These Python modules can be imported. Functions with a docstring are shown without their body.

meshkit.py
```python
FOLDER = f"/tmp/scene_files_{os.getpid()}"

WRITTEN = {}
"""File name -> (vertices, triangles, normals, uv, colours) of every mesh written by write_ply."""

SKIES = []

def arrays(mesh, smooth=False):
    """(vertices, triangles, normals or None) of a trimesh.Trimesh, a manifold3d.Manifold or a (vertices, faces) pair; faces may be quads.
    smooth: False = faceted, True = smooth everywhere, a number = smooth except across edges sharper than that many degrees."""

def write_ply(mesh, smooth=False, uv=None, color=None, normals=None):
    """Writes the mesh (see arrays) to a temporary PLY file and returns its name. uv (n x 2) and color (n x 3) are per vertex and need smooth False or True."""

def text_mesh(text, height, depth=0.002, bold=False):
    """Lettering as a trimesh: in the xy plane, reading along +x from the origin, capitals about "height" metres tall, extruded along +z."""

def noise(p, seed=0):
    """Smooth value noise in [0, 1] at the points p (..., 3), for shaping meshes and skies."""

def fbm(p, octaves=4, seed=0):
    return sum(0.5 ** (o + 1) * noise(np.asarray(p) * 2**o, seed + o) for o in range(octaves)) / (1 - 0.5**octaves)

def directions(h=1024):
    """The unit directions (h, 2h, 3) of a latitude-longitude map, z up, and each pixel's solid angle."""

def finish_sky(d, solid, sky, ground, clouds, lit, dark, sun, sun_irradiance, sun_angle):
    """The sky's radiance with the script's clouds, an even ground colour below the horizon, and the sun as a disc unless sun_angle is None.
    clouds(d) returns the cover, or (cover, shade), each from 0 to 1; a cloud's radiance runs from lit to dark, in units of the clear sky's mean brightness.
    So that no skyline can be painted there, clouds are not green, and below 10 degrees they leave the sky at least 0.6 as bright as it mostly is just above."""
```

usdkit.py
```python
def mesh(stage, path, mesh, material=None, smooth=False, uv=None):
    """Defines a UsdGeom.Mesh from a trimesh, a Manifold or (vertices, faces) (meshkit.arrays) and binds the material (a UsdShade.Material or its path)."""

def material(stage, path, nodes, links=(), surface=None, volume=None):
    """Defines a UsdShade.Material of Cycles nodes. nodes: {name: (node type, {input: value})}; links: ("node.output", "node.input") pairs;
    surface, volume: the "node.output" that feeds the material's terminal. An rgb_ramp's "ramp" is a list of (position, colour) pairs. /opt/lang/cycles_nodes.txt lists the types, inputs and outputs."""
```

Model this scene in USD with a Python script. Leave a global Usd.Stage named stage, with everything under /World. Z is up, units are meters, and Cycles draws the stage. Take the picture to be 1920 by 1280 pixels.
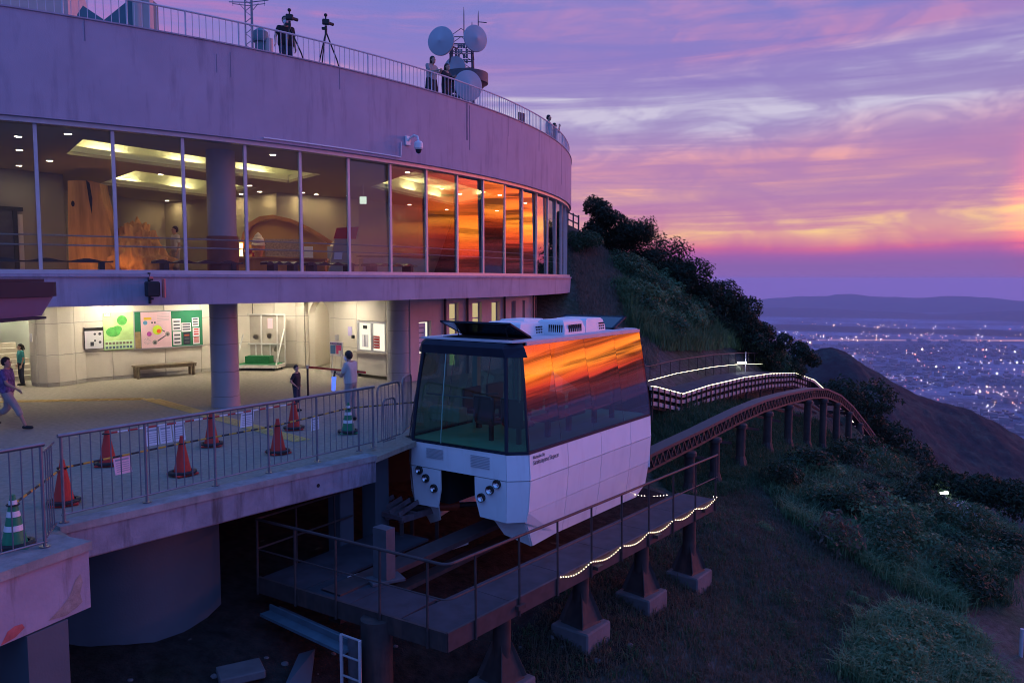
import math, random
import numpy as np, trimesh, usdkit, meshkit
import manifold3d as m3
from shapely.geometry import Polygon, box as sbox, Point, LineString
from shapely.ops import unary_union
from scipy.interpolate import RBFInterpolator
from pxr import Usd, UsdGeom, UsdLux, UsdShade, Gf, Sdf, Vt

random.seed(7); rng = np.random.default_rng(7)
stage = Usd.Stage.CreateInMemory()
UsdGeom.Xform.Define(stage, '/World'); UsdGeom.Scope.Define(stage, '/World/Looks')
LK = '/World/Looks/'
PI = math.pi

# ------------------------------------------------------------------ camera
cam = UsdGeom.Camera.Define(stage, '/World/camera')
cam.AddTranslateOp().Set(Gf.Vec3d(0, 0, 3.45)); cam.AddRotateXOp().Set(90 - math.degrees(0.0773))
cam.CreateHorizontalApertureAttr(36.0); cam.CreateFocalLengthAttr(36.0 * 1493 / 1920)
cam.CreateClippingRangeAttr(Gf.Vec2f(0.1, 200000)); cam.CreateExposureAttr(0.0)

# ------------------------------------------------------------------ sky: after sunset, glow to the right of the view
SUN_AZ, SUN_EL = math.radians(60), math.radians(1.5)
def sky():
    S = 0.1
    k = lambda stops: [(p, tuple(v / S for v in c)) for p, c in stops]
    high = [(.50, (.12, .26, .84)), (.75, (.09, .27, .90)), (1, (.09, .27, .90))]
    away = [(0, (.26, .13, .41)), (.012, (.38, .125, .40)), (.03, (.58, .14, .37)), (.08, (.46, .17, .43)), (.15, (.29, .19, .56)), (.25, (.23, .20, .59)), (.33, (.20, .21, .62))] + high
    away_lit = [(0, (.26, .13, .41)), (.012, (.40, .12, .40)), (.05, (.80, .25, .35)), (.15, (.46, .20, .48)), (.28, (.50, .17, .50)), (.40, (.26, .24, .64))] + high
    anti = [(0, (.06, .10, .28)), (.06, (.09, .13, .40)), (.16, (.13, .20, .58)), (.30, (.13, .24, .74))] + high
    mid = [(0, (.26, .13, .41)), (.010, (.33, .125, .41)), (.020, (.50, .13, .37)), (.036, (.68, .25, .35)), (.06, (.52, .21, .42)), (.09, (.44, .22, .46)), (.125, (.46, .23, .47)), (.15, (.36, .23, .51)), (.18, (.34, .26, .55)), (.24, (.28, .21, .56)), (.32, (.19, .21, .60))] + high
    mid_lit = [(0, (.26, .13, .41)), (.010, (.34, .125, .40)), (.020, (.72, .17, .31)), (.042, (.97, .62, .30)), (.075, (.92, .50, .34)), (.115, (.95, .42, .36)), (.14, (.70, .36, .50)), (.17, (.62, .56, .74)), (.215, (.60, .56, .74)), (.25, (.52, .26, .52)), (.36, (.25, .23, .61))] + high
    core = [(0, (.50, .06, .12)), (.018, (.75, .08, .10)), (.028, (3.6, .24, .12)), (.040, (5.4, .62, .10)), (.052, (8.5, 2.1, .18)), (.066, (7.2, 1.0, .10)), (.10, (5.8, .55, .18)), (.15, (3.6, .62, .72)), (.22, (2.5, .80, 1.1)), (.36, (1.7, .72, 1.05)), (.52, (.45, .34, .82))] + high[1:]
    core_lit = [(0, (.60, .08, .12)), (.026, (4.6, .30, .14)), (.040, (8.5, 1.4, .12)), (.054, (11., 3.9, .40)), (.072, (9.0, 1.8, .16)), (.11, (7.0, .85, .26)), (.17, (4.4, .95, .95)), (.25, (2.8, 1.1, 1.35)), (.48, (.70, .44, .86))] + high[1:]
    N = {
        'tc': ('texture_coordinate', {}), 'xyz': ('separate_xyz', {}),
        'toward': ('vector_math', {'math_type': 'dot_product', 'vector2': (math.sin(SUN_AZ), math.cos(SUN_AZ), 0)}),
        'west': ('vector_math', {'math_type': 'dot_product', 'vector2': (math.sin(math.radians(35)), math.cos(math.radians(35)), 0)}),
        # bands: stretched noise, warped by a broader one
        'mapw': ('mapping', {'scale': (2.2, 2.2, 7.0)}), 'warp': ('noise_texture', {'scale': 1.0, 'detail': 2.0, 'roughness': .5}),
        'map1': ('mapping', {'scale': (1.6, 1.6, 26.0), 'rotation': (0.0, 0.10, 0.0)}), 'n1': ('noise_texture', {'scale': 1.0, 'detail': 5.0, 'roughness': .58, 'distortion': .55}),
        'map2': ('mapping', {'scale': (3.2, 3.2, 60.0), 'location': (3, 1, 7), 'rotation': (0.0, 0.07, 0.0)}), 'n2': ('noise_texture', {'scale': 1.0, 'detail': 4.0, 'roughness': .6, 'distortion': .7}),
        'map3': ('mapping', {'scale': (9, 9, 22.0), 'location': (1, 5, 2)}), 'n3': ('noise_texture', {'scale': 1.0, 'detail': 3.0, 'roughness': .6, 'distortion': 1.0}),
        'w0': ('math', {'math_type': 'subtract', 'value2': .5}), 'w1': ('math', {'math_type': 'multiply_add', 'value2': .085}),
        'wm': ('map_range', {'from_min': 0.0, 'from_max': .16, 'to_min': .12, 'to_max': 1.0, 'clamp': True}), 'w2': ('math', {'math_type': 'multiply'}),
        'tl': ('math', {'math_type': 'multiply_add', 'value2': -.022}),
        'e': ('math', {'math_type': 'maximum', 'value2': 0.0}),
        'lit': ('map_range', {'range_type': 'smoothstep', 'from_min': .47, 'from_max': .64, 'clamp': True}),
        'fine': ('map_range', {'from_min': .33, 'from_max': .68, 'to_min': .0, 'to_max': 1.0, 'clamp': True}),
        'puff': ('map_range', {'from_min': .40, 'from_max': .65, 'to_min': .25, 'to_max': 1.0, 'clamp': True}),
        'f1': ('math', {'math_type': 'multiply_add', 'value2': .45}), 'f2': ('math', {'math_type': 'multiply', 'use_clamp': True}),
        'fa': ('map_range', {'range_type': 'smoothstep', 'from_min': .25, 'from_max': .93, 'clamp': True}),
        'fb': ('map_range', {'range_type': 'smoothstep', 'from_min': .868, 'from_max': .970, 'clamp': True}),
        'A': ('rgb_ramp', {'ramp': k(away)}), 'AL': ('rgb_ramp', {'ramp': k(away_lit)}), 'M': ('rgb_ramp', {'ramp': k(mid)}), 'ML': ('rgb_ramp', {'ramp': k(mid_lit)}),
        'anti': ('rgb_ramp', {'ramp': k(anti)}), 'mixa': ('mix', {}), 'fz': ('map_range', {'range_type': 'smoothstep', 'from_min': .30, 'from_max': -.45, 'clamp': True}),
        'C': ('rgb_ramp', {'ramp': k(core)}), 'CL': ('rgb_ramp', {'ramp': k(core_lit)}),
        'mA': ('mix', {}), 'mM': ('mix', {}), 'mC': ('mix', {}), 'mix1': ('mix', {}), 'mix2': ('mix', {}),
        'dk': ('map_range', {'from_min': .40, 'from_max': .56, 'to_min': .16, 'to_max': 1.0, 'clamp': True}), 'dkf': ('math', {'math_type': 'multiply'}),
        'dark': ('mix', {'mix_type': 'multiply'}), 'dkc': ('combine_xyz', {}),
        'sky': ('sky_texture', {'sky_type': 'single_scattering', 'sun_disc': False, 'sun_elevation': SUN_EL, 'sun_rotation': SUN_AZ, 'altitude': 600.0}),
        'all': ('mix', {'fac': .985}), 'bg': ('background_shader', {'strength': S})}
    L = [('tc.generated', 'xyz.vector'), ('tc.generated', 'toward.vector1'), ('tc.generated', 'west.vector1'),
         ('tc.generated', 'mapw.vector'), ('mapw.vector', 'warp.vector'), ('tc.generated', 'map1.vector'), ('map1.vector', 'n1.vector'),
         ('tc.generated', 'map2.vector'), ('map2.vector', 'n2.vector'), ('tc.generated', 'map3.vector'), ('map3.vector', 'n3.vector'),
         ('warp.fac', 'w0.value1'), ('xyz.z', 'wm.value'), ('w0.value', 'w2.value1'), ('wm.result', 'w2.value2'), ('w2.value', 'w1.value1'), ('xyz.z', 'w1.value3'),
         ('toward.value', 'tl.value1'), ('w1.value', 'tl.value3'), ('tl.value', 'e.value1'),
         ('n1.fac', 'lit.value'), ('n2.fac', 'fine.value'), ('n3.fac', 'puff.value'), ('fine.result', 'f1.value1'), ('lit.result', 'f1.value3'), ('f1.value', 'f2.value1'), ('puff.result', 'f2.value2'),
         ('west.value', 'fa.value'), ('toward.value', 'fb.value')]
    for r in ('A', 'AL', 'M', 'ML', 'C', 'CL'): L.append(('e.value', r + '.fac'))
    for m, a, b in (('mA', 'A', 'AL'), ('mM', 'M', 'ML'), ('mC', 'C', 'CL')): L += [(a + '.color', m + '.color1'), (b + '.color', m + '.color2'), ('f2.value', m + '.fac')]
    L += [('n2.fac', 'dk.value'), ('dk.result', 'dkc.x'), ('dk.result', 'dkc.y'), ('dk.result', 'dkc.z'), ('mC.color', 'dark.color1'), ('dkc.vector', 'dark.color2'), ('fb.result', 'dark.fac'),
          ('e.value', 'anti.fac'), ('west.value', 'fz.value'), ('fz.result', 'mixa.fac'), ('mA.color', 'mixa.color1'), ('anti.color', 'mixa.color2'), ('mixa.color', 'mix1.color1'), ('mM.color', 'mix1.color2'), ('fa.result', 'mix1.fac'), ('mix1.color', 'mix2.color1'), ('dark.color', 'mix2.color2'), ('fb.result', 'mix2.fac'),
          ('sky.color', 'all.color1'), ('mix2.color', 'all.color2'), ('all.color', 'bg.color')]
    m = usdkit.material(stage, LK + 'dusk_sky', N, L, surface='bg.background')
    d = UsdLux.DomeLight.Define(stage, '/World/sky')
    UsdShade.MaterialBindingAPI.Apply(d.GetPrim()).Bind(m)
    d.GetPrim().SetCustomDataByKey('kind', 'structure')
sky()

# ------------------------------------------------------------------ helpers
def J(*ms):
    if len(ms) == 1 and isinstance(ms[0], list): ms = ms[0]
    vs, fs, n = [], [], 0
    for v, f in ms:
        vs.append(np.asarray(v, float)); fs.append(np.asarray(f, int) + n); n += len(v)
    return np.vstack(vs), np.vstack(fs)
def tm(m): return np.array(m.vertices), np.array(m.faces)
BF = np.array([[0,2,1],[0,3,2],[4,5,6],[4,6,7],[0,1,5],[0,5,4],[1,2,6],[1,6,5],[2,3,7],[2,7,6],[3,0,4],[3,4,7]])
def hexa(b, t):                                   # bottom quad and top quad, both counter-clockwise seen from above
    return np.array(list(b) + list(t), float), BF
def box(c, s, rz=0.0):
    x, y, z = [k / 2 for k in s]
    v = np.array([(-x,-y,-z),(x,-y,-z),(x,y,-z),(-x,y,-z),(-x,-y,z),(x,-y,z),(x,y,z),(-x,y,z)])
    co, si = math.cos(rz), math.sin(rz)
    v = np.stack([v[:,0]*co - v[:,1]*si, v[:,0]*si + v[:,1]*co, v[:,2]], 1) + np.asarray(c, float)
    return v, BF
def rbox(c, s, b=.01, rz=0.0):                    # chamfered box
    x, y, z = [k / 2 for k in s]; b = min(b, x * .9, y * .9, z * .9); p = []
    for i in (-1, 1):
        for j in (-1, 1):
            for k in (-1, 1): p += [(i*(x-b), j*(y-b), k*z), (i*(x-b), j*y, k*(z-b)), (i*x, j*(y-b), k*(z-b))]
    m = m3.Manifold.hull_points(np.array(p)).to_mesh(); v = m.vert_properties[:, :3]
    co, si = math.cos(rz), math.sin(rz)
    return np.stack([v[:,0]*co - v[:,1]*si, v[:,0]*si + v[:,1]*co, v[:,2]], 1) + np.asarray(c, float), m.tri_verts
def nrm(v): v = np.asarray(v, float); return v / np.linalg.norm(v)
def bar(p, q, w, h, up=(0, 0, 1)):                # beam from p to q, w across, h along up
    p, q = np.asarray(p, float), np.asarray(q, float); d = nrm(q - p)
    a = np.cross(d, up); a = nrm(a) if np.linalg.norm(a) > 1e-6 else np.array([1., 0, 0]); b = np.cross(a, d)
    o = [-a*w/2 - b*h/2, a*w/2 - b*h/2, a*w/2 + b*h/2, -a*w/2 + b*h/2]
    return np.array([p + k for k in o] + [q + k for k in o]), BF[:, ::-1]
def tube(pts, r, n=8, caps=True):
    P = np.asarray(pts, float); r = np.broadcast_to(np.asarray(r, float), (len(P),))
    T = np.gradient(P, axis=0); T /= np.linalg.norm(T, axis=1, keepdims=True) + 1e-12
    ref = np.array([0, 0, 1.0]) if np.abs(T[:, 2]).mean() < .9 else np.array([1.0, 0, 0])
    A = np.cross(T, ref); A /= np.linalg.norm(A, axis=1, keepdims=True) + 1e-12; B = np.cross(A, T)
    a = np.arange(n) * 2 * PI / n
    v = P[:, None] + r[:, None, None] * (np.cos(a)[None, :, None] * A[:, None] + np.sin(a)[None, :, None] * B[:, None])
    v = v.reshape(-1, 3); f = []
    for i in range(len(P) - 1):
        for j in range(n):
            k = (j + 1) % n; f += [(i*n+j, (i+1)*n+k, i*n+k), (i*n+j, (i+1)*n+j, (i+1)*n+k)]
    if caps:
        m = len(v); v = np.vstack([v, P[0], P[-1]]); e = (len(P) - 1) * n
        for j in range(n): k = (j + 1) % n; f += [(m, j, k), (m + 1, e + k, e + j)]
    return v, np.array(f)
def lathe(prof, c=(0, 0, 0), n=24):               # profile of (r, z), bottom to top, closed with caps
    a = np.arange(n) * 2 * PI / n; v, f = [], []
    for r, z in prof: v += [(r * math.cos(t), r * math.sin(t), z) for t in a]
    for i in range(len(prof) - 1):
        for j in range(n):
            k = (j + 1) % n; f += [(i*n+j, i*n+k, (i+1)*n+k), (i*n+j, (i+1)*n+k, (i+1)*n+j)]
    m = len(v); v += [(0, 0, prof[0][1]), (0, 0, prof[-1][1])]; e = (len(prof) - 1) * n
    for j in range(n): k = (j + 1) % n; f += [(m, k, j), (m + 1, e + j, e + k)]
    return np.array(v) + np.asarray(c, float), np.array(f)
def bowl(prof, c, n=24):                           # open surface of revolution
    v, f = lathe(prof, c, n); return v[:-2], f[:2*n*(len(prof) - 1)]
def cyl(c, r, h, n=20): return lathe([(r, 0), (r, h)], c, n)
def rod(p, q, r, n=8): return tube([p, q], r, n)
def prism(poly, z0, z1):
    p = poly if isinstance(poly, Polygon) else Polygon(poly)
    m = trimesh.creation.extrude_polygon(p, z1 - z0, engine='earcut'); m.apply_translation([0, 0, z0]); return tm(m)
def vprism(pts2, o, ax, th):                      # polygon (s, z) in the vertical plane through o along ax, th thick to its left normal
    v, f = prism(pts2, 0, th); ax = nrm([ax[0], ax[1], 0]); nn = np.array([-ax[1], ax[0], 0])
    return np.asarray(o, float) + v[:, :1] * ax + v[:, 1:2] * np.array([0, 0, 1.]) + v[:, 2:3] * nn, f[:, ::-1]
def slab4(a, b, c, d, n, th):                     # thin plate under a quad a b c d, th thick against n
    P = [np.asarray(k, float) for k in (a, b, c, d)]; n = nrm(n) * th
    return hexa([k - n for k in P], P)
def arc(r0, r1, z0, z1, t0, t1, n=48):            # sector ring round the building's axis
    t = np.linspace(t0, t1, n + 1); s, c = np.sin(t), -np.cos(t); v = []
    for r, z in ((r0, z0), (r1, z0), (r1, z1), (r0, z1)): v.append(np.stack([CX + r*s, CY + r*c, np.full_like(t, z)], 1))
    v = np.vstack(v); m = n + 1; f = []
    for i in range(n):
        for k in range(4):
            a, b = k*m + i, ((k+1) % 4)*m + i; f += [(a, a+1, b+1), (a, b+1, b)]
    f += [(0, m, 2*m), (0, 2*m, 3*m)]; e = n; f += [(e, 2*m+e, m+e), (e, 3*m+e, 2*m+e)]
    return v, np.array(f)[:, ::-1]
CX, CY, RG, RO = -26.01, 42.36, 28.80, 29.05
def at(t, r=RG, z=0.0): return np.array([CX + r*math.sin(t), CY - r*math.cos(t), z])
def rot(m, rz, o=(0, 0, 0)):
    v, f = m; co, si = math.cos(rz), math.sin(rz); v = np.asarray(v, float)
    return np.stack([v[:,0]*co - v[:,1]*si, v[:,0]*si + v[:,1]*co, v[:,2]], 1) + np.asarray(o, float), f
def mv(m, o): return np.asarray(m[0], float) + np.asarray(o, float), m[1]

TAKEN = set()
def free(parent, name):
    p = f'{parent}/{name}'; i = 0
    while p in TAKEN: i += 1; p = f'{parent}/{name}_{i:03d}'
    TAKEN.add(p); return p
class Node:
    def __init__(s, path, base): s.path, s.base = path, np.asarray(base, float)
def tag(prim, label=None, cat=None, group=None, kind=None):
    for k, v in (('label', label), ('category', cat), ('group', group), ('kind', kind)):
        if v: prim.SetCustomDataByKey(k, v)
def thing(name, label, cat, base=(0, 0, 0), group=None, rz=0.0):
    p = free('/World', name); x = UsdGeom.Xform.Define(stage, p)
    x.AddTranslateOp().Set(Gf.Vec3d(*map(float, base)))
    if rz: x.AddRotateZOp().Set(math.degrees(rz))
    tag(x.GetPrim(), label, cat, group); return Node(p, base)
def part(t, name, m, mat, smooth=False, label=None, kind=None):    # mesh in world coordinates unless the thing's base is 0
    v, f = m; p = free(t.path, name)
    g = usdkit.mesh(stage, p, (np.asarray(v, float) - t.base, f), mat, smooth=smooth)
    tag(g.GetPrim(), label, kind=kind); return Node(p, t.base)
def solo(name, m, mat, label, cat, group=None, smooth=False, kind=None):
    v, f = m; p = free('/World', name); v = np.asarray(v, float); b = np.array([*((v.min(0) + v.max(0))[:2] / 2), v[:, 2].min()])
    g = usdkit.mesh(stage, p, (v - b, f), mat, smooth=smooth); UsdGeom.Xformable(g).AddTranslateOp().Set(Gf.Vec3d(*b))
    tag(g.GetPrim(), label, cat, group, kind); return Node(p, b)
def struct(name, m, mat, smooth=False, kind='structure'):
    p = free('/World', name); g = usdkit.mesh(stage, p, m, mat, smooth=smooth); tag(g.GetPrim(), kind=kind); return Node(p, (0, 0, 0))
def dup(src, base, label, rz=0.0, cat=None, group=None, scale=None):
    q = stage.GetPrimAtPath(src.path); was = q.GetCustomData(); name = src.path.split('/')[-1]
    if name[-4:-3] == '_' and name[-3:].isdigit(): name = name[:-4]
    p = free('/World', name); x = UsdGeom.Xform.Define(stage, p); pr = x.GetPrim()
    pr.GetReferences().AddInternalReference(src.path); x.ClearXformOpOrder()
    x.AddTranslateOp(UsdGeom.XformOp.PrecisionDouble).Set(Gf.Vec3d(*map(float, base))); x.AddRotateZOp(opSuffix='turn').Set(math.degrees(rz))
    if scale is not None: x.AddScaleOp().Set(Gf.Vec3f(*np.broadcast_to(scale, 3).tolist()))
    pr.SetInstanceable(True); tag(pr, label, cat or was.get('category'), group or was.get('group')); return Node(p, base)
def scatter(name, protos, pos, rotz, scl, kind='stuff', tilt=None):     # protos: [(mesh, material)]
    p = free('/World', name); pi = UsdGeom.PointInstancer.Define(stage, p); rel = pi.CreatePrototypesRel()
    for i, (m, mat) in enumerate(protos):
        g = usdkit.mesh(stage, f'{p}/clump_{i+1:03d}', m, mat); rel.AddTarget(g.GetPath())
    n = len(pos); pi.CreateProtoIndicesAttr(Vt.IntArray([int(k) for k in rng.integers(0, len(protos), n)]))
    pi.CreatePositionsAttr(Vt.Vec3fArray.FromNumpy(np.asarray(pos, np.float32)))
    q = [Gf.Quath(float(math.cos(a/2)), 0, 0, float(math.sin(a/2))) for a in rotz]
    pi.CreateOrientationsAttr(Vt.QuathArray(q))
    pi.CreateScalesAttr(Vt.Vec3fArray.FromNumpy(np.repeat(np.asarray(scl, np.float32)[:, None], 3, 1)))
    tag(pi.GetPrim(), kind=kind)

# ------------------------------------------------------------------ materials
def mat(name, col, var=.15, scale=3.0, rough=.6, metal=0.0, bump=0.0, bscale=60.0, stain=None, stain_amt=.5, stretch=(1, 1, 1), spec=.4, coat=0.0):
    c = np.array(col, float)
    N = {'g': ('geometry', {}), 'mp': ('mapping', {'scale': stretch}), 'n': ('noise_texture', {'scale': scale, 'detail': 5.0, 'roughness': .6}),
         'r': ('rgb_ramp', {'ramp': [(.28, tuple(c * (1 - var))), (.72, tuple(np.minimum(c * (1 + var), .95)))]}),
         'p': ('principled_bsdf', {'roughness': rough, 'metallic': metal, 'specular_ior_level': spec, 'coat_weight': coat})}
    L = [('g.position', 'mp.vector'), ('mp.vector', 'n.vector'), ('n.fac', 'r.fac')]
    out = 'r.color'
    if stain is not None:
        N |= {'ms': ('mapping', {'scale': (2.6, 2.6, .35)}), 'ns': ('noise_texture', {'scale': 1.3, 'detail': 7.0, 'roughness': .65}),
              'sr': ('map_range', {'from_min': .52, 'from_max': .70, 'to_max': stain_amt, 'clamp': True}), 'mx': ('mix', {'color2': stain})}
        L += [('g.position', 'ms.vector'), ('ms.vector', 'ns.vector'), ('ns.fac', 'sr.value'), ('sr.result', 'mx.fac'), (out, 'mx.color1')]; out = 'mx.color'
    L.append((out, 'p.base_color'))
    if bump:
        N |= {'nb': ('noise_texture', {'scale': bscale, 'detail': 4.0}), 'b': ('bump', {'strength': bump, 'distance': .02})}
        L += [('g.position', 'nb.vector'), ('nb.fac', 'b.height'), ('b.normal', 'p.normal')]
    return usdkit.material(stage, LK + name, N, L, surface='p.BSDF')
def glow(name, col, s):
    return usdkit.material(stage, LK + name, {'e': ('emission', {'color': col, 'strength': s})}, surface='e.emission')
def pane(name, tint, f0, rough=0.0):                # clear sheet whose mirror share grows from f0 towards grazing view
    N = {'t': ('transparent_bsdf', {'color': tint}), 'g': ('glossy_bsdf', {'color': (.95, .95, .95), 'roughness': rough}), 'f': ('layer_weight', {'blend': .5}), 'e': ('math', {'math_type': 'power', 'value2': 4.0}),
         'k': ('math', {'math_type': 'multiply_add', 'value2': 1 - f0, 'value3': f0, 'use_clamp': True}), 'm': ('mix_closure', {})}
    return usdkit.material(stage, LK + name, N, [('f.facing', 'e.value1'), ('e.value', 'k.value1'), ('k.value', 'm.fac'), ('t.BSDF', 'm.closure1'), ('g.BSDF', 'm.closure2')], surface='m.closure')
def leaf(name, a, b, trans=.25):
    N = {'g': ('geometry', {}), 'o': ('object_info', {}), 'ad': ('math', {'math_type': 'multiply_add', 'value2': .35}),
         'r': ('rgb_ramp', {'ramp': [(0, a), (.75, b), (1, tuple(np.array(b) * 1.35))]}),
         'd': ('principled_bsdf', {'roughness': .6, 'specular_ior_level': .3}), 't': ('translucent_bsdf', {}), 'm': ('mix_closure', {'fac': trans})}
    return usdkit.material(stage, LK + name, N, [('o.random', 'ad.value1'), ('g.random_per_island', 'ad.value3'), ('g.random_per_island', 'r.fac'), ('r.color', 'd.base_color'), ('r.color', 't.color'), ('d.BSDF', 'm.closure1'), ('t.BSDF', 'm.closure2')], surface='m.closure')
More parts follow.
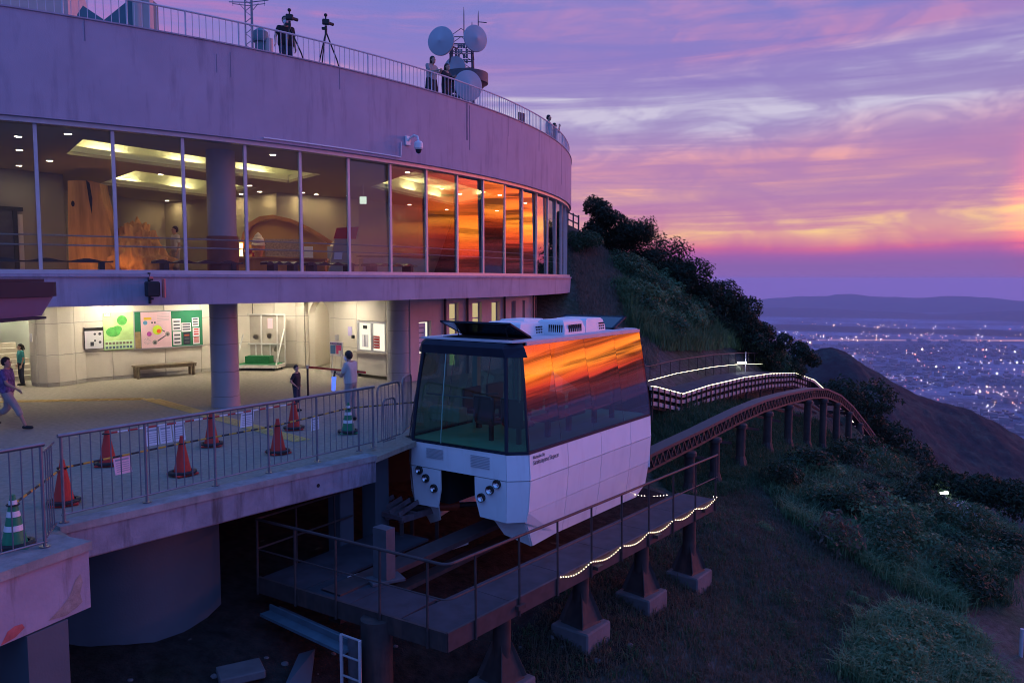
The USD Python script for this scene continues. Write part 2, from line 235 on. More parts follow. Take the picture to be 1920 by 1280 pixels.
M = dict(
    wall=mat('painted_concrete', (.375, .325, .41), .08, .9, .75, bump=.12, bscale=45, stain=(.16, .14, .19), stain_amt=.42),
    drip=mat('drip_stain', (.17, .165, .235), .15, 6, .8), fascia=mat('fascia_concrete', (.35, .31, .385), .12, 1.2, .75, bump=.12, bscale=45, stain=(.15, .13, .14), stain_amt=.45),
    deckface=mat('weathered_concrete', (.21, .23, .28), .25, 2.2, .85, bump=.35, bscale=18, stain=(.06, .055, .06), stain_amt=.85),
    decktop=mat('kerb_concrete', (.24, .25, .25), .3, 3.0, .9, bump=.3, bscale=25, stain=(.10, .12, .11), stain_amt=.6),
    peel=mat('peeling_paint', (.27, .26, .33), .12, 2.0, .8, bump=.3, bscale=14, stain=(.10, .09, .09), stain_amt=.9),
    pier=mat('grey_pier', (.07, .09, .11), .12, 1.2, .8, bump=.15, bscale=30),
    footing=mat('footing_concrete', (.11, .10, .105), .25, 2.5, .9, bump=.3, bscale=20),
    ground=mat('plaza_paving', (.27, .235, .185), .22, 9.0, .9, bump=.4, bscale=90),
    tactile=mat('tactile_yellow', (.55, .37, .11), .15, 6.0, .8),
    panel=mat('cream_panel', (.62, .56, .46), .06, 1.1, .55, bump=.04, bscale=30),
    joint=mat('panel_joint', (.12, .11, .10), .1, 4, .9), skirt=mat('skirting', (.42, .38, .32), .1, 3, .7),
    pinkwall=mat('side_wall', (.50, .40, .38), .08, 1.4, .7, bump=.1, stain=(.3, .24, .24), stain_amt=.25),
    col=mat('column_plaster', (.34, .32, .32), .07, 1.5, .6, bump=.06),
    alu=mat('aluminium', (.48, .46, .48), .08, 3, .42, .55), steel=mat('galvanised_steel', (.24, .24, .26), .14, 8, .33, .9),
    rail=mat('painted_rail', (.50, .50, .54), .06, 5, .45, .15), dark=mat('black_rubber', (.018, .018, .02), .2, 6, .6),
    ceil=mat('ceiling', (.42, .36, .29), .03, 2, .85), iwall=mat('interior_wall', (.42, .36, .27), .05, 1.2, .8), dwall=mat('interior_dark_wall', (.24, .22, .21), .05, 1, .8),
    cove=mat('cove_white', (.75, .74, .62), .02, 1, .8), ifloor=mat('interior_floor', (.16, .10, .06), .15, 2, .5),
    wood=mat('warm_wood', (.42, .17, .055), .25, 2.0, .5, stretch=(1, 1, .25), bump=.05), stump=mat('stump_wood', (.50, .25, .09), .4, 1.6, .7, stretch=(2.5, 2.5, .35), bump=.5, bscale=9),
    bench=mat('bench_wood', (.20, .15, .10), .3, 5, .8, stretch=(1, 1, 1), bump=.15), blackwood=mat('black_bench', (.03, .026, .024), .2, 5, .35),
    rust=mat('brown_steel', (.040, .029, .028), .35, 5, .6, .15, bump=.12, bscale=40, stain=(.16, .08, .06), stain_amt=.4), rustrail=mat('brown_rail', (.062, .042, .043), .25, 6, .5, .3),
    plank=mat('walkway_plank', (.42, .34, .33), .22, 4, .8, bump=.1), walk=mat('catwalk_plate', (.030, .031, .040), .45, 2.5, .7, bump=.3, bscale=120),
    white=mat('white_bodywork', (.74, .76, .78), .035, 2.2, .30, coat=.6, stain=(.45, .36, .36), stain_amt=.22), hood=mat('dark_hood', (.016, .021, .034), .15, 3, .6, spec=.2), roofp=mat('roof_plate', (.48, .47, .50), .1, 2, .5),
    acw=mat('ac_plastic', (.75, .75, .76), .03, 3, .45), gap=mat('dark_gap', (.012, .012, .013), .1, 3, .9), chrome=mat('lamp_chrome', (.7, .7, .72), .02, 3, .08, 1.0),
    green=mat('car_floor', (.22, .52, .36), .1, 3, .6), seat=mat('seat_cover', (.03, .035, .04), .2, 6, .45), teal=mat('door_post', (.30, .52, .46), .05, 3, .5),
    red=mat('red_cone', (.55, .035, .025), .12, 8, .5), grn=mat('green_cone', (.02, .22, .10), .1, 8, .5), paper=mat('paper', (.72, .70, .72), .02, 5, .8), ink=mat('print_ink', (.08, .08, .10), .1, 8, .8),
    yel=mat('bar_yellow', (.55, .30, .03), .1, 8, .5), blk=mat('bar_black', (.02, .02, .02), .1, 8, .5), wht=mat('bar_white', (.7, .68, .68), .05, 8, .5), redbar=mat('bar_red', (.5, .03, .03), .1, 8, .5),
    teeblack=mat('black_cloth', (.016, .016, .02), .2, 9, .9), skin=mat('skin', (.42, .25, .18), .06, 8, .55), hair=mat('hair', (.014, .011, .01), .2, 20, .5), mask=mat('mask', (.68, .70, .76), .02, 6, .9),
    purple=mat('patterned_cloth', (.13, .09, .22), .75, 11, .9), tealcloth=mat('teal_cloth', (.05, .28, .28), .15, 8, .9), grey=mat('grey_cloth', (.32, .28, .27), .12, 9, .9), trousers=mat('dark_trousers', (.03, .035, .06), .15, 9, .9), shirt=mat('pale_shirt', (.50, .46, .42), .08, 9, .9),
    greybag=mat('grey_fabric', (.30, .33, .36), .1, 5, .8), tower=mat('tower_steel', (.10, .10, .12), .2, 3, .6, .3), dish=mat('dish_white', (.40, .42, .46), .06, .8, .5),
    stair=mat('stair_stone', (.40, .36, .28), .12, 5, .8), mint=mat('stair_wall', (.58, .62, .50), .05, 1, .8), tealroof=mat('teal_roof', (.10, .17, .19), .12, 2, .5),
    boardgreen=mat('notice_green', (.02, .17, .08), .06, 3, .8), mapgreen=mat('map_green', (.50, .72, .28), .25, 2.2, .6), mapdark=mat('map_hill', (.10, .42, .08), .35, 5, .6), pinkposter=mat('pink_poster', (.80, .52, .58), .06, 2, .6), tree_bark=mat('bark', (.06, .045, .035), .3, 8, .9, stretch=(1, 1, .3), bump=.4, bscale=15),
    orange=mat('orange_paint', (.42, .07, .03), .2, 8, .5, .1), turf=mat('green_turf', (.02, .16, .06), .2, 30, .95), frame=mat('white_frame', (.62, .60, .56), .08, 5, .6), ply=mat('plywood_back', (.42, .37, .31), .1, 2, .75),
    glassf=pane('restaurant_glass', (.95, .96, .94), .022), glassm=pane('film_coated_glass', (.86, .87, .85), .075), carglass=pane('windscreen_glass', (.40, .66, .57), .05), carside=pane('side_window_glass', (.20, .36, .31), .13), hatchglass=pane('hatch_glass', (.12, .16, .18), .10),
    cove_lamp=glow('cove_lamp', (1.0, .90, .46), 48.0), down=glow('downlight_lamp', (1.0, .86, .62), 14.0), lobby=glow('lobby_lamp', (1.0, .90, .72), 85.0), led=glow('led_lamp', (1.0, .80, .55), 4.5), ledw=glow('led_strip', (1.0, .90, .66), 2.6), lampw=glow('white_lamp', (.9, .97, 1.0), 30.0),
    ticket=glow('office_light', (1.0, .95, .75), 1.1), exit=glow('exit_green', (.05, .85, .30), 1.0), exitw=glow('exit_white', (.8, 1, .85), 1.2), warm=glow('counter_lamp', (1.0, .60, .22), 7.0), sunset_tint=mat('painted_sunset_glint', (.62, .16, .13), .1, 6, .35), wand=glow('blue_wand', (.08, .16, 1.0), 1.6), city=glow('city_lamp', (1.0, .45, .22), 40.0), cityw=glow('city_lamp_white', (1.0, .80, .70), 40.0), cityr=glow('city_lamp_red', (1.0, .20, .12), 34.0),  # the salmon colour is a painted sunset reflection for the flood lamp
)

# ------------------------------------------------------------------ terrain
def car_w(x, y, z=0.0):                            # slope car frame -> world: x to its right, y backwards along the track, z up from its floor
    h = .61; return np.array([-1.138 + x*math.cos(h) + y*math.sin(h), 16.258 - x*math.sin(h) + y*math.cos(h), z])
TRK = [(13, -3.75), (17.3, -3.7), (21, -3.75), (24.7, -4.35), (28.9, -5.2), (32.7, -5.6), (36, -6.1), (39.3, -7.2), (45, -9.6), (50, -12)]
ctl = [(-6.6,12.3,-2.4),(-5.8,12.65,-2.45),(-5.3,13.9,-2.5),(-10,9,-2.6),(-8,4,-3.6),(-4,8,-4.0),(0,8,-5.2),(4,8,-6.6),(0,2,-6.8),(-.14,13.4,-3.75),(1.14,14.35,-3.7),(2.83,17.1,-3.6),(5.7,22.5,-3.6),(7.3,26.6,-3.85),
       (8,14,-6.2),(12,20,-6.4),(6,18,-4.8),(10,25.5,-4.5),(15,28,-5.4),(20,29.5,-6.6),(14,14,-8.4),(20,20,-9.4),(26,27,-10.5),(10,5,-10),(20,8,-13),
       (-10,20,-1.2),(-20,30,-1),(-4,24,-1.5),(-30,20,-1.3),(-12,38,-.7),(0,20.5,-2.9),(1.5,25,-2.6),(-30,45,-1),(1,31,-.3),(1.6,34.5,1.2),(3.4,36.5,1.6),(6.9,38,.6),(8.5,40,.3),(6,33.5,-.9),(4.6,30,-1.9),(9.5,37.5,-1.7),(12.2,41.5,-2.1),
       (3.2,45,6.2),(7.4,46,4.0),(10.5,46,1.7),(13.9,47,-.9),(16.7,48,-2.3),(18.7,49,-3.6),(20.6,48.4,-5.2),(21.6,46,-6.6),(20.6,38,-6.9),(20.4,34,-6.9),(20.8,32,-6.9),
       (4,62,4.5),(10,60,-5),(16,58,-9),(24,52,-13),(28,42,-14),(29,33,-13.5),(34,24,-17),(-6,50,8.5),(-20,55,9),(-6,64,8.5),(-35,60,9),(1.0,41,4.6),(-2,42,4.5),(-12,50,6)]
for t, z in TRK: p = car_w(.25, t); ctl.append((p[0], p[1], z))
ctl = np.array(ctl, float)
_rbf = RBFInterpolator(ctl[:, :2], ctl[:, 2], kernel='thin_plate_spline', smoothing=.15)
def gz(x, y):
    x, y = np.broadcast_arrays(np.asarray(x, float), np.asarray(y, float)); sh = x.shape
    z = _rbf(np.stack([x.ravel(), y.ravel()], 1)).reshape(sh)
    p = np.stack([x, y, 0 * x], -1)
    return z + .22 * (meshkit.fbm(p * .7, 4, 3) - .5) + .06 * (meshkit.fbm(p * 3.1, 3, 9) - .5)
def grid_mesh(xs, ys, fz):
    X, Y = np.meshgrid(xs, ys, indexing='ij'); Z = fz(X, Y); v = np.stack([X, Y, Z], -1).reshape(-1, 3); n = len(ys)
    i, j = np.meshgrid(np.arange(len(xs) - 1), np.arange(n - 1), indexing='ij'); a = (i*n + j).ravel()
    return v, np.vstack([np.stack([a, a+n, a+n+1], 1), np.stack([a, a+n+1, a+1], 1)])
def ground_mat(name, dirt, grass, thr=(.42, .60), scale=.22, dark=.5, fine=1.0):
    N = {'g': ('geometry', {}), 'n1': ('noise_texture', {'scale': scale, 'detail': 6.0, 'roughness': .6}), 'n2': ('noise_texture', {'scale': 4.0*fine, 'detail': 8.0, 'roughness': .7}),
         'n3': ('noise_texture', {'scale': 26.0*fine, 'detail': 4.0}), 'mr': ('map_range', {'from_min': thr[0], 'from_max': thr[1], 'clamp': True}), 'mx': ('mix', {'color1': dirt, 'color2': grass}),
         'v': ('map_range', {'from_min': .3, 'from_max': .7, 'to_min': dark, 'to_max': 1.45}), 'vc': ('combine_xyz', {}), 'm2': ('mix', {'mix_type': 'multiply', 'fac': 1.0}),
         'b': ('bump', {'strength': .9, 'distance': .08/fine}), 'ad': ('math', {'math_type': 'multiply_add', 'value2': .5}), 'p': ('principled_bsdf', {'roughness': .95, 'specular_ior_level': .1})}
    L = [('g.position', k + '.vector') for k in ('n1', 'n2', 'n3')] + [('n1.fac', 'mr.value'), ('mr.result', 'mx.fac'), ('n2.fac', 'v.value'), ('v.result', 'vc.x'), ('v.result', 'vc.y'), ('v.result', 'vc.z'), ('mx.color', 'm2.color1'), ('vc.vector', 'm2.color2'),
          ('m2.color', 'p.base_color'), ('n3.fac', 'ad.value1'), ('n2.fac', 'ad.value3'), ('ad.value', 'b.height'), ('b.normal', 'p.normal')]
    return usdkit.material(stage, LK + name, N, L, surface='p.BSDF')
struct('hillside', grid_mesh(np.arange(-40, 40.1, .4), np.arange(-6, 70.1, .4), gz), ground_mat('hill_soil', (.088, .080, .074), (.055, .075, .045)), smooth=True)
_near = (lambda x, y: gz(np.clip(x, -40, 40), np.clip(y, -6, 70)))
def slope(x, y):                                    # the mountain's flank from the near ground down to the plain
    ox, oy = np.maximum(np.abs(x) - 40, 0), np.maximum(np.maximum(y - 70, -6 - y), 0); d = np.hypot(ox, oy)
    p = np.stack([x, y, 0 * x], -1)
    z = _near(x, y) - .35 - .55 * d - .0 * d + 14 * (meshkit.fbm(p / 60, 4, 5) - .5) * np.clip(d / 60, 0, 1)
    return np.maximum(z, -625)
_s = np.concatenate([-np.geomspace(41.2, 1400, 26)[::-1], np.linspace(-40, 40, 24), np.geomspace(41.2, 1400, 26)])
_t = np.concatenate([-6 - np.geomspace(1.2, 1400, 26)[::-1], np.linspace(-6, 70, 22), 70 + np.geomspace(1.2, 1400, 26)])
struct('mountain_flank', grid_mesh(_s, _t, slope), ground_mat('flank_forest', (.015, .022, .012), (.022, .036, .018), scale=.02, fine=.1), smooth=True)
# the wooded hill below, the plain with the town, far ridges
def cone_hill(x, y):
    sx = np.interp(x, [300, 360, 400, 425, 443, 462, 475, 505, 534, 564, 589, 611, 638, 658, 683, 720, 800, 1000], [-190, -128, -103, -94, -90.2, -95, -106, -123, -142, -157, -165, -170, -178, -187, -200, -222, -270, -390])
    p = np.stack([x, y, 0 * x], -1)
    return sx - .52 * np.sqrt((y - 1100) ** 2 + 300) + 9 + 12 * (meshkit.fbm(p / 55, 4, 2) - .5) * np.clip(np.abs(y - 1100) / 90, .12, 1) + 5.5 * (meshkit.fbm(p / 11, 3, 8) - .5)
struct('wooded_hill', grid_mesh(np.arange(280, 801, 3.5), np.arange(700, 1300, 3.5), cone_hill), ground_mat('hill_forest', (.004, .016, .016), (.014, .042, .034), scale=.03, dark=.10, fine=.045), smooth=True)
PLAIN = -620.0
def plain_z(d): return PLAIN - d * d / 15.0e6
def plain(na=160, nr=90):
    a = np.linspace(-PI, PI, na + 1); r = np.concatenate([[500], np.geomspace(700, 21600, nr)]); A, Rr = np.meshgrid(a, r, indexing='ij')
    v = np.stack([Rr*np.sin(A), Rr*np.cos(A), plain_z(Rr)], -1).reshape(-1, 3); n = len(r)
    i, j = np.meshgrid(np.arange(na), np.arange(n - 1), indexing='ij'); k = (i*n + j).ravel()
    return v, np.vstack([np.stack([k, k+1, k+n+1], 1), np.stack([k, k+n+1, k+n], 1)])
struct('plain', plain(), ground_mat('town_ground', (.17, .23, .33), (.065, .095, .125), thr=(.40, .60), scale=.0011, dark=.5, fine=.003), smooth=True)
def ridge(name, d, az0, az1, hmax, seed, n=150, depth=900):
    a = np.linspace(az0, az1, n); v = []
    q = np.stack([a * 14, 0 * a + seed, 0 * a], -1)
    h = hmax * (.35 + .9 * meshkit.fbm(q, 5, seed)) * np.clip((a - az0) * 12, .2, 1)
    for k, (dd, hh) in enumerate(((-depth, 0), (-depth * .45, .45), (0, 1), (depth, 0))):
        rr = d + dd + 220 * (meshkit.fbm(q * 3 + k, 3, seed + k) - .5); v.append(np.stack([rr*np.sin(a), rr*np.cos(a), plain_z(rr) - 8 + h * hh], 1))
    v = np.vstack(v); f = []
    for k in range(3):
        for i in range(n - 1): f += [(k*n+i, k*n+i+1, (k+1)*n+i+1), (k*n+i, (k+1)*n+i+1, (k+1)*n+i)]
    f = np.array(f); struct(name, (v, f), FAR, smooth=True)
FAR = ground_mat('far_forest', (.03, .04, .025), (.045, .06, .03), scale=.002, dark=.6, fine=.004)
ridge('far_mountain', 19000, .05, 1.4, 300, 4, depth=1500); ridge('far_mountain', 15500, -.1, 1.3, 130, 11, depth=1200); ridge('low_hill', 11000, .15, .9, 70, 23, depth=700)
# the river across the plain, mirroring the sky
_x = np.linspace(-3000, 15000, 90); _y = 8250 + 60 * np.sin(_x / 1500)
_v = np.vstack([np.stack([_x, _y - 105, plain_z(np.hypot(_x, _y)) + 2], 1), np.stack([_x, _y + 105, plain_z(np.hypot(_x, _y)) + 2], 1)])
struct('river', (_v, np.array([q for i in range(89) for q in ((i, i+1, 90+i+1), (i, 90+i+1, 90+i))])), usdkit.material(stage, LK + 'river_water', {'p': ('principled_bsdf', {'base_color': (.02, .03, .05), 'roughness': .04, 'specular_ior_level': 1.0, 'ior': 1.6})}, surface='p.BSDF'))
# town on the plain: low blocks and their lamps, too many and too far to count
def town():
    n = 5200; d = 2600 * (9500 / 2600) ** rng.random(n); a = rng.uniform(.12, .66, n); x, y = d*np.sin(a), d*np.cos(a)
    dens = meshkit.fbm(np.stack([x / 900, y / 900, 0 * x], -1), 4, 31); k = dens > .46 ; x, y, d = x[k], y[k], d[k]
    prot = [(box((0, 0, 4), (14, 11, 8)), mat('town_wall', (.13, .13, .14), .2, .02, .8)), (box((0, 0, 3), (26, 13, 6)), mat('town_roof', (.07, .07, .08), .2, .02, .8)), (box((0, 0, 9), (16, 24, 18)), mat('town_block', (.17, .17, .18), .2, .02, .8))]
    scatter('town_houses', prot, np.stack([x, y, plain_z(d)], 1), rng.uniform(0, PI, len(x)), rng.uniform(.7, 1.7, len(x)))
    n = 2600; d = 2500 * (12500 / 2500) ** (rng.random(n) ** .8); a = rng.uniform(.12, .66, n); x, y = d*np.sin(a), d*np.cos(a)
    dens = meshkit.fbm(np.stack([x / 420, y / 700, 0 * x], -1), 5, 77); k = dens + .16 * rng.random(n) > .600; x, y, d = x[k], y[k], d[k]
    oct_ = tm(trimesh.creation.icosphere(subdivisions=0, radius=1.0))
    for k in range(26):                                # lit streets
        d0, a0, l0, b0 = rng.uniform(2700, 7000), rng.uniform(.16, .60), rng.uniform(300, 1100), rng.uniform(-.5, .5) + (PI/2 if k % 4 == 0 else 0); m = int(l0 / 45); u = np.linspace(0, l0, m)
        x = np.append(x, d0*math.sin(a0) + u*math.cos(b0)); y = np.append(y, d0*math.cos(a0) + u*math.sin(b0))
    d = np.hypot(x, y)
    s = d / 4200 * np.where(rng.random(len(x)) < .07, 2.0, rng.uniform(.3, 1.0, len(x)))
    scatter('town_lamps', [(oct_, M['city']), (oct_, M['city']), (oct_, M['cityw']), (oct_, M['cityw']), (oct_, M['cityr'])], np.stack([x, y, plain_z(d) + 8 + s], 1), 0 * x, s)
town()
# air: haze that fades the plain and the far ridges
struct('haze', box((0, 0, -340), (46000, 46000, 760)), usdkit.material(stage, LK + 'haze_air', {'v': ('principled_volume', {'color': (.56, .54, .76), 'density': .47e-4, 'anisotropy': .0})}, volume='v.volume'), kind='stuff')

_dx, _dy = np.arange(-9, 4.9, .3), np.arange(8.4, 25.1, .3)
def dark_soil():  # soil sheet coloured darker to paint in the shade under deck and car
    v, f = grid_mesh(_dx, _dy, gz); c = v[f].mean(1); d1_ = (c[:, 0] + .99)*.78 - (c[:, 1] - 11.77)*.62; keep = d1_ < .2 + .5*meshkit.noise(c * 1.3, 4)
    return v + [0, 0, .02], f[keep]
struct('dark_soil', dark_soil(), ground_mat('soil_with_painted_shade', (.030, .026, .024), (.022, .024, .016), thr=(.5, .7), scale=.8, dark=.35), smooth=True)
# ------------------------------------------------------------------ the plaza deck
PZ = [(-11.0, 3.0), (-6.55, 7.9), (-5.62, 10.2), (-6.26, 10.77), (-2.66, 15.26), (-2.42, 15.9), (-2.05, 16.85), (-2.38, 17.4), (2.2, 24.0), (1.2, 33.2), (-8, 46), (-50, 46), (-50, 3)]
struct('plaza', prism(PZ, -.10, 0), M['ground'])

# ------------------------------------------------------------------ the observatory building
B = thing('observatory_building', 'round grey-violet concrete observatory with a curved band of lit windows and a roof terrace', 'building', (-18, 30, 0))
T0, T1 = -.5, 2.7
part(B, 'parapet_wall', arc(28.72, RO, 7.01, 9.28, T0, T1, 110), M['wall'], smooth=30)
part(B, 'parapet_coping', arc(28.69, RO + .025, 9.282, 9.315, T0, T1, 110), M['fascia'], smooth=30)
part(B, 'window_header', arc(28.70, RO - .09, 6.90, 7.008, T0, T1, 110), M['alu'], smooth=30)
part(B, 'window_sill', arc(28.62, RO - .04, 3.585, 3.68, T0, T1, 110), M['alu'], smooth=30)
part(B, 'sill_ledge', arc(28.62, RO + .05, 3.515, 3.582, T0, T1, 110), M['fascia'], smooth=30)
part(B, 'floor_fascia', arc(28.60, RO + .01, 2.84, 3.512, T0, T1, 110), M['fascia'], smooth=30)
def sector(r, t0=T0, t1=T1, n=80): return [(CX, CY)] + [tuple(at(t, r)[:2]) for t in np.linspace(t0, t1, n)]
part(B, 'upper_floor', prism(sector(28.59), 2.86, 3.50), M['ifloor'])
part(B, 'roof_deck', prism(sector(28.71), 8.75, 8.95), M['decktop'])
# suspended ceiling with three lit recesses
def rect(a, b, c): a, b, c = map(np.array, (a, b, c)); return Polygon([a, b, c, a + c - b])
coves = [rect((-12.3, 22.3), (-8.0, 28.85), (-6.3, 26.55)), rect((-15.0, 29.2), (-12.6, 33.9), (-9.6, 30.4)), rect((-5.3, 30.2), (-2.75, 37.6), (-.55, 33.2))]
cp = Polygon(sector(28.68)).difference(unary_union(coves))
part(B, 'ceiling', prism(cp, 6.902, 7.0), M['ceil'])
for cv in coves:
    xy = np.array(cv.exterior.coords)[:4]; out = np.array(cv.buffer(.34, join_style=2).exterior.coords)[:4]; ring = Polygon(out)
    w = [J([hexa([(*p, 7.002), (*q, 7.002), (*q2, 7.002), (*p2, 7.002)], [(*p, 7.17), (*q, 7.17), (*q2, 7.17), (*p2, 7.17)]) for p, q, q2, p2 in [(xy[i], xy[(i+1) % 4], xy[(i+1) % 4] + .02, xy[i] + .02) for i in range(4)]])]
    c = part(B, 'light_cove', J(prism(ring.buffer(.06, join_style=2).difference(ring), 7.002, 7.62), prism(ring.buffer(.06, join_style=2), 7.622, 7.68)), M['cove'])
    part(c, 'cove_lip', prism(cv.buffer(.05, join_style=2).difference(cv), 7.002, 7.16), M['cove'])
    lamps = []
    for i in range(4):
        p, q = xy[i], xy[(i+1) % 4]; L = np.linalg.norm(q - p); d = (q - p) / L; nn = np.array([d[1], -d[0]]); cc = np.array(cv.centroid.coords[0])
        if (p - cc) @ nn < 0: nn = -nn
        k = max(1, int(L / 2.6))
        for s in range(k):
            m = p + d * L * (s + .5) / k + nn * .19; lamps.append(rod((*(m - d*.55), 7.10), (*(m + d*.55), 7.10), .024, 6))
    for l in lamps: part(c, 'cove_tube', l, M['cove_lamp'])
TM0, DT = .5639, .0539
for i in range(-14, 34):
    t = TM0 + DT * i; p = at(t, RG + .03)
    part(B, 'mullion', box((p[0], p[1], 5.29), (.075, .07, 3.216), t), M['alu'])
for i in range(-14, 33):
    a, b = at(TM0 + DT*i, RG), at(TM0 + DT*(i+1), RG); d = nrm(b - a); n = np.array([d[1], -d[0], 0])
    a, b = a + d*.045, b - d*.045
    tilt = {5: .075, 8: .055, 11: .05, 6: .012, 7: -.014, 4: .016, 9: -.06, 10: .02, 12: .04, 13: .03}.get(i, float(rng.uniform(-.012, .012)))
    sp = float(rng.uniform(-.01, .01)); z0, z1 = np.array([0, 0, 3.685]), np.array([0, 0, 6.895]); k = n * tilt * .8
    part(B, 'window_pane', hexa([a + z0, b + z0 + n*sp, b + z0 + n*(sp - .01), a + z0 - n*.01], [a + z1 - k, b + z1 - k + n*sp, b + z1 - k + n*(sp - .01), a + z1 - k - n*.01]), M['glassm'] if i in (5, 8, 11, 12, 14) or i > 15 else M['glassf'])
# upper room: walls, column, railing behind the glass
iw = [(-20, 20.5), (-17.5, 22.6), (-14.75, 26.5), (-16.0, 28.0), (-17.2, 31.0), (-15.6, 36.1), (-11.4, 33.4), (-9.35, 31.95), (-6.6, 34.6), (-4.5, 38.5), (-3.5, 46), (-6, 52)]
for a, b in zip(iw[:-1], iw[1:]):
    d = nrm(np.array([b[0] - a[0], b[1] - a[1], 0])); n = np.array([-d[1], d[0], 0]) * .12; A, C = np.array([*a, 3.505]), np.array([*b, 3.505]); u = np.array([0, 0, 3.39])
    part(B, 'interior_wall', hexa([A, C, C + n, A + n], [A + u, C + u, C + n + u, A + n + u]), M['dwall'] if a[0] in (-20, -17.5) else M['iwall'])
uc = part(B, 'interior_column', cyl((-7.85, 21.75, 4.62), .37, 2.28, 32), M['col'], smooth=30); part(uc, 'wood_cladding', cyl((-7.85, 21.75, 3.505), .41, 1.11, 32), mat('cladding_wood', (.16, .06, .035), .2, 3, .5), smooth=30)
for z in (4.47, 4.25): part(B, 'window_rail', tube([at(t, RG - .32, z) for t in np.linspace(.3, 1.5, 60)], .019, 6), M['steel'], smooth=40)
# ground floor: panelled lobby walls
def wall_run(pts, z0, z1, rows, seams, mt, parent, th=.05, back=.10):
    """Panels along a polyline; rows: joint heights, seams: joint distances along the run."""
    P = np.array(pts, float); L = np.concatenate([[0], np.cumsum(np.linalg.norm(np.diff(P, axis=0), axis=1))])
    pt = lambda s: np.array([np.interp(s, L, P[:, 0]), np.interp(s, L, P[:, 1])])
    def dirn(s): e = .02; d = pt(min(s + e, L[-1])) - pt(max(s - e, 0)); return d / np.linalg.norm(d)
    def strip(s0, s1, za, zb, o0, o1):
        ss = [s0] + [l for l in L if s0 + 1e-3 < l < s1 - 1e-3] + [s1]; v = []
        for s in ss:
            d = dirn(s); n = np.array([d[1], -d[0]]); p = pt(s); v += [(*(p + n*o0), za), (*(p + n*o1), za), (*(p + n*o1), zb), (*(p + n*o0), zb)]
        f = []
        for i in range(len(ss) - 1):
            for k in range(4): a, b = i*4 + k, i*4 + (k+1) % 4; f += [(a, b, b+4), (a, b+4, a+4)]
        f += [(0, 2, 1), (0, 3, 2)]; e = 4 * (len(ss) - 1); f += [(e, e+1, e+2), (e, e+2, e+3)]
        return np.array(v), np.array(f)
    core = part(parent, 'lobby_wall', strip(0, L[-1], z0, z1, -back, 0), M['joint'])
    se = [0] + [s for s in seams if 0 < s < L[-1]] + [L[-1]]; g = .007
    for a, b in zip(se[:-1], se[1:]):
        part(core, 'skirting_board', strip(a + g, b - g, z0, .115, .002, th - .012), M['skirt'])
        for za, zb in zip(rows[:-1], rows[1:]): part(core, 'wall_panel', strip(a + g, b - g, za + g, zb - g, .002, th), mt)
    return core
ROWS = [.12, 1.02, 2.04, 2.84]
wall_run([(-17.0, 28.2), (-16.3, 26.9), (-15.75, 26.0), (-15.35, 25.62), (-14.97, 25.52), (-14.72, 25.72), (-14.55, 26.15), (-14.40, 26.72), (-10.22, 31.26)], 0, 2.84, ROWS, [3.15, 4.39, 5.73, 7.55, 8.9], M['panel'], B)
wall_run([(-10.18, 31.30), (-8.52, 31.44), (-8.06, 30.9), (-7.95, 31.05)], 0, 2.84, ROWS, [.83, 1.67, 2.38], M['panel'], B)
wall_run([(-6.72, 29.42), (-6.50, 29.22), (-5.50, 28.36)], 0, 2.84, ROWS, [.35], M['panel'], B)
wall_run([(-4.30, 27.32), (-4.02, 27.08)], 0, 2.84, ROWS, [], M['panel'], B)
tdir = nrm(np.array([2.17, -1.89, 0])); tn = np.array([tdir[1], -tdir[0], 0])          # the ticket window's wall
O_t = np.array([-5.50, 28.36, 0])
W1 = np.linalg.norm(np.array([-4.30, 27.32]) - O_t[:2])
for za, zb in ((.12, .86), (2.02, 2.84)): part(B, 'wall_panel', vprism([(0.01, za), (W1 - .01, za), (W1 - .01, zb), (.01, zb)], O_t + tn*.05, tdir, .09), M['panel'])
tw = part(B, 'ticket_window', J([vprism(q, O_t + tn*.045, tdir, .07) for q in ([(.0, .92), (.07, .92), (.07, 2.0), (0, 2.0)], [(W1-.07, .92), (W1, .92), (W1, 2.0), (W1-.07, 2.0)], [(.07, .92), (W1-.07, .92), (W1-.07, .98), (.07, .98)], [(.07, 1.93), (W1-.07, 1.93), (W1-.07, 2.0), (.07, 2.0)], [(W1*.48, .98), (W1*.53, .98), (W1*.53, 1.93), (W1*.48, 1.93)])]), M['alu'])
part(tw, 'window_ledge', vprism([(-.12, .865), (W1 + .04, .865), (W1 + .04, .915), (-.12, .915)], O_t + tn*.14, tdir, .2), M['skirt'])
part(tw, 'lit_pane', vprism([(.07, .985), (W1 - .07, .985), (W1 - .07, 1.925), (.07, 1.925)], O_t - tn*.02, tdir, .01), M['ticket'])
for nm, a, b, z0, z1, mt in (('notice', .22, .58, 1.08, 1.52, 'paper'), ('red_notice', .86, 1.2, 1.06, 1.50, 'redbar'), ('ticket_hatch_grille', .30, .52, 1.72, 1.84, 'blk')): part(tw, nm, vprism([(a, z0), (b, z0), (b, z1), (a, z1)], O_t + tn*.004, tdir, .006), M[mt])
for k in range(4): part(tw, 'notice_line', vprism([(.90, 1.12 + k*.1), (1.16, 1.12 + k*.1), (1.16, 1.145 + k*.1), (.90, 1.145 + k*.1)], O_t + tn*.012, tdir, .004), M['paper'])
part(tw, 'notice_line', vprism([(.38, 1.10), (.42, 1.10), (.42, 1.5), (.38, 1.5)], O_t + tn*.012, tdir, .004), M['ink'])
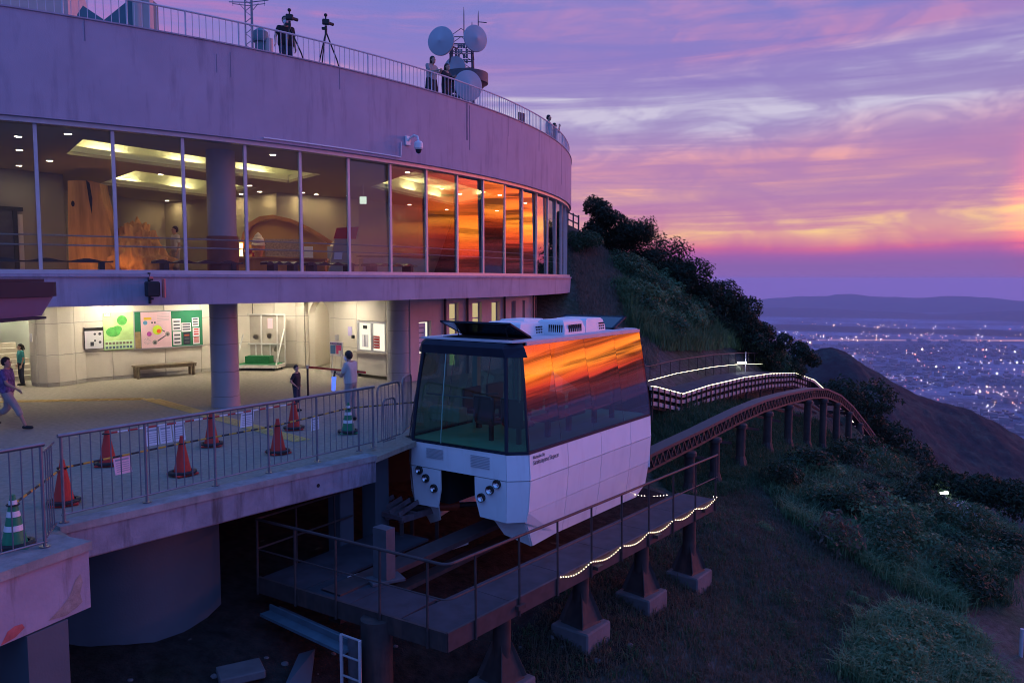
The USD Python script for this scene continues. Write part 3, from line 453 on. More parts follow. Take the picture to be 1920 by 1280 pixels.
# arched passage between the panelled walls
adir = nrm(np.array([-6.72 + 8.0, 29.42 - 31.05, 0])); an = np.array([adir[1], -adir[0], 0]); Oa = np.array([-8.0, 31.05, 0]); AW = 2.07
apoly = Polygon([(0, 0), (AW, 0), (AW, 2.84), (0, 2.84)]).difference(Polygon([(.12, -1), (AW - .12, -1)] + [(AW/2 + (AW/2 - .12)*math.cos(a), 1.95 + .72*math.sin(a)) for a in np.linspace(0, PI, 24)]))
part(B, 'arch', vprism(apoly, Oa - an*.02, adir, .25), M['panel'])
for a, b in (((-7.98, 31.2), (-7.3, 33.4)), ((-7.3, 33.4), (-5.6, 32.6)), ((-6.5, 29.5), (-5.3, 32.7))): part(B, 'passage_wall', vprism([(0, 0), (np.hypot(b[0]-a[0], b[1]-a[1]), 0), (np.hypot(b[0]-a[0], b[1]-a[1]), 2.84), (0, 2.84)], (*a, 0), (b[0]-a[0], b[1]-a[1]), .08), M['panel'])
dr = part(B, 'passage_door', vprism([(.55, .0), (1.25, 0), (1.25, 2.02), (.55, 2.02)], (-7.28, 33.28, 0), (1.7, -.8), .06), mat('door_brown', (.16, .13, .09), .1, 3, .6)); part(dr, 'door_band', vprism([(.6, .95), (1.2, .95), (1.2, 1.05), (.6, 1.05)], (-7.31, 33.21, 0), (1.7, -.8), .02), M['alu'])
# two round columns carrying the drum
for nm, c, r in (('front', (-7.83, 21.6), .365), ('ticket', (-3.85, 27.12), .40)):
    cc = part(B, 'column', cyl((*c, 0), r - .012, 2.84, 36), M['joint'], smooth=30)
    for za, zb in zip([0, .30, .97, 1.72, 2.42], [.30, .97, 1.72, 2.42, 2.84]): part(cc, 'column_drum', cyl((*c, za + .006), r + (.012 if za == 0 else 0), zb - za - .012, 36), M['col'], smooth=30)
# side wall beyond the column with its windows
sd = nrm(np.array([.6, .8, 0])); sn = np.array([sd[1], -sd[0], 0]); Os = np.array([-3.45, 26.95, 0]); SL = 7.35
wins = [(.42, 1.05, .85, 2.03), (2.00, 2.52, .3, 2.62), (3.30, 3.85, .3, 2.62), (4.45, 4.95, .5, 2.62), (5.72, 6.0, .5, 2.62), (6.45, 6.62, .5, 2.62)]
sp_ = Polygon([(0, 0), (SL, 0), (SL, 2.84), (0, 2.84)]).difference(unary_union([sbox(a, z0, b, z1) for a, b, z0, z1 in wins]))
part(B, 'side_wall', vprism(sp_, Os, sd, .32), M['pinkwall'])
lit = [True, True, True, True, False, False]
warmw = glow('window_room', (1.0, .78, .40), .55)
for (a, b, z0, z1), l in zip(wins, lit):
    w = part(B, 'side_window', J([vprism(q, Os - sn*.14, sd, .05) for q in ([(a, z0), (a+.05, z0), (a+.05, z1), (a, z1)], [(b-.05, z0), (b, z0), (b, z1), (b-.05, z1)], [(a+.05, z0), (b-.05, z0), (b-.05, z0+.05), (a+.05, z0+.05)], [(a+.05, z1-.05), (b-.05, z1-.05), (b-.05, z1), (a+.05, z1)])]), M['alu'])
    part(w, 'pane', vprism([(a+.05, z0+.05), (b-.05, z0+.05), (b-.05, z1-.05), (a+.05, z1-.05)], Os - sn*.16, sd, .01), (M['ticket'] if a < 1 else warmw) if l else M['gap'])
    if 1 < a < 4:
        for zz in (1.2, 2.0): part(w, 'blind_rail', vprism([(a+.05, zz), (b-.05, zz), (b-.05, zz+.04), (a+.05, zz+.04)], Os - sn*.148, sd, .012), M['alu'])
part(B, 'window_notice', vprism([(.50, .95), (.90, .95), (.90, 1.95), (.50, 1.95)], Os - sn*.15, sd, .006), M['paper'])
for k in range(5): part(B, 'notice_line', vprism([(.56, 1.08 + k*.17), (.82, 1.08 + k*.17), (.82, 1.13 + k*.17), (.56, 1.13 + k*.17)], Os - sn*.142, sd, .004), M['greybag'])
for s in (1.72, 2.95, 5.2): part(B, 'rain_pipe', rod(Os + sd*s + sn*.06, Os + sd*s + sn*.06 + np.array([0, 0, 2.82]), .045, 10), M['rustrail'], smooth=40)
part(B, 'end_wall', vprism([(0, -1.5), (9, -1.5), (9, 2.84), (0, 2.84)], Os + sd*SL, (-.8, .6), .3), M['pinkwall'])
for k in range(2): part(B, 'pipe_riser', rod(Os + sd*(SL - .25 + .18*k) + sn*.08 + np.array([0, 0, 0]), Os + sd*(SL - .25 + .18*k) + sn*.08 + np.array([0, 0, 2.82]), .03, 8), M['rustrail'])
# stairs at the left of the lobby
for k in range(7):
    part(B, 'stair_step', box((-17.2 - .27*k, 27.0 + .20*k, .085 + .17*k), (.36, 2.0, .17 if k == 0 else .168), -.93), M['stair'])
part(B, 'stair_wall', vprism([(0, 0), (9, 0), (9, 2.84), (0, 2.84)], (-16.4, 28.5, 0), (-.84, .55), .1), M['mint']); part(B, 'stair_wall', vprism([(0, 0), (7, 0), (7, 2.84), (0, 2.84)], (-24, 33.5, 0), (-.4, -.9), .1), M['mint'])
# lobby ceiling lamps
for c, rz in (((-13.3, 26.9), .82), ((-11.2, 28.9), .82), ((-8.9, 30.2), .35), ((-16.9, 26.2), .5), ((-6.9, 30.8), .9), ((-6.2, 27.6), -.7), ((-14.2, 24.0), .8), ((-17.7, 28.3), .6), ((-19.4, 30.2), .6)):
    f = part(B, 'lobby_lamp', box((*c, 2.815), (1.25, .22, .045), rz), M['alu']); part(f, 'diffuser', box((*c, 2.782), (1.18, .17, .02), rz), M['lobby'])
# downlights in the ceiling of the upper room
for x, y in [(-11.9,19.5),(-13.1,21.5),(-14.9,24.4),(-10.5,19.15),(-13.4,23.4),(-13.1,27.5),(-11.5,26.4),(-6.6,22.3),(-9.6,29.5),(-9.9,31.6),(-7.9,32.5),(-8.3,31.9),(-3.35,25.9),(-4.7,36.9),(-2.65,30.5),(-3.2,39.4),(-2.1,32.4),(-.5,32.8),(-.75,40.3),(.6,36.2),(-15.0,35.0),(-10.9,32.4)]:
    f = part(B, 'downlight', lathe([(.10, 6.880), (.10, 6.901)], (x, y, 0), 16), M['alu']); part(f, 'bulb', lathe([(.075, 6.872), (.078, 6.879)], (x, y, 0), 16), M['down'])
for x, y in [(-9.95, 31.85), (-8.35, 32.35), (-7.35, 33.0), (-15.0, 35.2), (-11.4, 32.9), (-12.3, 33.6), (-15.6, 26.2)]:
    li = UsdLux.DiskLight.Define(stage, free(B.path, 'wall_spot')); li.AddTranslateOp().Set(Gf.Vec3d(x + 18, y - 30, 6.86)); li.CreateRadiusAttr(.06); li.CreateIntensityAttr(260); li.CreateColorAttr(Gf.Vec3f(1, .78, .42))
for x, y in [(-11.9, 21.6), (-9.6, 24.6), (-6.6, 26.6), (-13.2, 28.4), (-9.2, 29.0), (-4.4, 28.4), (-2.0, 32.4), (-14.6, 24.6)]:  # added fill lights without fixtures, to lift the dim room
    li = UsdLux.DiskLight.Define(stage, free(B.path, 'room_light')); li.AddTranslateOp().Set(Gf.Vec3d(x + 18, y - 30, 6.86)); li.CreateRadiusAttr(.11); li.CreateIntensityAttr(95); li.CreateColorAttr(Gf.Vec3f(1, .80, .50))
# drip stains, a crack and an old patch on the drum's wall
for t, w, z0, z1, c in ((1.005, .10, 8.05, 9.25, 1), (1.010, .05, 7.75, 9.2, 1), (1.325, .03, 7.6, 9.27, 1), (1.20, .022, 8.5, 9.27, 1), (.700, .012, 8.55, 9.0, 1), (.712, .010, 8.50, 9.1, 1), (.82, .02, 8.7, 9.27, 1), (1.10, .016, 8.6, 9.27, 1), (.60, .018, 8.8, 9.27, 1)):
    part(B, 'drip_stain', arc(RO - .01, RO + .0025, z0, z1, t - w/RO/2, t + w/RO/2, 3), M['drip'])
# what stands in the roof corner: stair tower, canopy
part(B, 'stair_tower', prism([(-13.0, 24.0), (-20, 21), (-24, 30), (-16, 31)], 8.952, 13.5), M['pinkwall'])
part(B, 'roof_canopy', vprism([(0, 8.952), (1.95, 8.952), (1.95, 11.0), (1.55, 11.1), (.70, 10.42), (.16, 10.78), (0, 10.55)], (-11.68, 22.0, 0), (1, .06), .5), M['tealroof'])
part(B, 'canopy_post', cyl((-9.98, 21.85, 8.952), .13, 2.1, 20), M['pinkwall'], smooth=30); part(B, 'canopy_post', box((-9.78, 22.0, 10.0), (.2, .3, 2.09), .1), M['pinkwall'])
part(B, 'post_cap', lathe([(.16, 10.95), (.20, 11.02), (.20, 11.12), (.08, 11.18)], (-9.95, 21.85, 0), 20), M['dark'], smooth=30)
# terrace railing: top rail, posts, bars
R_ = thing('terrace_railing', 'pale metal railing with thin upright bars round the edge of the curved roof terrace', 'railing', (-8, 21, 9.315))
part(R_, 'top_rail', tube([at(t, RO - .12, 9.92) for t in np.linspace(.1, 2.1, 160)], .026, 8), M['rail'], smooth=40)
k = 0
for t in np.arange(.36, 1.70, .00565):
    main = k % 8 == 0; p = at(t, RO - .12, 9.31); q = p + np.array([0, 0, .60])
    part(R_, 'post' if main else 'baluster', rod(p, q, .021 if main else .0095, 6 if main else 4), M['rail'], smooth=40); k += 1

# ------------------------------------------------------------------ deck edge: beams, piers
def lerp2(a, b, s): return np.array([a[0] + (b[0]-a[0])*s, a[1] + (b[1]-a[1])*s])
FB0, FB1 = np.array([-6.26, 10.77]), np.array([-2.66, 15.26]); fd = nrm(FB1 - FB0); fn = np.array([fd[1], -fd[0]])
DB = thing('deck_beam', 'long stained concrete edge beam carrying the plaza fence above the dark slope', 'beam', (*FB0, -.5))
def strip2(p, q, o0, o1, z0, z1):
    p, q = np.asarray(p, float), np.asarray(q, float); d = nrm(q - p); n = np.array([d[1], -d[0]])
    b = [(*(p + n*o0), 0), (*(p + n*o1), 0), (*(q + n*o1), 0), (*(q + n*o0), 0)]
    return hexa([np.array(k) + (0, 0, z0) for k in b], [np.array(k) + (0, 0, z1) for k in b])
part(DB, 'beam_body', strip2(FB0, FB1, -.38, .02, -.47, -.055), M['deckface'])
part(DB, 'kerb', strip2(FB0 + fd*.0, FB1, -.30, .045, -.05, .055), M['decktop'])
part(DB, 'beam_underside', strip2(FB0 + fd*.1, FB1, -.75, -.381, -.62, -.11), M['deckface'])
part(DB, 'drain_hole', rod((*(lerp2(FB0, FB1, .76) + fn*.018), -.26), (*(lerp2(FB0, FB1, .76) + fn*.026), -.26), .035, 12), M['gap'])
LB0, LB1 = np.array([-6.75, 7.4]), np.array([-5.57, 10.23])
LB = thing('end_beam', 'broad concrete beam with peeling paint at the bottom left corner of the deck', 'beam', (*LB1, -.9))
part(LB, 'beam_body', strip2(LB0, LB1, -.7, .0, -.86, -.09), M['peel']); part(LB, 'beam_cap', strip2(LB0, LB1 + .02, -.72, .03, -.085, .03), M['decktop'])
q = lambda s, z: np.array([*(lerp2(LB0, LB1, s) + np.array([.923, -.385]) * .004), z])
def blotch(pts, mt, nm):
    P = [q(s, z) for s, z in pts]; c = sum(P) / len(P); n = np.array([.923, -.385, 0]) * .003
    v = np.array(P + [c + n]); f = np.array([(i, (i+1) % len(P), len(P)) for i in range(len(P))]); part(LB, nm, (v, f), mt)
blotch([(.80,-.80),(.86,-.70),(.90,-.60),(.93,-.42),(.955,-.36),(.965,-.48),(.95,-.62),(.96,-.74),(.93,-.79),(.88,-.83)], mat('bare_concrete', (.24, .22, .21), .3, 8, .9, bump=.3), 'bare_patch')
blotch([(.60,-.855),(.63,-.72),(.66,-.69),(.69,-.70),(.70,-.76),(.66,-.83)], mat('old_red_paint', (.33, .09, .09), .3, 9, .8), 'red_patch')
part(LB, 'beam_leg', box((-6.05, 9.75, -2.6), (.55, .55, 3.44), -.4), M['pier'])
PR = solo('deck_pier', prism([(-7.3, 12.35), (-6.72, 12.28), (-6.25, 12.36), (-5.85, 12.62), (-5.55, 13.05), (-5.36, 13.6), (-5.30, 14.1), (-7.0, 14.6)], -4.2, -.125), M['pier'], 'broad grey concrete pier wall under the plaza deck beside the dark slope', 'pier', smooth=50)
for k, (x, y, w) in enumerate(((-3.55, 16.2, .38), (-2.95, 16.9, .42))):
    solo('deck_pillar', rbox((x, y, -2.35), (w, w, 4.46), .02, -.6), M['pier'], ('narrow square pillar under the deck, left one of the pair behind the catwalk rail', 'narrow square pillar under the deck, right one of the pair nearest the slope car')[k], 'pillar')
# retaining wall, coloured near black to stand for the shade under the deck
solo('retaining_wall', J(strip2((-11, 12.5), (-4.6, 20.2), -.3, 0, -4, -.12), strip2((-4.6, 20.2), (1.6, 25.4), -.3, 0, -4.5, -.12)), mat('shade_dark_wall', (.007, .009, .010), .3, 2, .9), 'dark retaining wall deep under the plaza deck behind the pillars', 'wall')
# ------------------------------------------------------------------ steel pipe fences on the deck
def fence(name, label, p, q, zt, zb, zf, posts, step, r=.026, ends=True, curl=0.0, gap=()):
    p, q = np.asarray(p, float), np.asarray(q, float); d = q - p; L = np.linalg.norm(d); d = d / L; t = thing(name, label, 'fence', (*((p + q) / 2), zf))
    P = lambda s, z: np.array([*(p + d*s), z])
    if curl:
        pts = [P(0, zf)] + [P(0, zt - curl)] + [P(curl*(1 - math.cos(a)), zt - curl + curl*math.sin(a)) for a in np.linspace(.2, PI/2, 7)] + [P(L - curl*(1 - math.cos(a)), zt - curl + curl*math.sin(a)) for a in np.linspace(PI/2, .2, 7)] + [P(L, zt - curl), P(L, zf)]
    else: pts = [P(-.01, zt), P(L + .01, zt)]
    part(t, 'top_rail', tube(pts, r, 10), M['steel'], smooth=40); part(t, 'bottom_rail', rod(P(0, zb), P(L, zb), .015, 8), M['steel'], smooth=40)
    for s in posts:
        o = part(t, 'post', rod(P(s, zf), P(s, zt), .021, 8), M['steel'], smooth=40); part(o, 'base_plate', cyl(P(s, zf), .065, .012, 10), M['steel'])
    n = int(round(L / step))
    for i in range(1, n):
        s = L * i / n
        if min([abs(s - k) for k in posts] + [9]) > .05: part(t, 'baluster', rod(P(s, zb), P(s, zt), .0085, 6), M['steel'], smooth=40)
    return t
F0, F1 = np.array([-6.30, 10.92]), np.array([-2.80, 15.98]); FL = np.linalg.norm(F1 - F0)
fence('pipe_fence', 'long galvanised pipe fence along the deck edge in front of the traffic cones', F0, F1, 1.29, .17, .058, [.03, FL*.205, FL*.40, FL*.575, FL*.755, FL*.93, FL - .03], .147, .028)
fence('pipe_fence', 'short pipe fence section in the left corner with a green cone behind it', (-6.93, 8.5), (-5.98, 10.02), 1.36, .10, .035, [.03, 1.76], .14, .028)
fence('pipe_gate', 'narrow pipe gate with round corners at the end of the long fence', (-2.73, 16.0), (-2.40, 16.85), 1.30, .16, .02, [], .15, .022, curl=.14)
fence('pipe_gate', 'low inner pipe gate with round corners beside the narrow gate', (-2.62, 16.02), (-2.44, 16.42), 1.02, .16, .02, [], .14, .019, curl=.10)
fence('pipe_gate', 'pipe barrier with a round corner half hidden behind the slope car', (-2.36, 16.98), (-2.30, 18.0), 1.33, .16, .02, [], .15, .022, curl=.14)
fence('pipe_fence', 'folded narrow pipe leaf standing at the joint of the left corner fence', (-6.05, 10.12), (-6.26, 10.72), 1.24, .12, .058, [], .12, .016)
# ------------------------------------------------------------------ the slope car
CAR = thing('slope_car', 'white slope car with dark glass cabin mirroring the orange sunset', 'cable car', tuple(car_w(0, 3)))
W_, CH, CYF, LN = 1.588, .349, .296, 6.177
def C(x, y, z): return car_w(x, y, z)
def cm(m): v, f = m; h = .61; v = np.asarray(v, float); return np.stack([-1.138 + v[:,0]*math.cos(h) + v[:,1]*math.sin(h), 16.258 - v[:,0]*math.sin(h) + v[:,1]*math.cos(h), v[:,2]], 1), f
def panel(pts, th=.03):                                  # planar plate under a polygon fan (local points, outward order)
    P = np.array(pts, float); n = nrm(np.cross(P[1] - P[0], P[-1] - P[0])); k = len(P); v = np.vstack([P, P - n*th]); f = []
    for i in range(1, k - 1): f += [(0, i, i+1), (k, k+i+1, k+i)]
    for i in range(k): j = (i+1) % k; f += [(i, k+i, k+j), (i, k+j, j)]
    return cm((v, np.array(f)))
# section insets with height: (z, side inset, front setback)
SEC = [(-1.41, .06, .05), (-1.20, .02, .02), (-.55, -.03, .0), (0.0, 0.0, 0.0), (.40, .048, .03), (.85, .112, .07), (1.30, .183, .12), (1.75, .262, .175), (2.17, .34, .22)]
zs, ins_, sb_ = map(np.array, zip(*SEC))
def side_pt(y, z, s=1): return (s*(W_ - np.interp(z, zs, ins_)), y, z)
def frontx(z): return W_ - CH - np.interp(z, zs, ins_) * .55
def fpt(x, z): return (x, np.interp(z, zs, sb_), z)
def chy(z): return CYF + np.interp(z, zs, sb_) * .9
# dark liner that shows in the gaps between panels
def ring(z, sh=.03): w = W_ - np.interp(z, zs, ins_) - sh; fx = frontx(z) - sh*.4; f = np.interp(z, zs, sb_) + sh; c = chy(z) + sh; return [(-fx, f), (fx, f), (w, c), (w, LN - .3), (fx, LN - sh), (-fx, LN - sh), (-w, LN - .3), (-w, c)]
def loft(levels, sh=.03, cap=True):
    v, f = [], []
    for z in levels: v += [(*p, z) for p in ring(z, sh)]
    n = 8
    for i in range(len(levels) - 1):
        for j in range(n): k = (j+1) % n; f += [(i*n+j, i*n+k, (i+1)*n+k), (i*n+j, (i+1)*n+k, (i+1)*n+j)]
    if cap:
        e = (len(levels) - 1) * n
        for j in range(1, n - 1): f += [(0, j+1, j), (e, e+j, e+j+1)]
    return np.array(v), np.array(f)
g = .009
part(CAR, 'lower_frame', cm(J([(lambda v: (np.array(v), BF))([p for p in b] + [p for p in t]) for b, t in [
    ([(-W_+.09, .40, -1.38), (-.52, .40, -1.38), (-.52, LN-.35, -1.38), (-W_+.09, LN-.35, -1.38)], [(-W_+.05, .40, -.05), (-.50, .40, -.05), (-.50, LN-.35, -.05), (-W_+.05, LN-.35, -.05)]),
    ([(.52, .40, -1.38), (W_-.09, .40, -1.38), (W_-.09, LN-.35, -1.38), (.52, LN-.35, -1.38)], [(.50, .40, -.05), (W_-.05, .40, -.05), (W_-.05, LN-.35, -.05), (.50, LN-.35, -.05)]),
    ([(-.53, .40, -.50), (.53, .40, -.50), (.53, LN-.35, -.50), (-.53, LN-.35, -.50)], [(-.49, .40, -.05), (.49, .40, -.05), (.49, LN-.35, -.05), (-.49, LN-.35, -.05)]),
    ([(-.50, 3.2, -1.38), (.50, 3.2, -1.38), (.50, LN-.35, -1.38), (-.50, LN-.35, -1.38)], [(-.49, 3.2, -.52), (.49, 3.2, -.52), (.49, LN-.35, -.52), (-.49, LN-.35, -.52)])]])), M['gap'])
# front: three white plates round the coupling opening
zm = -.545; fx = frontx
part(CAR, 'front_panel', panel([fpt(-fx(zm)+g, zm+g), fpt(fx(zm)-g, zm+g), fpt(fx(0)-g, -.012), fpt(-fx(0)+g, -.012)]), M['white'])
for s in (-1, 1):
    o = [fpt(.455, zm-g), fpt(.455, -.97), fpt(.56, -1.38), fpt(fx(-1.41)-g, -1.40), fpt(fx(zm)-g, zm-g)]
    o = [(s*x, y, z) for x, y, z in o]; fl = part(CAR, 'front_flap', panel(o if s > 0 else o[::-1]), M['white'])
    for lx, lz in ((.63, -.96), (.85, -.77), (1.03, -.62)):
        y0 = np.interp(lz, zs, sb_); fz = lambda m: cm((np.stack([m[0][:, 0] + s*lx, y0 - m[0][:, 2], m[0][:, 1] + lz], 1), m[1]))
        hl = part(CAR, 'headlight', fz(bowl([(.090, -.005), (.090, .050), (.080, .054), (.076, .048)], (0, 0, 0))), M['blk'], smooth=40)
        part(hl, 'reflector', fz(bowl([(.004, .004), (.030, .010), (.055, .024), (.077, .049)], (0, 0, 0))), M['chrome'], smooth=50)
        sv, sf = tm(trimesh.creation.icosphere(subdivisions=2, radius=.022)); part(hl, 'bulb', cm((sv + np.array([s*lx + .006, y0 - .034, lz - .004]), sf)), M['acw'], smooth=True)
for x0, x1, z0, z1 in ((-.83, -.37, -.32, -.10), (.36, .84, -.36, -.10)):
    for k in range(8):
        z = z0 + (z1 - z0) * (k + .5) / 8; part(CAR, 'vent_slat', cm(box(((x0+x1)/2, -.006, z), (x1 - x0, .014, .012))), M['greybag'])
# chamfers and sides
for s in (-1, 1):
    for za, zb in ((zm, -.012), (-1.41, zm)):
        o = [(fx(za)+g, *fpt(0, za)[1:]), (W_ - np.interp(za, zs, ins_) - g, chy(za), za), (W_ - np.interp(zb, zs, ins_) - g, chy(zb), zb), (fx(zb)+g, *fpt(0, zb)[1:])]
        o = [(s*x, y, z + (g if k < 2 else -g)) for k, (x, y, z) in enumerate(o)]; part(CAR, 'corner_panel', panel(o if s > 0 else o[::-1]), M['white'])
    ys = [CYF + .02, 1.79, 3.27, 4.76, LN - .27]
    for ra, rb in ((-1.20, -.55), (-.55, -.012)):
        for a, b in zip(ys[:-1], ys[1:]):
            o = [side_pt(a + g, ra + g), side_pt(b - g, ra + g), side_pt(b - g, rb - g), side_pt(a + g, rb - g)]; o = [(s*x, y, z) for x, y, z in o]
            part(CAR, 'side_panel', panel(o if s > 0 else o[::-1], .03), M['white'])
    bot = lambda y: float(np.interp(y, [.3, 1.55, 5.4, 5.9], [-1.41, -1.95, -2.04, -1.80]))
    for a, b in zip(ys[:-1], ys[1:]):
        mid = [1.55] if a < 1.55 < b else ([5.4] if a < 5.4 < b else [])
        o = [side_pt(a + g, -1.205)] + [(W_ - .10 - .05*(abs(bot(y)) - 1.4), y, bot(y)) for y in [a + g] + mid + [b - g]] + [side_pt(b - g, -1.205)]; o = [(s*x, y, z) for x, y, z in o]
        part(CAR, 'skirt_panel', panel(o if s > 0 else o[::-1], .03), M['white'])
    ch = [(s*.72, .28, -1.42), (s*1.42, .42, -1.42), (s*1.36, .75, -2.02), (s*.86, .50, -1.80)]; part(CAR, 'chin_panel', panel(ch if s > 0 else ch[::-1], .03), M['white'])
    ch = [(s*1.42, .42, -1.42), (s*1.45, 1.62, -1.93), (s*1.36, .75, -2.02)]; part(CAR, 'chin_panel', panel(ch if s > 0 else ch[::-1], .03), M['white'])
part(CAR, 'rear_panel', cm(box((0, LN - .06, -.7), (2*fx(0), .06, 1.38))), M['white'])
for s in (-1, 1):
    o = [(s*(W_), LN - .27, -1.35), (s*fx(0), LN - .03, -1.35), (s*fx(0), LN - .03, -.012), (s*W_, LN - .27, -.012)]; part(CAR, 'corner_panel', panel(o if s > 0 else o[::-1]), M['white'])
# lettering on the side
for txt, h, y0, z0 in (('Kitakyushu City', .062, .43, -.125), ('Sarakurayama Slopecar', .088, .43, -.245)):
    v, f = tm(meshkit.text_mesh(txt, h, .003)); v = v * np.array([.72, 1, 1]); xx = W_ - np.interp(z0, zs, ins_) + .003
    part(CAR, 'side_lettering', cm((np.stack([xx + v[:,2], y0 + v[:,0], z0 + v[:,1] + v[:,0]*0], 1), f)), M['ink'])
# floor, roof and glass
part(CAR, 'floor', cm(prism(ring(0, .05), -.045, -.005)), M['green'])
zl = [.04, .40, .85, 1.30, 1.75, 2.12]
bl = J([cm((lambda a, b: (np.array([(*p, -.012) for p in a] + [(*p, .04) for p in a] + [(*p, .04) for p in b] + [(*p, -.012) for p in b]), np.array([q for j in range(8) for k in [(j+1) % 8] for q in ((j, k, 8+k), (j, 8+k, 8+j), (8+j, 8+k, 16+k), (8+j, 16+k, 16+j), (16+j, 16+k, 24+k), (16+j, 24+k, 24+j), (24+j, 24+k, k), (24+j, k, j))])))(ring(0, -.004), ring(0, .06)))])
part(CAR, 'window_belt', bl, M['hood'])
def glass_strip(y0, y1, s, mt, nm):
    v, f = [], []
    for z in zl:
        for y in (y0, y1): x, _, _ = side_pt(y, z); v.append((s*x, y if y > 1 else max(y, chy(z) + .05), z))
    n = len(zl)
    for i in range(n - 1): a = 2*i; f += [(a, a+1, a+3), (a, a+3, a+2)] if s > 0 else [(a, a+3, a+1), (a, a+2, a+3)]
    return part(CAR, nm, cm((np.array(v), np.array(f))), mt, smooth=True)
for s in (-1, 1):
    yy = [CYF + .05, 1.56, 3.0, 4.45, LN - .30]
    for a, b in zip(yy[:-1], yy[1:]): glass_strip(a + .004, b - .004, s, M['carside'], 'side_window')
    for y in yy[1:-1]: part(CAR, 'window_seam', cm(tube([(s*(np.array(side_pt(y, z))[0] - .012), y, z) for z in zl], .008, 5)), M['hood'])
    part(CAR, 'corner_window', panel([(s*k[0], k[1], k[2]) for k in ([(fx(.04)+.05, fpt(0, .04)[1]+.04, .04), (W_-.04, chy(.04)-.03, .04), (W_-.235, chy(1.9)-.03, 1.9), (fx(1.9)+.05, fpt(0, 1.9)[1]+.04, 1.9)])][::s], .012), M['carglass'])
    for px_ in ('f', 's'):
        pts = [((fx(z) + .005) * s if px_ == 'f' else s*(W_ - np.interp(z, zs, ins_) - .02), fpt(0, z)[1] + .02 if px_ == 'f' else chy(z) + .015, z) for z in zl]
        part(CAR, 'corner_post', cm(tube(pts, .042 if px_ == 'f' else .034, 8)), M['hood'], smooth=40)
    pts = [(s*(W_ - np.interp(z, zs, ins_) - .03), LN - .27, z) for z in zl]; part(CAR, 'corner_post', cm(tube(pts, .034, 8)), M['hood'], smooth=40)
def wind(y0, flip, mt):
    v, f = [], []
    for z in [.04, .5, 1.0, 1.5, 1.9]:
        for x in np.linspace(-1, 1, 7): v.append((x*(fx(z) - .03), (np.interp(z, zs, sb_) + .012 - .05*(1 - x*x)) if not flip else LN - .03 - np.interp(z, zs, sb_), z))
    for i in range(4):
        for j in range(6): a = i*7 + j; f += [(a, a+1, a+8), (a, a+8, a+7)] if not flip else [(a, a+8, a+1), (a, a+7, a+8)]
    return cm((np.array(v), np.array(f)))
part(CAR, 'windscreen', wind(0, False, None), M['carglass'], smooth=True); part(CAR, 'rear_window', wind(0, True, None), M['carglass'], smooth=True)
part(CAR, 'windscreen_divider', cm(tube([(-.42, fpt(0, z)[1] - .02, z) for z in (.04, .5, 1, 1.5, 1.9)], .014, 6)), M['teal'])
hd = [(-1.33, -.02), (1.33, -.02), (1.33, .60), (-1.33, .60)]
part(CAR, 'roof_hood', cm((lambda: (np.array([(-fx(1.9)-.03, .17, 1.90), (fx(1.9)+.03, .17, 1.90), (fx(1.9)+.36, .47, 1.90), (-fx(1.9)-.36, .47, 1.90), (-fx(2.1)-.0, .13, 2.08), (fx(2.1)+.0, .13, 2.08), (fx(2.1)+.30, .47, 2.10), (-fx(2.1)-.30, .47, 2.10), (-1.0, .21, 2.17), (1.0, .21, 2.17), (1.26, .52, 2.185), (-1.26, .52, 2.185)]),
    np.array([q for a in (0, 4) for j in range(4) for k in [(j+1) % 4] for q in ((a+j, a+k, a+4+k), (a+j, a+4+k, a+4+j))] + [(0, 2, 1), (0, 3, 2), (8, 9, 10), (8, 10, 11)])))()), M['hood'])
rp = [(-1.20, .26), (1.20, .26), (W_ - .30, chy(2.17) + .06), (W_ - .30, LN - .46), (1.1, LN - .30), (-1.1, LN - .30), (-W_ + .30, LN - .46), (-W_ + .30, chy(2.17) + .06)]
part(CAR, 'roof_plate', cm(prism(rp, 2.188, 2.215)), M['roofp'])
part(CAR, 'roof_edge', cm(J(bar((W_-.285, .62, 2.16), (W_-.285, LN-.4, 2.16), .03, .07), bar((-W_+.285, .62, 2.16), (-W_+.285, LN-.4, 2.16), .03, .07))), M['alu'])
def hatch(y0, y1, zr, s):
    t = part(CAR, 'roof_hatch', J([panel(k, .035) for k in ([(-.88, y0, 2.225), (.97, y0, 2.225), (.97, y0 + (y1-y0)*.12, 2.225 + zr*.12), (-.88, y0 + (y1-y0)*.12, 2.225 + zr*.12)], [(-.88, y1 - (y1-y0)*.1, 2.225 + zr*.9), (.97, y1 - (y1-y0)*.1, 2.225 + zr*.9), (.97, y1, 2.225 + zr), (-.88, y1, 2.225 + zr)],
        [(-.88, y0, 2.225), (-.80, y0, 2.225), (-.80, y1, 2.225 + zr), (-.88, y1, 2.225 + zr)], [(.89, y0, 2.225), (.97, y0, 2.225), (.97, y1, 2.225 + zr), (.89, y1, 2.225 + zr)])]), M['hood'], label='black framed roof hatch tilted open at the ' + s)
    part(t, 'hatch_pane', panel([(-.8, y0, 2.222), (.89, y0, 2.222), (.89, y1, 2.222 + zr), (-.8, y1, 2.222 + zr)], .008), M['hatchglass'])
    for x in (-.6, .7): part(t, 'hatch_strut', cm(rod((x, y0 + (y1-y0)*.6, 2.215), (x, y0 + (y1-y0)*.7, 2.225 + zr*.66), .010, 6)), M['dark'])
hatch(1.30, .52, .32, 'front'); hatch(5.0, 5.72, .30, 'rear')
part(CAR, 'hatch_opening', cm(box((.05, .98, 2.222), (1.85, .72, .01))), M['gap']); part(CAR, 'hatch_opening', cm(box((.05, 5.3, 2.222), (1.85, .6, .01))), M['gap'])
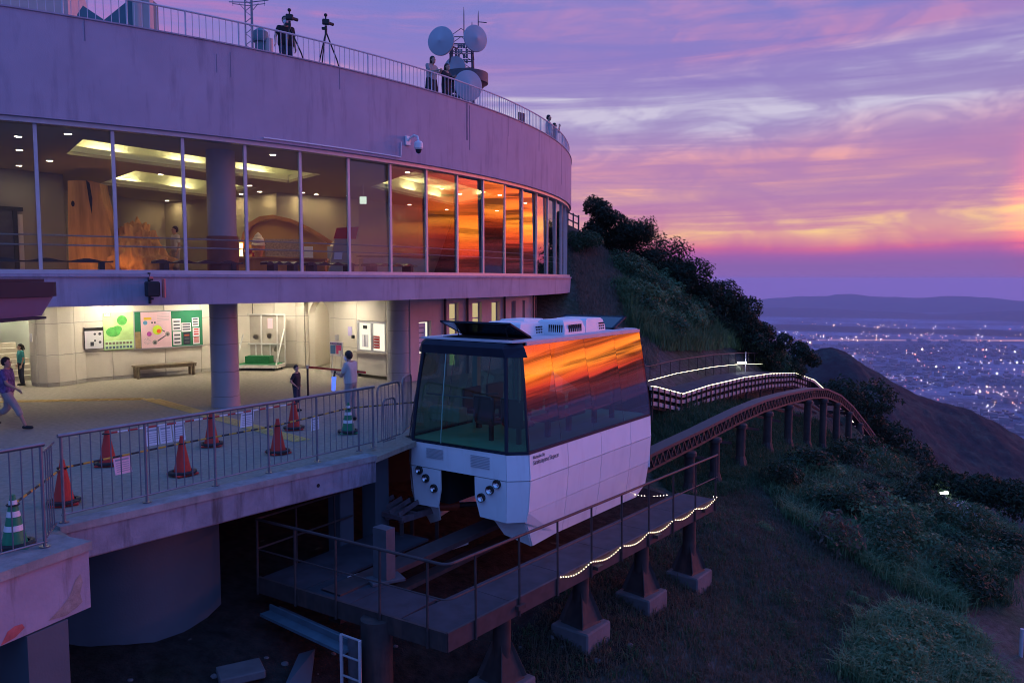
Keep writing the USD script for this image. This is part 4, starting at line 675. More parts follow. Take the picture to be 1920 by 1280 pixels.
def acunit(c, s, rnd, grille):
    x, y, z = s; p = []
    for i in (-1, 1):
        for j in (-1, 1): p += [(i*x/2, j*y/2, 0), (i*x/2*.99, j*y/2*.99, z*.35)] + [(i*(x/2*rnd[0]), j*(y/2*rnd[1]), z), (i*(x/2*(rnd[0]+1)/2*.99), j*(y/2*(rnd[1]+1)/2), z*.86)]
    m = m3.Manifold.hull_points(np.array(p)).to_mesh(); u = part(CAR, 'roof_cooler', cm((m.vert_properties[:, :3] + np.array(c), m.tri_verts)), M['acw'], smooth=25)
    if grille == 'side':
        for k in range(7): part(u, 'grille_slot', cm(box((c[0] + x/2*.99, c[1] - y*.28 + y*.56*k/6, c[2] + z*.42), (.02, y*.05, z*.5))), M['gap'])
        for k in range(7): part(u, 'grille_slot', cm(box((c[0] - x*.02 + x*.42*k/6, c[1] - y/2*.985, c[2] + z*.42), (x*.03, .02, z*.5))), M['gap'])
    if grille == 'rear':
        for k in range(9): part(u, 'grille_slot', cm(box((c[0] + x/2*.985, c[1] + y*.20 + y*.2*(k % 3)/2, c[2] + z*(.2 + .2*(k//3))), (.02, y*.06, z*.1))), M['gap'])
    return u
acunit((.0, 2.02, 2.215), (1.05, .95, .30), (.82, .62), 'rear'); acunit((.62, 3.05, 2.215), (.80, .92, .33), (.72, .82), 'side'); acunit((.50, 4.10, 2.215), (.95, .95, .32), (.86, .70), 'rear'); acunit((-.55, 3.2, 2.215), (.8, 1.0, .30), (.8, .8), '')
# inside: benches, seats, poles, door post, hanging red cloth
for y in (2.0, 2.9, 4.1, 5.0):
    for x in (.95, -.95):
        st = part(CAR, 'bench_seat', cm(rbox((x, y, .42), (.50, .72, .09), .03)), M['seat'], smooth=30); part(st, 'bench_back', cm(rbox((x*1.22, y, .70), (.07, .70, .50), .03)), M['seat']); part(st, 'bench_foot', cm(box((x, y, .19), (.10, .10, .38))), M['dark'])
for x in (.16, .88):
    st = part(CAR, 'front_seat', cm(rbox((x, .98, .42), (.52, .50, .10), .04)), M['seat'], smooth=30); part(st, 'seat_back', cm(rbox((x, .72, .70), (.56, .10, .56), .045)), M['seat'], smooth=30); part(st, 'seat_foot', cm(box((x, .98, .18), (.08, .08, .37))), M['dark']); part(st, 'seat_rail', cm(tube([(x - .24, .66, .94), (x - .22, .66, 1.0), (x + .22, .66, 1.0), (x + .24, .66, .94)], .013, 6)), M['steel'])
part(CAR, 'door_post', cm(box((-.13, 2.35, 1.02), (.16, .14, 2.05))), M['teal']); part(CAR, 'door_post', cm(box((-1.25, 2.3, 1.02), (.14, .14, 2.05))), M['teal'])
for p, q_ in (((-.02, 2.1, .05), (-.02, 2.1, 1.75)), ((-1.3, .55, .95), (.0, .55, .95)), ((-1.1, 1.9, .78), (-.1, 1.6, .92)), ((.5, 1.5, .0), (.5, 1.5, 2.1))): part(CAR, 'grab_rail', cm(rod(p, q_, .016, 8)), M['steel'], smooth=40)
part(CAR, 'desk', cm(rbox((-.75, .62, .55), (.85, .30, .30), .02)), mat('desk_beige', (.34, .31, .22), .08, 3, .5))
part(CAR, 'red_cloth', cm(rbox((.92, 1.5, 1.05), (.42, .10, .75), .04)), mat('red_cloth', (.35, .02, .04), .2, 8, .9)); part(CAR, 'inner_roof', cm(prism(ring(2.1, .10), 2.10, 2.14)), M['hood'])
# ------------------------------------------------------------------ track
def tz(t): return float(np.interp(t, [-6, 8, 9.1, 10.7, 12.7, 14.7, 17, 19.7, 23, 27.2, 30, 33.25, 36.5, 40.4, 44.8, 49.4, 70], [-1.95, -1.78, -1.72, -1.67, -1.62, -1.54, -1.46, -1.44, -1.56, -1.80, -2.12, -2.85, -3.93, -5.5, -7.33, -9.2, -17.6]))
TR = thing('monorail_track', 'brown lattice rail girder that climbs from the station and dives over the hill', 'track', tuple(car_w(0, 20, -2)))
ts = np.arange(-3.5, 66, .8); tops = np.array([car_w(.0, t, tz(t)) for t in ts]); rr_ = np.array([math.cos(.61), -math.sin(.61), 0])
def ribbon(P, o0, o1, z0, z1):
    v = np.concatenate([P + rr_*o0 + [0,0,z0], P + rr_*o1 + [0,0,z0], P + rr_*o1 + [0,0,z1], P + rr_*o0 + [0,0,z1]]); m = len(P); f = []
    for i in range(m - 1):
        for k in range(4): a, b = k*m + i, ((k+1) % 4)*m + i; f += [(a, a+1, b+1), (a, b+1, b)]
    return v, np.array(f)
tsf = np.arange(-3.5, 66, .35); topf = np.array([car_w(.0, t, tz(t)) for t in tsf])
part(TR, 'rail', ribbon(topf, -.22, .25, -.10, 0), M['rustrail']); part(TR, 'lower_chord', ribbon(topf, -.05, .24, -.52, -.44), M['rust'])
for t in np.arange(7.2, 52, .42):
    a, b = car_w(.215, t, tz(t) - .10), car_w(.215, t + .21, tz(t + .21) - .45); part(TR, 'lattice_bar', J(bar(a, b, .05, .045), bar(b, car_w(.215, t + .42, tz(t + .42) - .10), .05, .045)), M['rust'])
for t in np.arange(7.5, 50, 1.6): part(TR, 'cross_tie', bar(car_w(-.55, t, tz(t) - .30), car_w(.20, t, tz(t) - .30), .08, .10), M['rust'])
PTS = [11.9, 14.2, 16.9, 20.2, 23.2, 26.4, 29.4, 32.3, 35.3, 38.2, 41.4, 45]
for i, t in enumerate(PTS):
    b = car_w(.22, t); zg = float(gz(b[0], b[1])); zt = tz(t) - .53
    lab = ['track post nearest the slope car, half behind the catwalk rail', 'thick brown track post second from the slope car', 'third brown track post from the slope car', 'fourth brown track post, short with a bell foot', 'fifth brown track post counted from the slope car', 'tall brown track post under the crest of the rail', 'track post just beyond the crest of the rail'][i] if i < 7 else ['eighth track post on the falling stretch', 'ninth track post on the falling stretch', 'tenth track post half in the shrubs', 'low track post near the end of the falling rail', 'last track post in the dark shrubs'][i - 7]
    P_ = thing('track_post', lab, 'post', (b[0], b[1], zg), 'posts carrying the rail girder'); h = zt - zg
    part(P_, 'shaft', lathe([(.17, zg - .3), (.17, zt - .18), (.23, zt - .16), (.23, zt - .05), (.19, zt)], (b[0], b[1], 0), 16), M['rust'], smooth=35)
    part(P_, 'flared_foot', lathe([(.29, zg - .3), (.28, zg + .06), (.18, zg + .42)], (b[0], b[1], 0), 10), M['rust'])
    part(P_, 'cap_arm', bar(car_w(-.95, t, zt - .10), car_w(.32, t, zt - .10), .14, .16), M['rust'])
    if i < len(PTS) - 1: part(P_, 'brace', bar(car_w(-.9, t + .1, zt - .18), car_w(-.1, PTS[i+1] - .15, tz(PTS[i+1]) - 1.3), .06, .10), M['rust'])
# raised walkway along the hill with pink-lit planks and light strips
wl = [(14.8, -.55), (15.25, -.62), (17.84, -1.20), (20.8, -1.17), (25.3, -1.28), (29.5, -1.50), (34.1, -1.9), (38.5, -2.76), (41, -3.6), (45, -5.1), (57, -9.9)]
wt, wz = map(np.array, zip(*wl)); zw = lambda t: float(np.interp(t, wt, wz)); wo = lambda t: -2.6
WK = thing('hill_walkway', 'stepped steel walkway along the hillside edged with light strips and plank sides', 'walkway', tuple(car_w(-3.3, 25, -2)))
def wpt(t, o, dz=0.0): return car_w(o, t, zw(t) + dz)
for a, b in zip(wl[:-1], wl[1:]):
    ta, tb = a[0], b[0]; part(WK, 'deck_plate', slab4(wpt(ta, -2.62), wpt(tb, -2.62), wpt(tb, -4.15), wpt(ta, -4.15), (0, 0, 1), .05), M['walk'])
    part(WK, 'edge_beam', bar(wpt(ta, -2.58, -.09), wpt(tb, -2.58, -.09), .06, .14), M['plank']); part(WK, 'light_strip', bar(wpt(ta, -2.545, .0), wpt(tb, -2.545, .0), .022, .03), M['ledw'])
    part(WK, 'hand_rail', rod(wpt(ta, -4.12, 1.02), wpt(tb, -4.12, 1.02), .025, 6), M['rustrail'])
    if ta > 17: part(WK, 'light_strip', bar(wpt(ta, -4.10, .42), wpt(tb, -4.10, .42), .016, .02), M['ledw'])
for t in np.arange(14.9, 37.5, .55):
    w = part(WK, 'side_stud', bar(wpt(t, -2.52, -.85), wpt(t, -2.52, .0), .04, .045, (rr_[1], -rr_[0], 0)), M['rust'])
    for dz in (-.36, -.66):
        if t < 36.5: part(WK, 'plank', bar(wpt(t + .03, -2.58, dz), wpt(t + .52, -2.58, dz), .035, .15), M['plank'])
for t in np.arange(14.9, 46, 1.05):
    part(WK, 'rail_post', rod(wpt(t, -4.12, -.02), wpt(t, -4.12, 1.02), .018, 6), M['rust'])
for i, t in enumerate(np.arange(15.2, 40, 2.2)):
    for o in (-2.7, -4.0):
        p = wpt(t, o); part(WK, 'support_post', rod((p[0], p[1], float(gz(p[0], p[1])) - .4), p - [0, 0, .05], .055, 8), M['rust'])
for a, b in zip(wl[1:], wl[2:]): part(WK, 'under_beam', bar(wpt(a[0], -2.75, -.80), wpt(b[0], -2.75, -.80), .08, .12), M['rust'])
lp = wpt(30.0, -4.05); LM = thing('walkway_lamp', 'bright white lamp on a thin post at the crest of the hill walkway', 'lamp', tuple(lp)); part(LM, 'post', rod(lp, lp + [0, 0, 1.08], .03, 8), M['alu']); part(LM, 'lamp_head', rbox(lp + [-.22, -.10, .52], (.46, .10, .07), .02, -.4), M['lampw'])
part(LM, 'bracket', rod(lp + [0, 0, .50], lp + [-.3, -.12, .50], .015, 6), M['alu'])
li = UsdLux.SphereLight.Define(stage, LM.path + '/glow'); li.AddTranslateOp().Set(Gf.Vec3d(-.3, -.2, .42)); li.CreateRadiusAttr(.06); li.CreateIntensityAttr(9); li.CreateColorAttr(Gf.Vec3f(.9, .97, 1))
# ------------------------------------------------------------------ catwalk round the end of the track
ZD = -1.95
cA, cB, cL = np.array([-.99, 11.77]), np.array([5.01, 19.33]), np.array([-4.60, 14.10]); d1, d2 = nrm(cB - cA), nrm(cL - cA); n1 = np.array([-d1[1], d1[0]])
CW = thing('catwalk', 'dark steel catwalk with pipe handrail that wraps the end of the track', 'catwalk', (*cA, ZD))
def P3(p, z): return np.array([p[0], p[1], z])
def quad_slab(a, b, c, d, z0, z1): return hexa([P3(k, z0) for k in (a, b, c, d)], [P3(k, z1) for k in (a, b, c, d)])
inn = cA + d1*.78 + d2*.95
L1 = np.linalg.norm(cB - cA); L2 = np.linalg.norm(cL - cA)
for i in range(6):
    s0, s1 = L1*i/6, L1*(i+1)/6 - .012; o = n1*.98
    part(CW, 'deck_plate', quad_slab(cA + d1*s0, cA + d1*s1, cA + d1*s1 + o, cA + d1*max(s0, .0) + o, ZD - .05, ZD), M['walk'])
n2 = np.array([d2[1], -d2[0]]); n2 = n2 if n2 @ d1 > 0 else -n2
for i in range(3):
    s0, s1 = .99 + (L2 - .99)*i/3, .99 + (L2 - .99)*(i+1)/3 - .012
    part(CW, 'deck_plate', quad_slab(cA + d2*s1, cA + d2*s0, cA + d2*s0 + n2*1.0, cA + d2*s1 + n2*1.0, ZD - .05, ZD), M['walk'])
part(CW, 'side_channel', bar(P3(cA, ZD - .12), P3(cB, ZD - .12), .05, .30), M['rustrail']); part(CW, 'side_channel', bar(P3(cA, ZD - .12), P3(cL, ZD - .12), .05, .30), M['rust'])
part(CW, 'inner_channel', bar(P3(cA + n1*.98 + d1*.9, ZD - .10), P3(cB + n1*.98, ZD - .10), .05, .16), M['rust']); part(CW, 'inner_channel', bar(P3(cA + n2*1.0 + d2*.95, ZD - .10), P3(cL + n2*1.0, ZD - .10), .05, .16), M['rust'])
out1, out2 = -n1*.03, -n2*.03
for z, r in ((ZD + 1.10, .026), (ZD + .55, .014)):
    k = .16; cc = cA + out1 + out2
    pts = [P3(cB + out1 + d1*.05, z)] + [P3(cc + d1*k, z)] + [P3(cc + d1*k*(1-u)**2 + d2*k*u*u, z) for u in (.25, .5, .75)] + [P3(cc + d2*k, z), P3(cL + out2, z)]
    part(CW, 'hand_rail' if r > .02 else 'mid_rail', tube(pts, r, 8), M['rustrail'], smooth=40)
for s in np.linspace(.62, L1 - .05, 9): part(CW, 'rail_post', rod(P3(cA + d1*s + out1*1.6, ZD - .28), P3(cA + d1*s + out1, ZD + 1.10), .022, 6), M['rust'])
for s in np.linspace(.35, L2 - .02, 5): part(CW, 'rail_post', rod(P3(cA + d2*s + out2*1.6, ZD - .28), P3(cA + d2*s + out2, ZD + 1.10), .022, 6), M['rust'])
for a, b in ((cL, cL + n2*2.4),):
    for z in (ZD + 1.1, ZD + .55): part(CW, 'hand_rail', rod(P3(a, z), P3(b, z), .02, 6), M['rust'])
    for s in (.9, 1.9): part(CW, 'rail_post', rod(P3(a + n2*s, ZD - .2), P3(a + n2*s, ZD + 1.1), .02, 6), M['rust'])
part(CW, 'inner_platform', quad_slab(cL + n2*1.02, cL + n2*1.02 - d2*1.2, cL + n2*3.4 - d2*1.2, cL + n2*3.4, ZD - .05, ZD - .004), M['walk'])
# rope light drooping along the catwalk's outer edge
RL = thing('rope_light', 'drooping rope of warm lamps clipped along the outer edge of the catwalk', 'rope light', P3(cA + d1*5, ZD))
sp = [2.95] + [k for k in np.linspace(.62, L1 - .05, 9) if k > 3.1] + [L1 + .03]
cable = []
for a, b in zip(sp[:-1], sp[1:]):
    for u in np.linspace(0, 1, 16, endpoint=False):
        s = a + (b - a)*u; cable.append(P3(cA + d1*s - n1*.05, ZD + .035 - .09*math.sin(PI*u) * (b - a)))
cable.append(P3(cA + d1*(L1 + .03) - n1*.05, ZD + .05)); cable.append(P3(cB + d1*.04 + n1*.12, ZD + .05)); cable = np.array(cable)
part(RL, 'cable', tube(cable, .008, 5), M['dark'])
bulb = tm(trimesh.creation.icosphere(subdivisions=1, radius=.0125)); ln = np.concatenate([[0], np.cumsum(np.linalg.norm(np.diff(cable, axis=0), axis=1))])
for s in np.arange(0, ln[-1], .085):
    part(RL, 'lamp', mv(bulb, [np.interp(s, ln, cable[:, k]) for k in range(3)]), M['led'])
RL2 = thing('rope_light', 'short rope of lamps strung across the track behind the slope car', 'rope light', P3(cB - d1*1.3 + n1*.9, ZD))
e0, e1 = np.array([2.95, 19.75, -1.92]), np.array([3.9, 19.7, -1.95])
for k in range(13):
    if k in (6, 7): continue
    u = k/12; part(RL2, 'lamp', mv(bulb, e0 + (e1 - e0)*u + [0, 0, -.05*math.sin(PI*u)]), M['led'])
part(RL2, 'cable', tube([e0 + (e1 - e0)*u + [0, 0, -.05*math.sin(PI*u)] for u in np.linspace(0, 1, 9)], .006, 5), M['dark'])
# posts under the catwalk on concrete footings
for lab, s, off, blk in (('post under the catwalk corner, its flared foot cut by the frame', 1.75, .35, True), ('post on the big square footing below the rope light', 4.15, .30, True), ('post on a square footing below the middle of the catwalk', 6.55, .30, True), ('far catwalk post on a small footing near the end of the rope light', 9.0, .35, True)):
    b = cA + d1*s + n1*off; zg = float(gz(*b)); P_ = thing('catwalk_post', 'brown steel ' + lab, 'post', (*b, zg - .4), 'posts under the catwalk')
    part(P_, 'shaft', cyl((*b, zg + .3), .16, ZD - .08 - zg - .3, 18), M['rust'], smooth=35); part(P_, 'cap_plate', box((*b, ZD - .115), (.9, .2, .07), PI/2 - math.atan2(d1[0], d1[1]) + PI/2), M['rust'])
    part(P_, 'flared_foot', J([lathe([(.40, zg + .28), (.36, zg + .33), (.17, zg + .82)], (*b, 0), 4)] + [bar((*(b + .1*np.array([math.cos(a), math.sin(a)])), zg + .9), (*(b + .36*np.array([math.cos(a), math.sin(a)])), zg + .31), .02, .16) for a in (0, PI/2, PI, 1.5*PI)]), M['rust'])
    part(P_, 'footing', rbox((*b, zg - .15), (.86, .86, .86), .03, -.66), M['footing'])
solo('round_column', cyl((-2.20, 12.55, -5), .26, 2.98, 22), M['rust'], 'plain round brown column right of the ladder below the catwalk corner', 'column', smooth=35)
# ladder and blue plate left of it
LD = thing('ladder', 'pale metal ladder hanging below the catwalk in front of the brown column', 'ladder', (-2.55, 12.0, -4.2))
for o in (-.22, .20): part(LD, 'side_rail', bar((-2.52 + o*.8, 12.05 - o*.55, -4.3), (-2.52 + o*.8, 12.05 - o*.55, -2.12), .04, .07), M['alu'])
for k in range(7): part(LD, 'rung', rod((-2.52 - .176, 12.05 + .12, -4.1 + .33*k), (-2.52 + .16, 12.05 - .11, -4.1 + .33*k), .017, 6), M['alu'])
part(LD, 'back_plate', bar((-2.50, 12.2, -4.3), (-2.50, 12.2, -2.2), .26, .02, (.5, .8, 0)), M['steel'])
solo('gutter', J(bar((-4.3, 13.75, -2.42), (-2.55, 12.3, -2.42), .42, .05), bar((-4.3, 13.75, -2.36), (-2.55, 12.3, -2.36), .03, .14)), mat('blue_plate', (.06, .10, .125), .25, 3, .6), 'bluish metal gutter plate under the left arm of the catwalk', 'gutter')
# buffer stop and machinery at the end of the track
BS = thing('buffer_stop', 'rusty spring buffer frame with an orange cylinder in front of the slope car', 'buffer', tuple(car_w(-1.4, .5, ZD)))
bz = -1.62
BM = mat('buffer_steel', (.14, .10, .11), .3, 6, .5, .2)
for x in (-1.95, -1.55, -1.15): part(BS, 'frame_beam', bar(car_w(x, -.5, bz), car_w(x + .1, .75, bz), .09, .12), BM)
for y in (-.5, -.1, .35, .75): part(BS, 'cross_beam', bar(car_w(-2.0, y, bz + .05), car_w(-1.05, y, bz + .05), .09, .08), BM)
for x, y in ((-1.9, -.45), (-1.15, -.45), (-1.9, .7), (-1.15, .7)): part(BS, 'leg', bar(car_w(x, y, -2.5), car_w(x, y, bz), .08, .08, (1, 0, 0)), M['rust'])
part(BS, 'orange_cylinder', rod(car_w(-1.02, .62, bz + .06), car_w(-.72, .95, bz + .06), .11, 14), M['orange'], smooth=40); part(BS, 'buffer_rod', rod(car_w(-1.5, .1, bz + .06), car_w(-1.02, .62, bz + .06), .10, 12), M['rust'], smooth=40); part(BS, 'buffer_rod', rod(car_w(-.72, .95, bz + .06), car_w(.2, 1.9, bz + .06), .06, 10), M['rust'], smooth=40)
part(BS, 'plate', slab4(car_w(-2.05, -.55, bz + .13), car_w(-1.1, -.55, bz + .10), car_w(-1.25, -.05, bz + .16), car_w(-2.0, -.05, bz + .18), (0, 0, 1), .02), BM)
for k in range(4): part(BS, 'frame_beam', bar(car_w(-1.95 + .26*k, -.52, bz + .12), car_w(-1.8 + .24*k, .0, bz + .30), .03, .10), BM)
solo('control_box', J(bar((-2.30, 13.98, ZD), (-2.30, 13.98, ZD + .98), .34, .22, (.6, .8, 0)), rbox((-2.28, 13.98, ZD + .03), (.62, .4, .06), .01, .5)), mat('box_grey', (.075, .075, .085), .2, 4, .6), 'slanted grey metal control box standing on the catwalk corner', 'control box')
solo('guide_beam', bar((-2.95, 14.05, ZD - .02), (-.95, 16.2, ZD - .02), .12, .10), M['plank'], 'pale narrow guide beam running from the control box under the slope car', 'beam')

# ------------------------------------------------------------------ cones, bars and papers on the deck
def ball(c, r, k=1): v, f = tm(trimesh.creation.icosphere(subdivisions=k, radius=r)); return v + np.asarray(c, float), f
def cone(name, label, x, y, mt, bands=False, grp='red traffic cones on the deck', turn=.3):
    t = thing(name, label, 'traffic cone', (x, y, 0), grp)
    part(t, 'body', lathe([(.165, .045), (.15, .06), (.035, .66), (.032, .70), (.02, .70)], (x, y, 0), 24), M[mt], smooth=30)
    part(t, 'foot', rbox((x, y, .03), (.40, .40, .035), .01, turn), M[mt]); part(t, 'weight', lathe([(.24, .035), (.24, .075), (.17, .085), (.17, .04)], (x, y, 0), 20), M['dark'], smooth=30)
    if bands:
        for z in (.24, .42, .56):
            r0, r1 = np.interp([z, z + .07], [.06, .66], [.152, .037]); part(t, 'white_band', lathe([(r0, z), (r1, z + .07)], (x, y, 0), 24), M['wht'], smooth=30)
    return t
CN = dict(a=(-6.91, 12.05), b=(-7.54, 14.64), c=(-5.84, 13.9), d=(-6.25, 16.36), e=(-4.66, 15.65), f=(-5.04, 18.2), g=(-6.42, 10.05), h=(-3.69, 17.75))
cone('traffic_cone', 'red cone at the near left end of the fence', *CN['a'], 'red', turn=.5)
cone('traffic_cone', 'red cone holding the pink paper bar, second row at the left', *CN['b'], 'red')
cone('traffic_cone', 'red cone right of the pink paper, nearest the fence middle', *CN['c'], 'red', turn=.9)
cone('traffic_cone', 'red cone in front of the front column under the drum', *CN['d'], 'red')
cone('traffic_cone', 'red cone standing alone at the right third of the long fence', *CN['e'], 'red', turn=.7)
cone('traffic_cone', 'red cone just in front of the boy', *CN['f'], 'red')
cone('traffic_cone', 'green cone with white bands in the bottom left corner', *CN['g'], 'grn', True, 'green banded cones')
cone('traffic_cone', 'green cone with white bands in front of the man with the blue wand', *CN['h'], 'grn', True, 'green banded cones')
def cbar(name, label, p, q, cols, grp, n=13):
    p, q = np.asarray(p, float), np.asarray(q, float); t = thing(name, label, 'barrier bar', (p + q) / 2, grp); d = q - p
    K = {'yellow': 'yel', 'black': 'blk', 'red': 'redbar', 'white': 'wht'}
    for i in range(n): part(t, cols[i % 2] + '_band', rod(p + d*i/n, p + d*(i+1)/n, .017, 8), M[K[cols[i % 2]]], smooth=40)
    for e in (p, q): part(t, 'end_ring', tube([e + [.07*math.cos(a), .07*math.sin(a), 0] for a in np.linspace(0, 2*PI, 13)], .012, 6), M['blk'])
    return t
cz = lambda k, z=.57: np.array([*CN[k], z])
G1, G2 = 'yellow and black bars between the cones', 'red and white bars between the cones'
cbar('cone_bar', 'yellow and black bar from the corner green cone to the near red cone', cz('g'), cz('a'), ('yellow', 'black'), G1)
cbar('cone_bar', 'yellow and black bar carrying the pink paper', cz('a'), cz('c'), ('yellow', 'black'), G1)
cbar('cone_bar', 'yellow and black bar over the middle of the fence', cz('c'), cz('e'), ('yellow', 'black'), G1)
cbar('cone_bar', 'yellow and black bar carrying the single white paper before the boy', cz('e'), cz('h'), ('yellow', 'black'), G1)
cbar('cone_bar', 'yellow and black bar behind the round cornered gates', cz('h'), (-2.35, 18.6, .57), ('yellow', 'black'), G1)
cbar('cone_bar', 'red and white bar carrying three white papers', cz('b', .6), cz('d', .6), ('red', 'white'), G2, 11)
cbar('cone_bar', 'red and white bar carrying one tilted paper before the boy', cz('d', .6), cz('f', .6), ('red', 'white'), G2, 11)
def sheet(name, label, p, q, s, w, h, mt='paper', lines=5, skew=0.0, grp='papers hung on the bars'):
    p, q = np.asarray(p, float), np.asarray(q, float); d = nrm([*(q - p)[:2], 0]); o = p + (q - p)*s + np.array([0, 0, -.02]); n = np.array([d[1], -d[0], 0]); t = thing(name, label, 'paper', o, grp)
    a, b = o - d*w/2, o + d*w/2; dn = np.array([0, 0, -h]) + d*skew + n*.05; k = n*.004
    part(t, 'leaf', hexa([a + dn, b + dn, b + dn - k, a + dn - k], [a, b, b - k, a - k]), M[mt])
    part(t, 'header', hexa([a*.9 + b*.1 + dn*.2 + k, b*.9 + a*.1 + dn*.2 + k, b*.9 + a*.1 + dn*.2 + k*.4, a*.9 + b*.1 + dn*.2 + k*.4], [a*.9 + b*.1 + dn*.1 + k, b*.9 + a*.1 + dn*.1 + k, b*.9 + a*.1 + dn*.1 + k*.4, a*.9 + b*.1 + dn*.1 + k*.4]), M['greybag'])
    part(t, 'print_lines', J([hexa([a*.88 + b*.12 + dn*y + k, b*.88 + a*.12 + dn*y + k, b*.88 + a*.12 + dn*y + k*.4, a*.88 + b*.12 + dn*y + k*.4], [a*.88 + b*.12 + dn*(y - .035) + k, b*.88 + a*.12 + dn*(y - .035) + k, b*.88 + a*.12 + dn*(y - .035) + k*.4, a*.88 + b*.12 + dn*(y - .035) + k*.4]) for y in np.linspace(.35, .85, lines)]), M['greybag'])
for s, nm in ((.40, 'left'), (.53, 'middle'), (.66, 'right')): sheet('paper_sign', f'{nm} one of the three white papers hanging on the red and white bar', cz('b', .6), cz('d', .6), s, .25, .34)
sheet('paper_sign', 'slanted white paper at the right end of the red and white bar', cz('d', .6), cz('f', .6), .42, .34, .30, skew=-.08)
sheet('paper_sign', 'pinkish paper on the yellow bar at the left of the fence', cz('a'), cz('c'), .46, .30, .27, 'pinkposter')
sheet('paper_sign', 'slanted white paper on the yellow bar left of the green cone', cz('e'), cz('h'), .50, .26, .26, skew=-.06)
BL = thing('belt_barrier', 'short black post with a red belt beside the boy', 'belt barrier', (-5.99, 23.2, 0)); part(BL, 'post', cyl((-5.99, 23.2, 0), .03, .86, 14), M['blk'], smooth=40); part(BL, 'post_head', cyl((-5.99, 23.2, .86), .045, .1, 14), M['alu'], smooth=40); part(BL, 'post_foot', cyl((-5.99, 23.2, 0), .17, .03, 18), M['blk']); part(BL, 'belt', bar((-5.95, 23.18, .90), (-4.1, 22.2, .86), .01, .06), M['redbar'])
# tactile paving in the plaza
def tact(p, q, w, n):
    p, q = np.array(p, float), np.array(q, float); d = nrm(q - p); k = np.array([d[1], -d[0]]) * w/2; ps = []
    for i in range(n):
        a, b = p + (q - p)*(i + .02)/n, p + (q - p)*(i + .98)/n; part(TP, 'paving_block', hexa([(*(a-k), .004), (*(a+k), .004), (*(b+k), .004), (*(b-k), .004)][::-1][::-1], [(*(a-k), .010), (*(a+k), .010), (*(b+k), .010), (*(b-k), .010)]), M['tactile'])
        for j in (-.3, -.1, .1, .3): ps.append(bar((*(a + k*2*j + (b-a)*.08), .0125), (*(a + k*2*j + (b-a)*.92), .0125), .03, .005))
    part(TP, 'raised_ribs', J(ps), M['tactile'], kind='stuff')
TP = struct('tactile_path', box((-10.53, 22.88, .003), (.3, .3, .002), .6), M['tactile'])
tact((-14.5, 22.4), (-10.7, 22.9), .40, 13); tact((-10.36, 22.75), (-4.5, 16.9), .40, 28)
# ------------------------------------------------------------------ lobby furnishing
wd = nrm(np.array([-11.52 + 14.40, 29.83 - 26.72, 0])); wn = np.array([wd[1], -wd[0], 0]); WO = np.array([-14.40, 26.72, 0]) + wn*.052
def board(name, label, cat, s0, s1, z0, z1, mt, th=.03): t = thing(name, label, cat, WO + wd*s0 + [0, 0, z0]); part(t, 'panel', vprism([(s0, z0), (s1, z0), (s1, z1), (s0, z1)], WO + wn*th, wd, th - .002), M[mt]); return t
def on(t, nm, s0, s1, z0, z1, mt, th, lab=None): return part(t, nm, vprism([(s0, z0), (s1, z0), (s1, z1), (s0, z1)], WO + wn*th, wd, .005), M[mt] if isinstance(mt, str) else mt, label=lab)
def disc(t, nm, s, z, r, mt, th, n=20, ry=1.0): return part(t, nm, vprism([(s + r*math.cos(a), z + r*ry*math.sin(a)) for a in np.linspace(0, 2*PI, n, endpoint=False)], WO + wn*th, wd, .004), M[mt] if isinstance(mt, str) else mt)
b1 = board('white_notice', 'small white notice board with a black title strip and little icons', 'notice board', -.02, .56, 1.13, 1.84, 'paper', .07)
on(b1, 'title_strip', -.02, .56, 1.73, 1.84, 'blk', .077); part(b1, 'frame', J([vprism(q_, WO + wn*.08, wd, .03) for q_ in ([(-.04, 1.11), (-.02, 1.11), (-.02, 1.86), (-.04, 1.86)], [(.56, 1.11), (.58, 1.11), (.58, 1.86), (.56, 1.86)], [(-.02, 1.11), (.56, 1.11), (.56, 1.13), (-.02, 1.13)])]), M['blk'])
for s, z, r in ((.30, 1.62, .04), (.46, 1.62, .05), (.30, 1.40, .035), (.46, 1.34, .045)): disc(b1, 'icon', s, z, r, 'ink', .077, 10)
on(b1, 'icon', .15, .26, 1.22, 1.36, 'ink', .077)
b2 = board('map_poster', 'tall green map poster with dark green hill patches and rows of tiny photos', 'poster', .60, 1.60, 1.03, 2.33, 'mapgreen', .02)
mp = [disc(b2, 'hill_patch', 1.22, 2.05, .17, 'mapdark', .026), disc(b2, 'hill_patch', .92, 1.66, .24, 'mapdark', .026, ry=.7), disc(b2, 'hill_patch', 1.06, 1.75, .15, 'mapdark', .029, ry=.8)]
on(b2, 'title', .62, .86, 2.19, 2.30, 'boardgreen', .026)
for k in range(4):
    for j in range(2): on(b2, 'title_letter', .635 + .055*k, .675 + .055*k, 2.205 + .045*j, 2.24 + .045*j, 'paper', .032)
on(b2, 'photo_strip', .62, 1.58, 1.06, 1.36, mat('pale_green', (.58, .78, .45), .05, 3, .6), .026)
pc = [mat('tiny_photo_a', (.10, .16, .20), .5, 20, .6), mat('tiny_photo_b', (.22, .20, .14), .5, 20, .6), mat('tiny_photo_c', (.08, .14, .07), .5, 20, .6)]
for k in range(8):
    for j in range(2): on(b2, 'photo', .65 + .115*k, .73 + .115*k, 1.09 + .14*j, 1.17 + .14*j, pc[(k*3 + j) % 3], .032)
b3 = board('green_board', 'long green notice board in a metal frame with a pink poster and leaflets', 'notice board', 1.62, 4.10, 1.03, 2.33, 'boardgreen', .03)
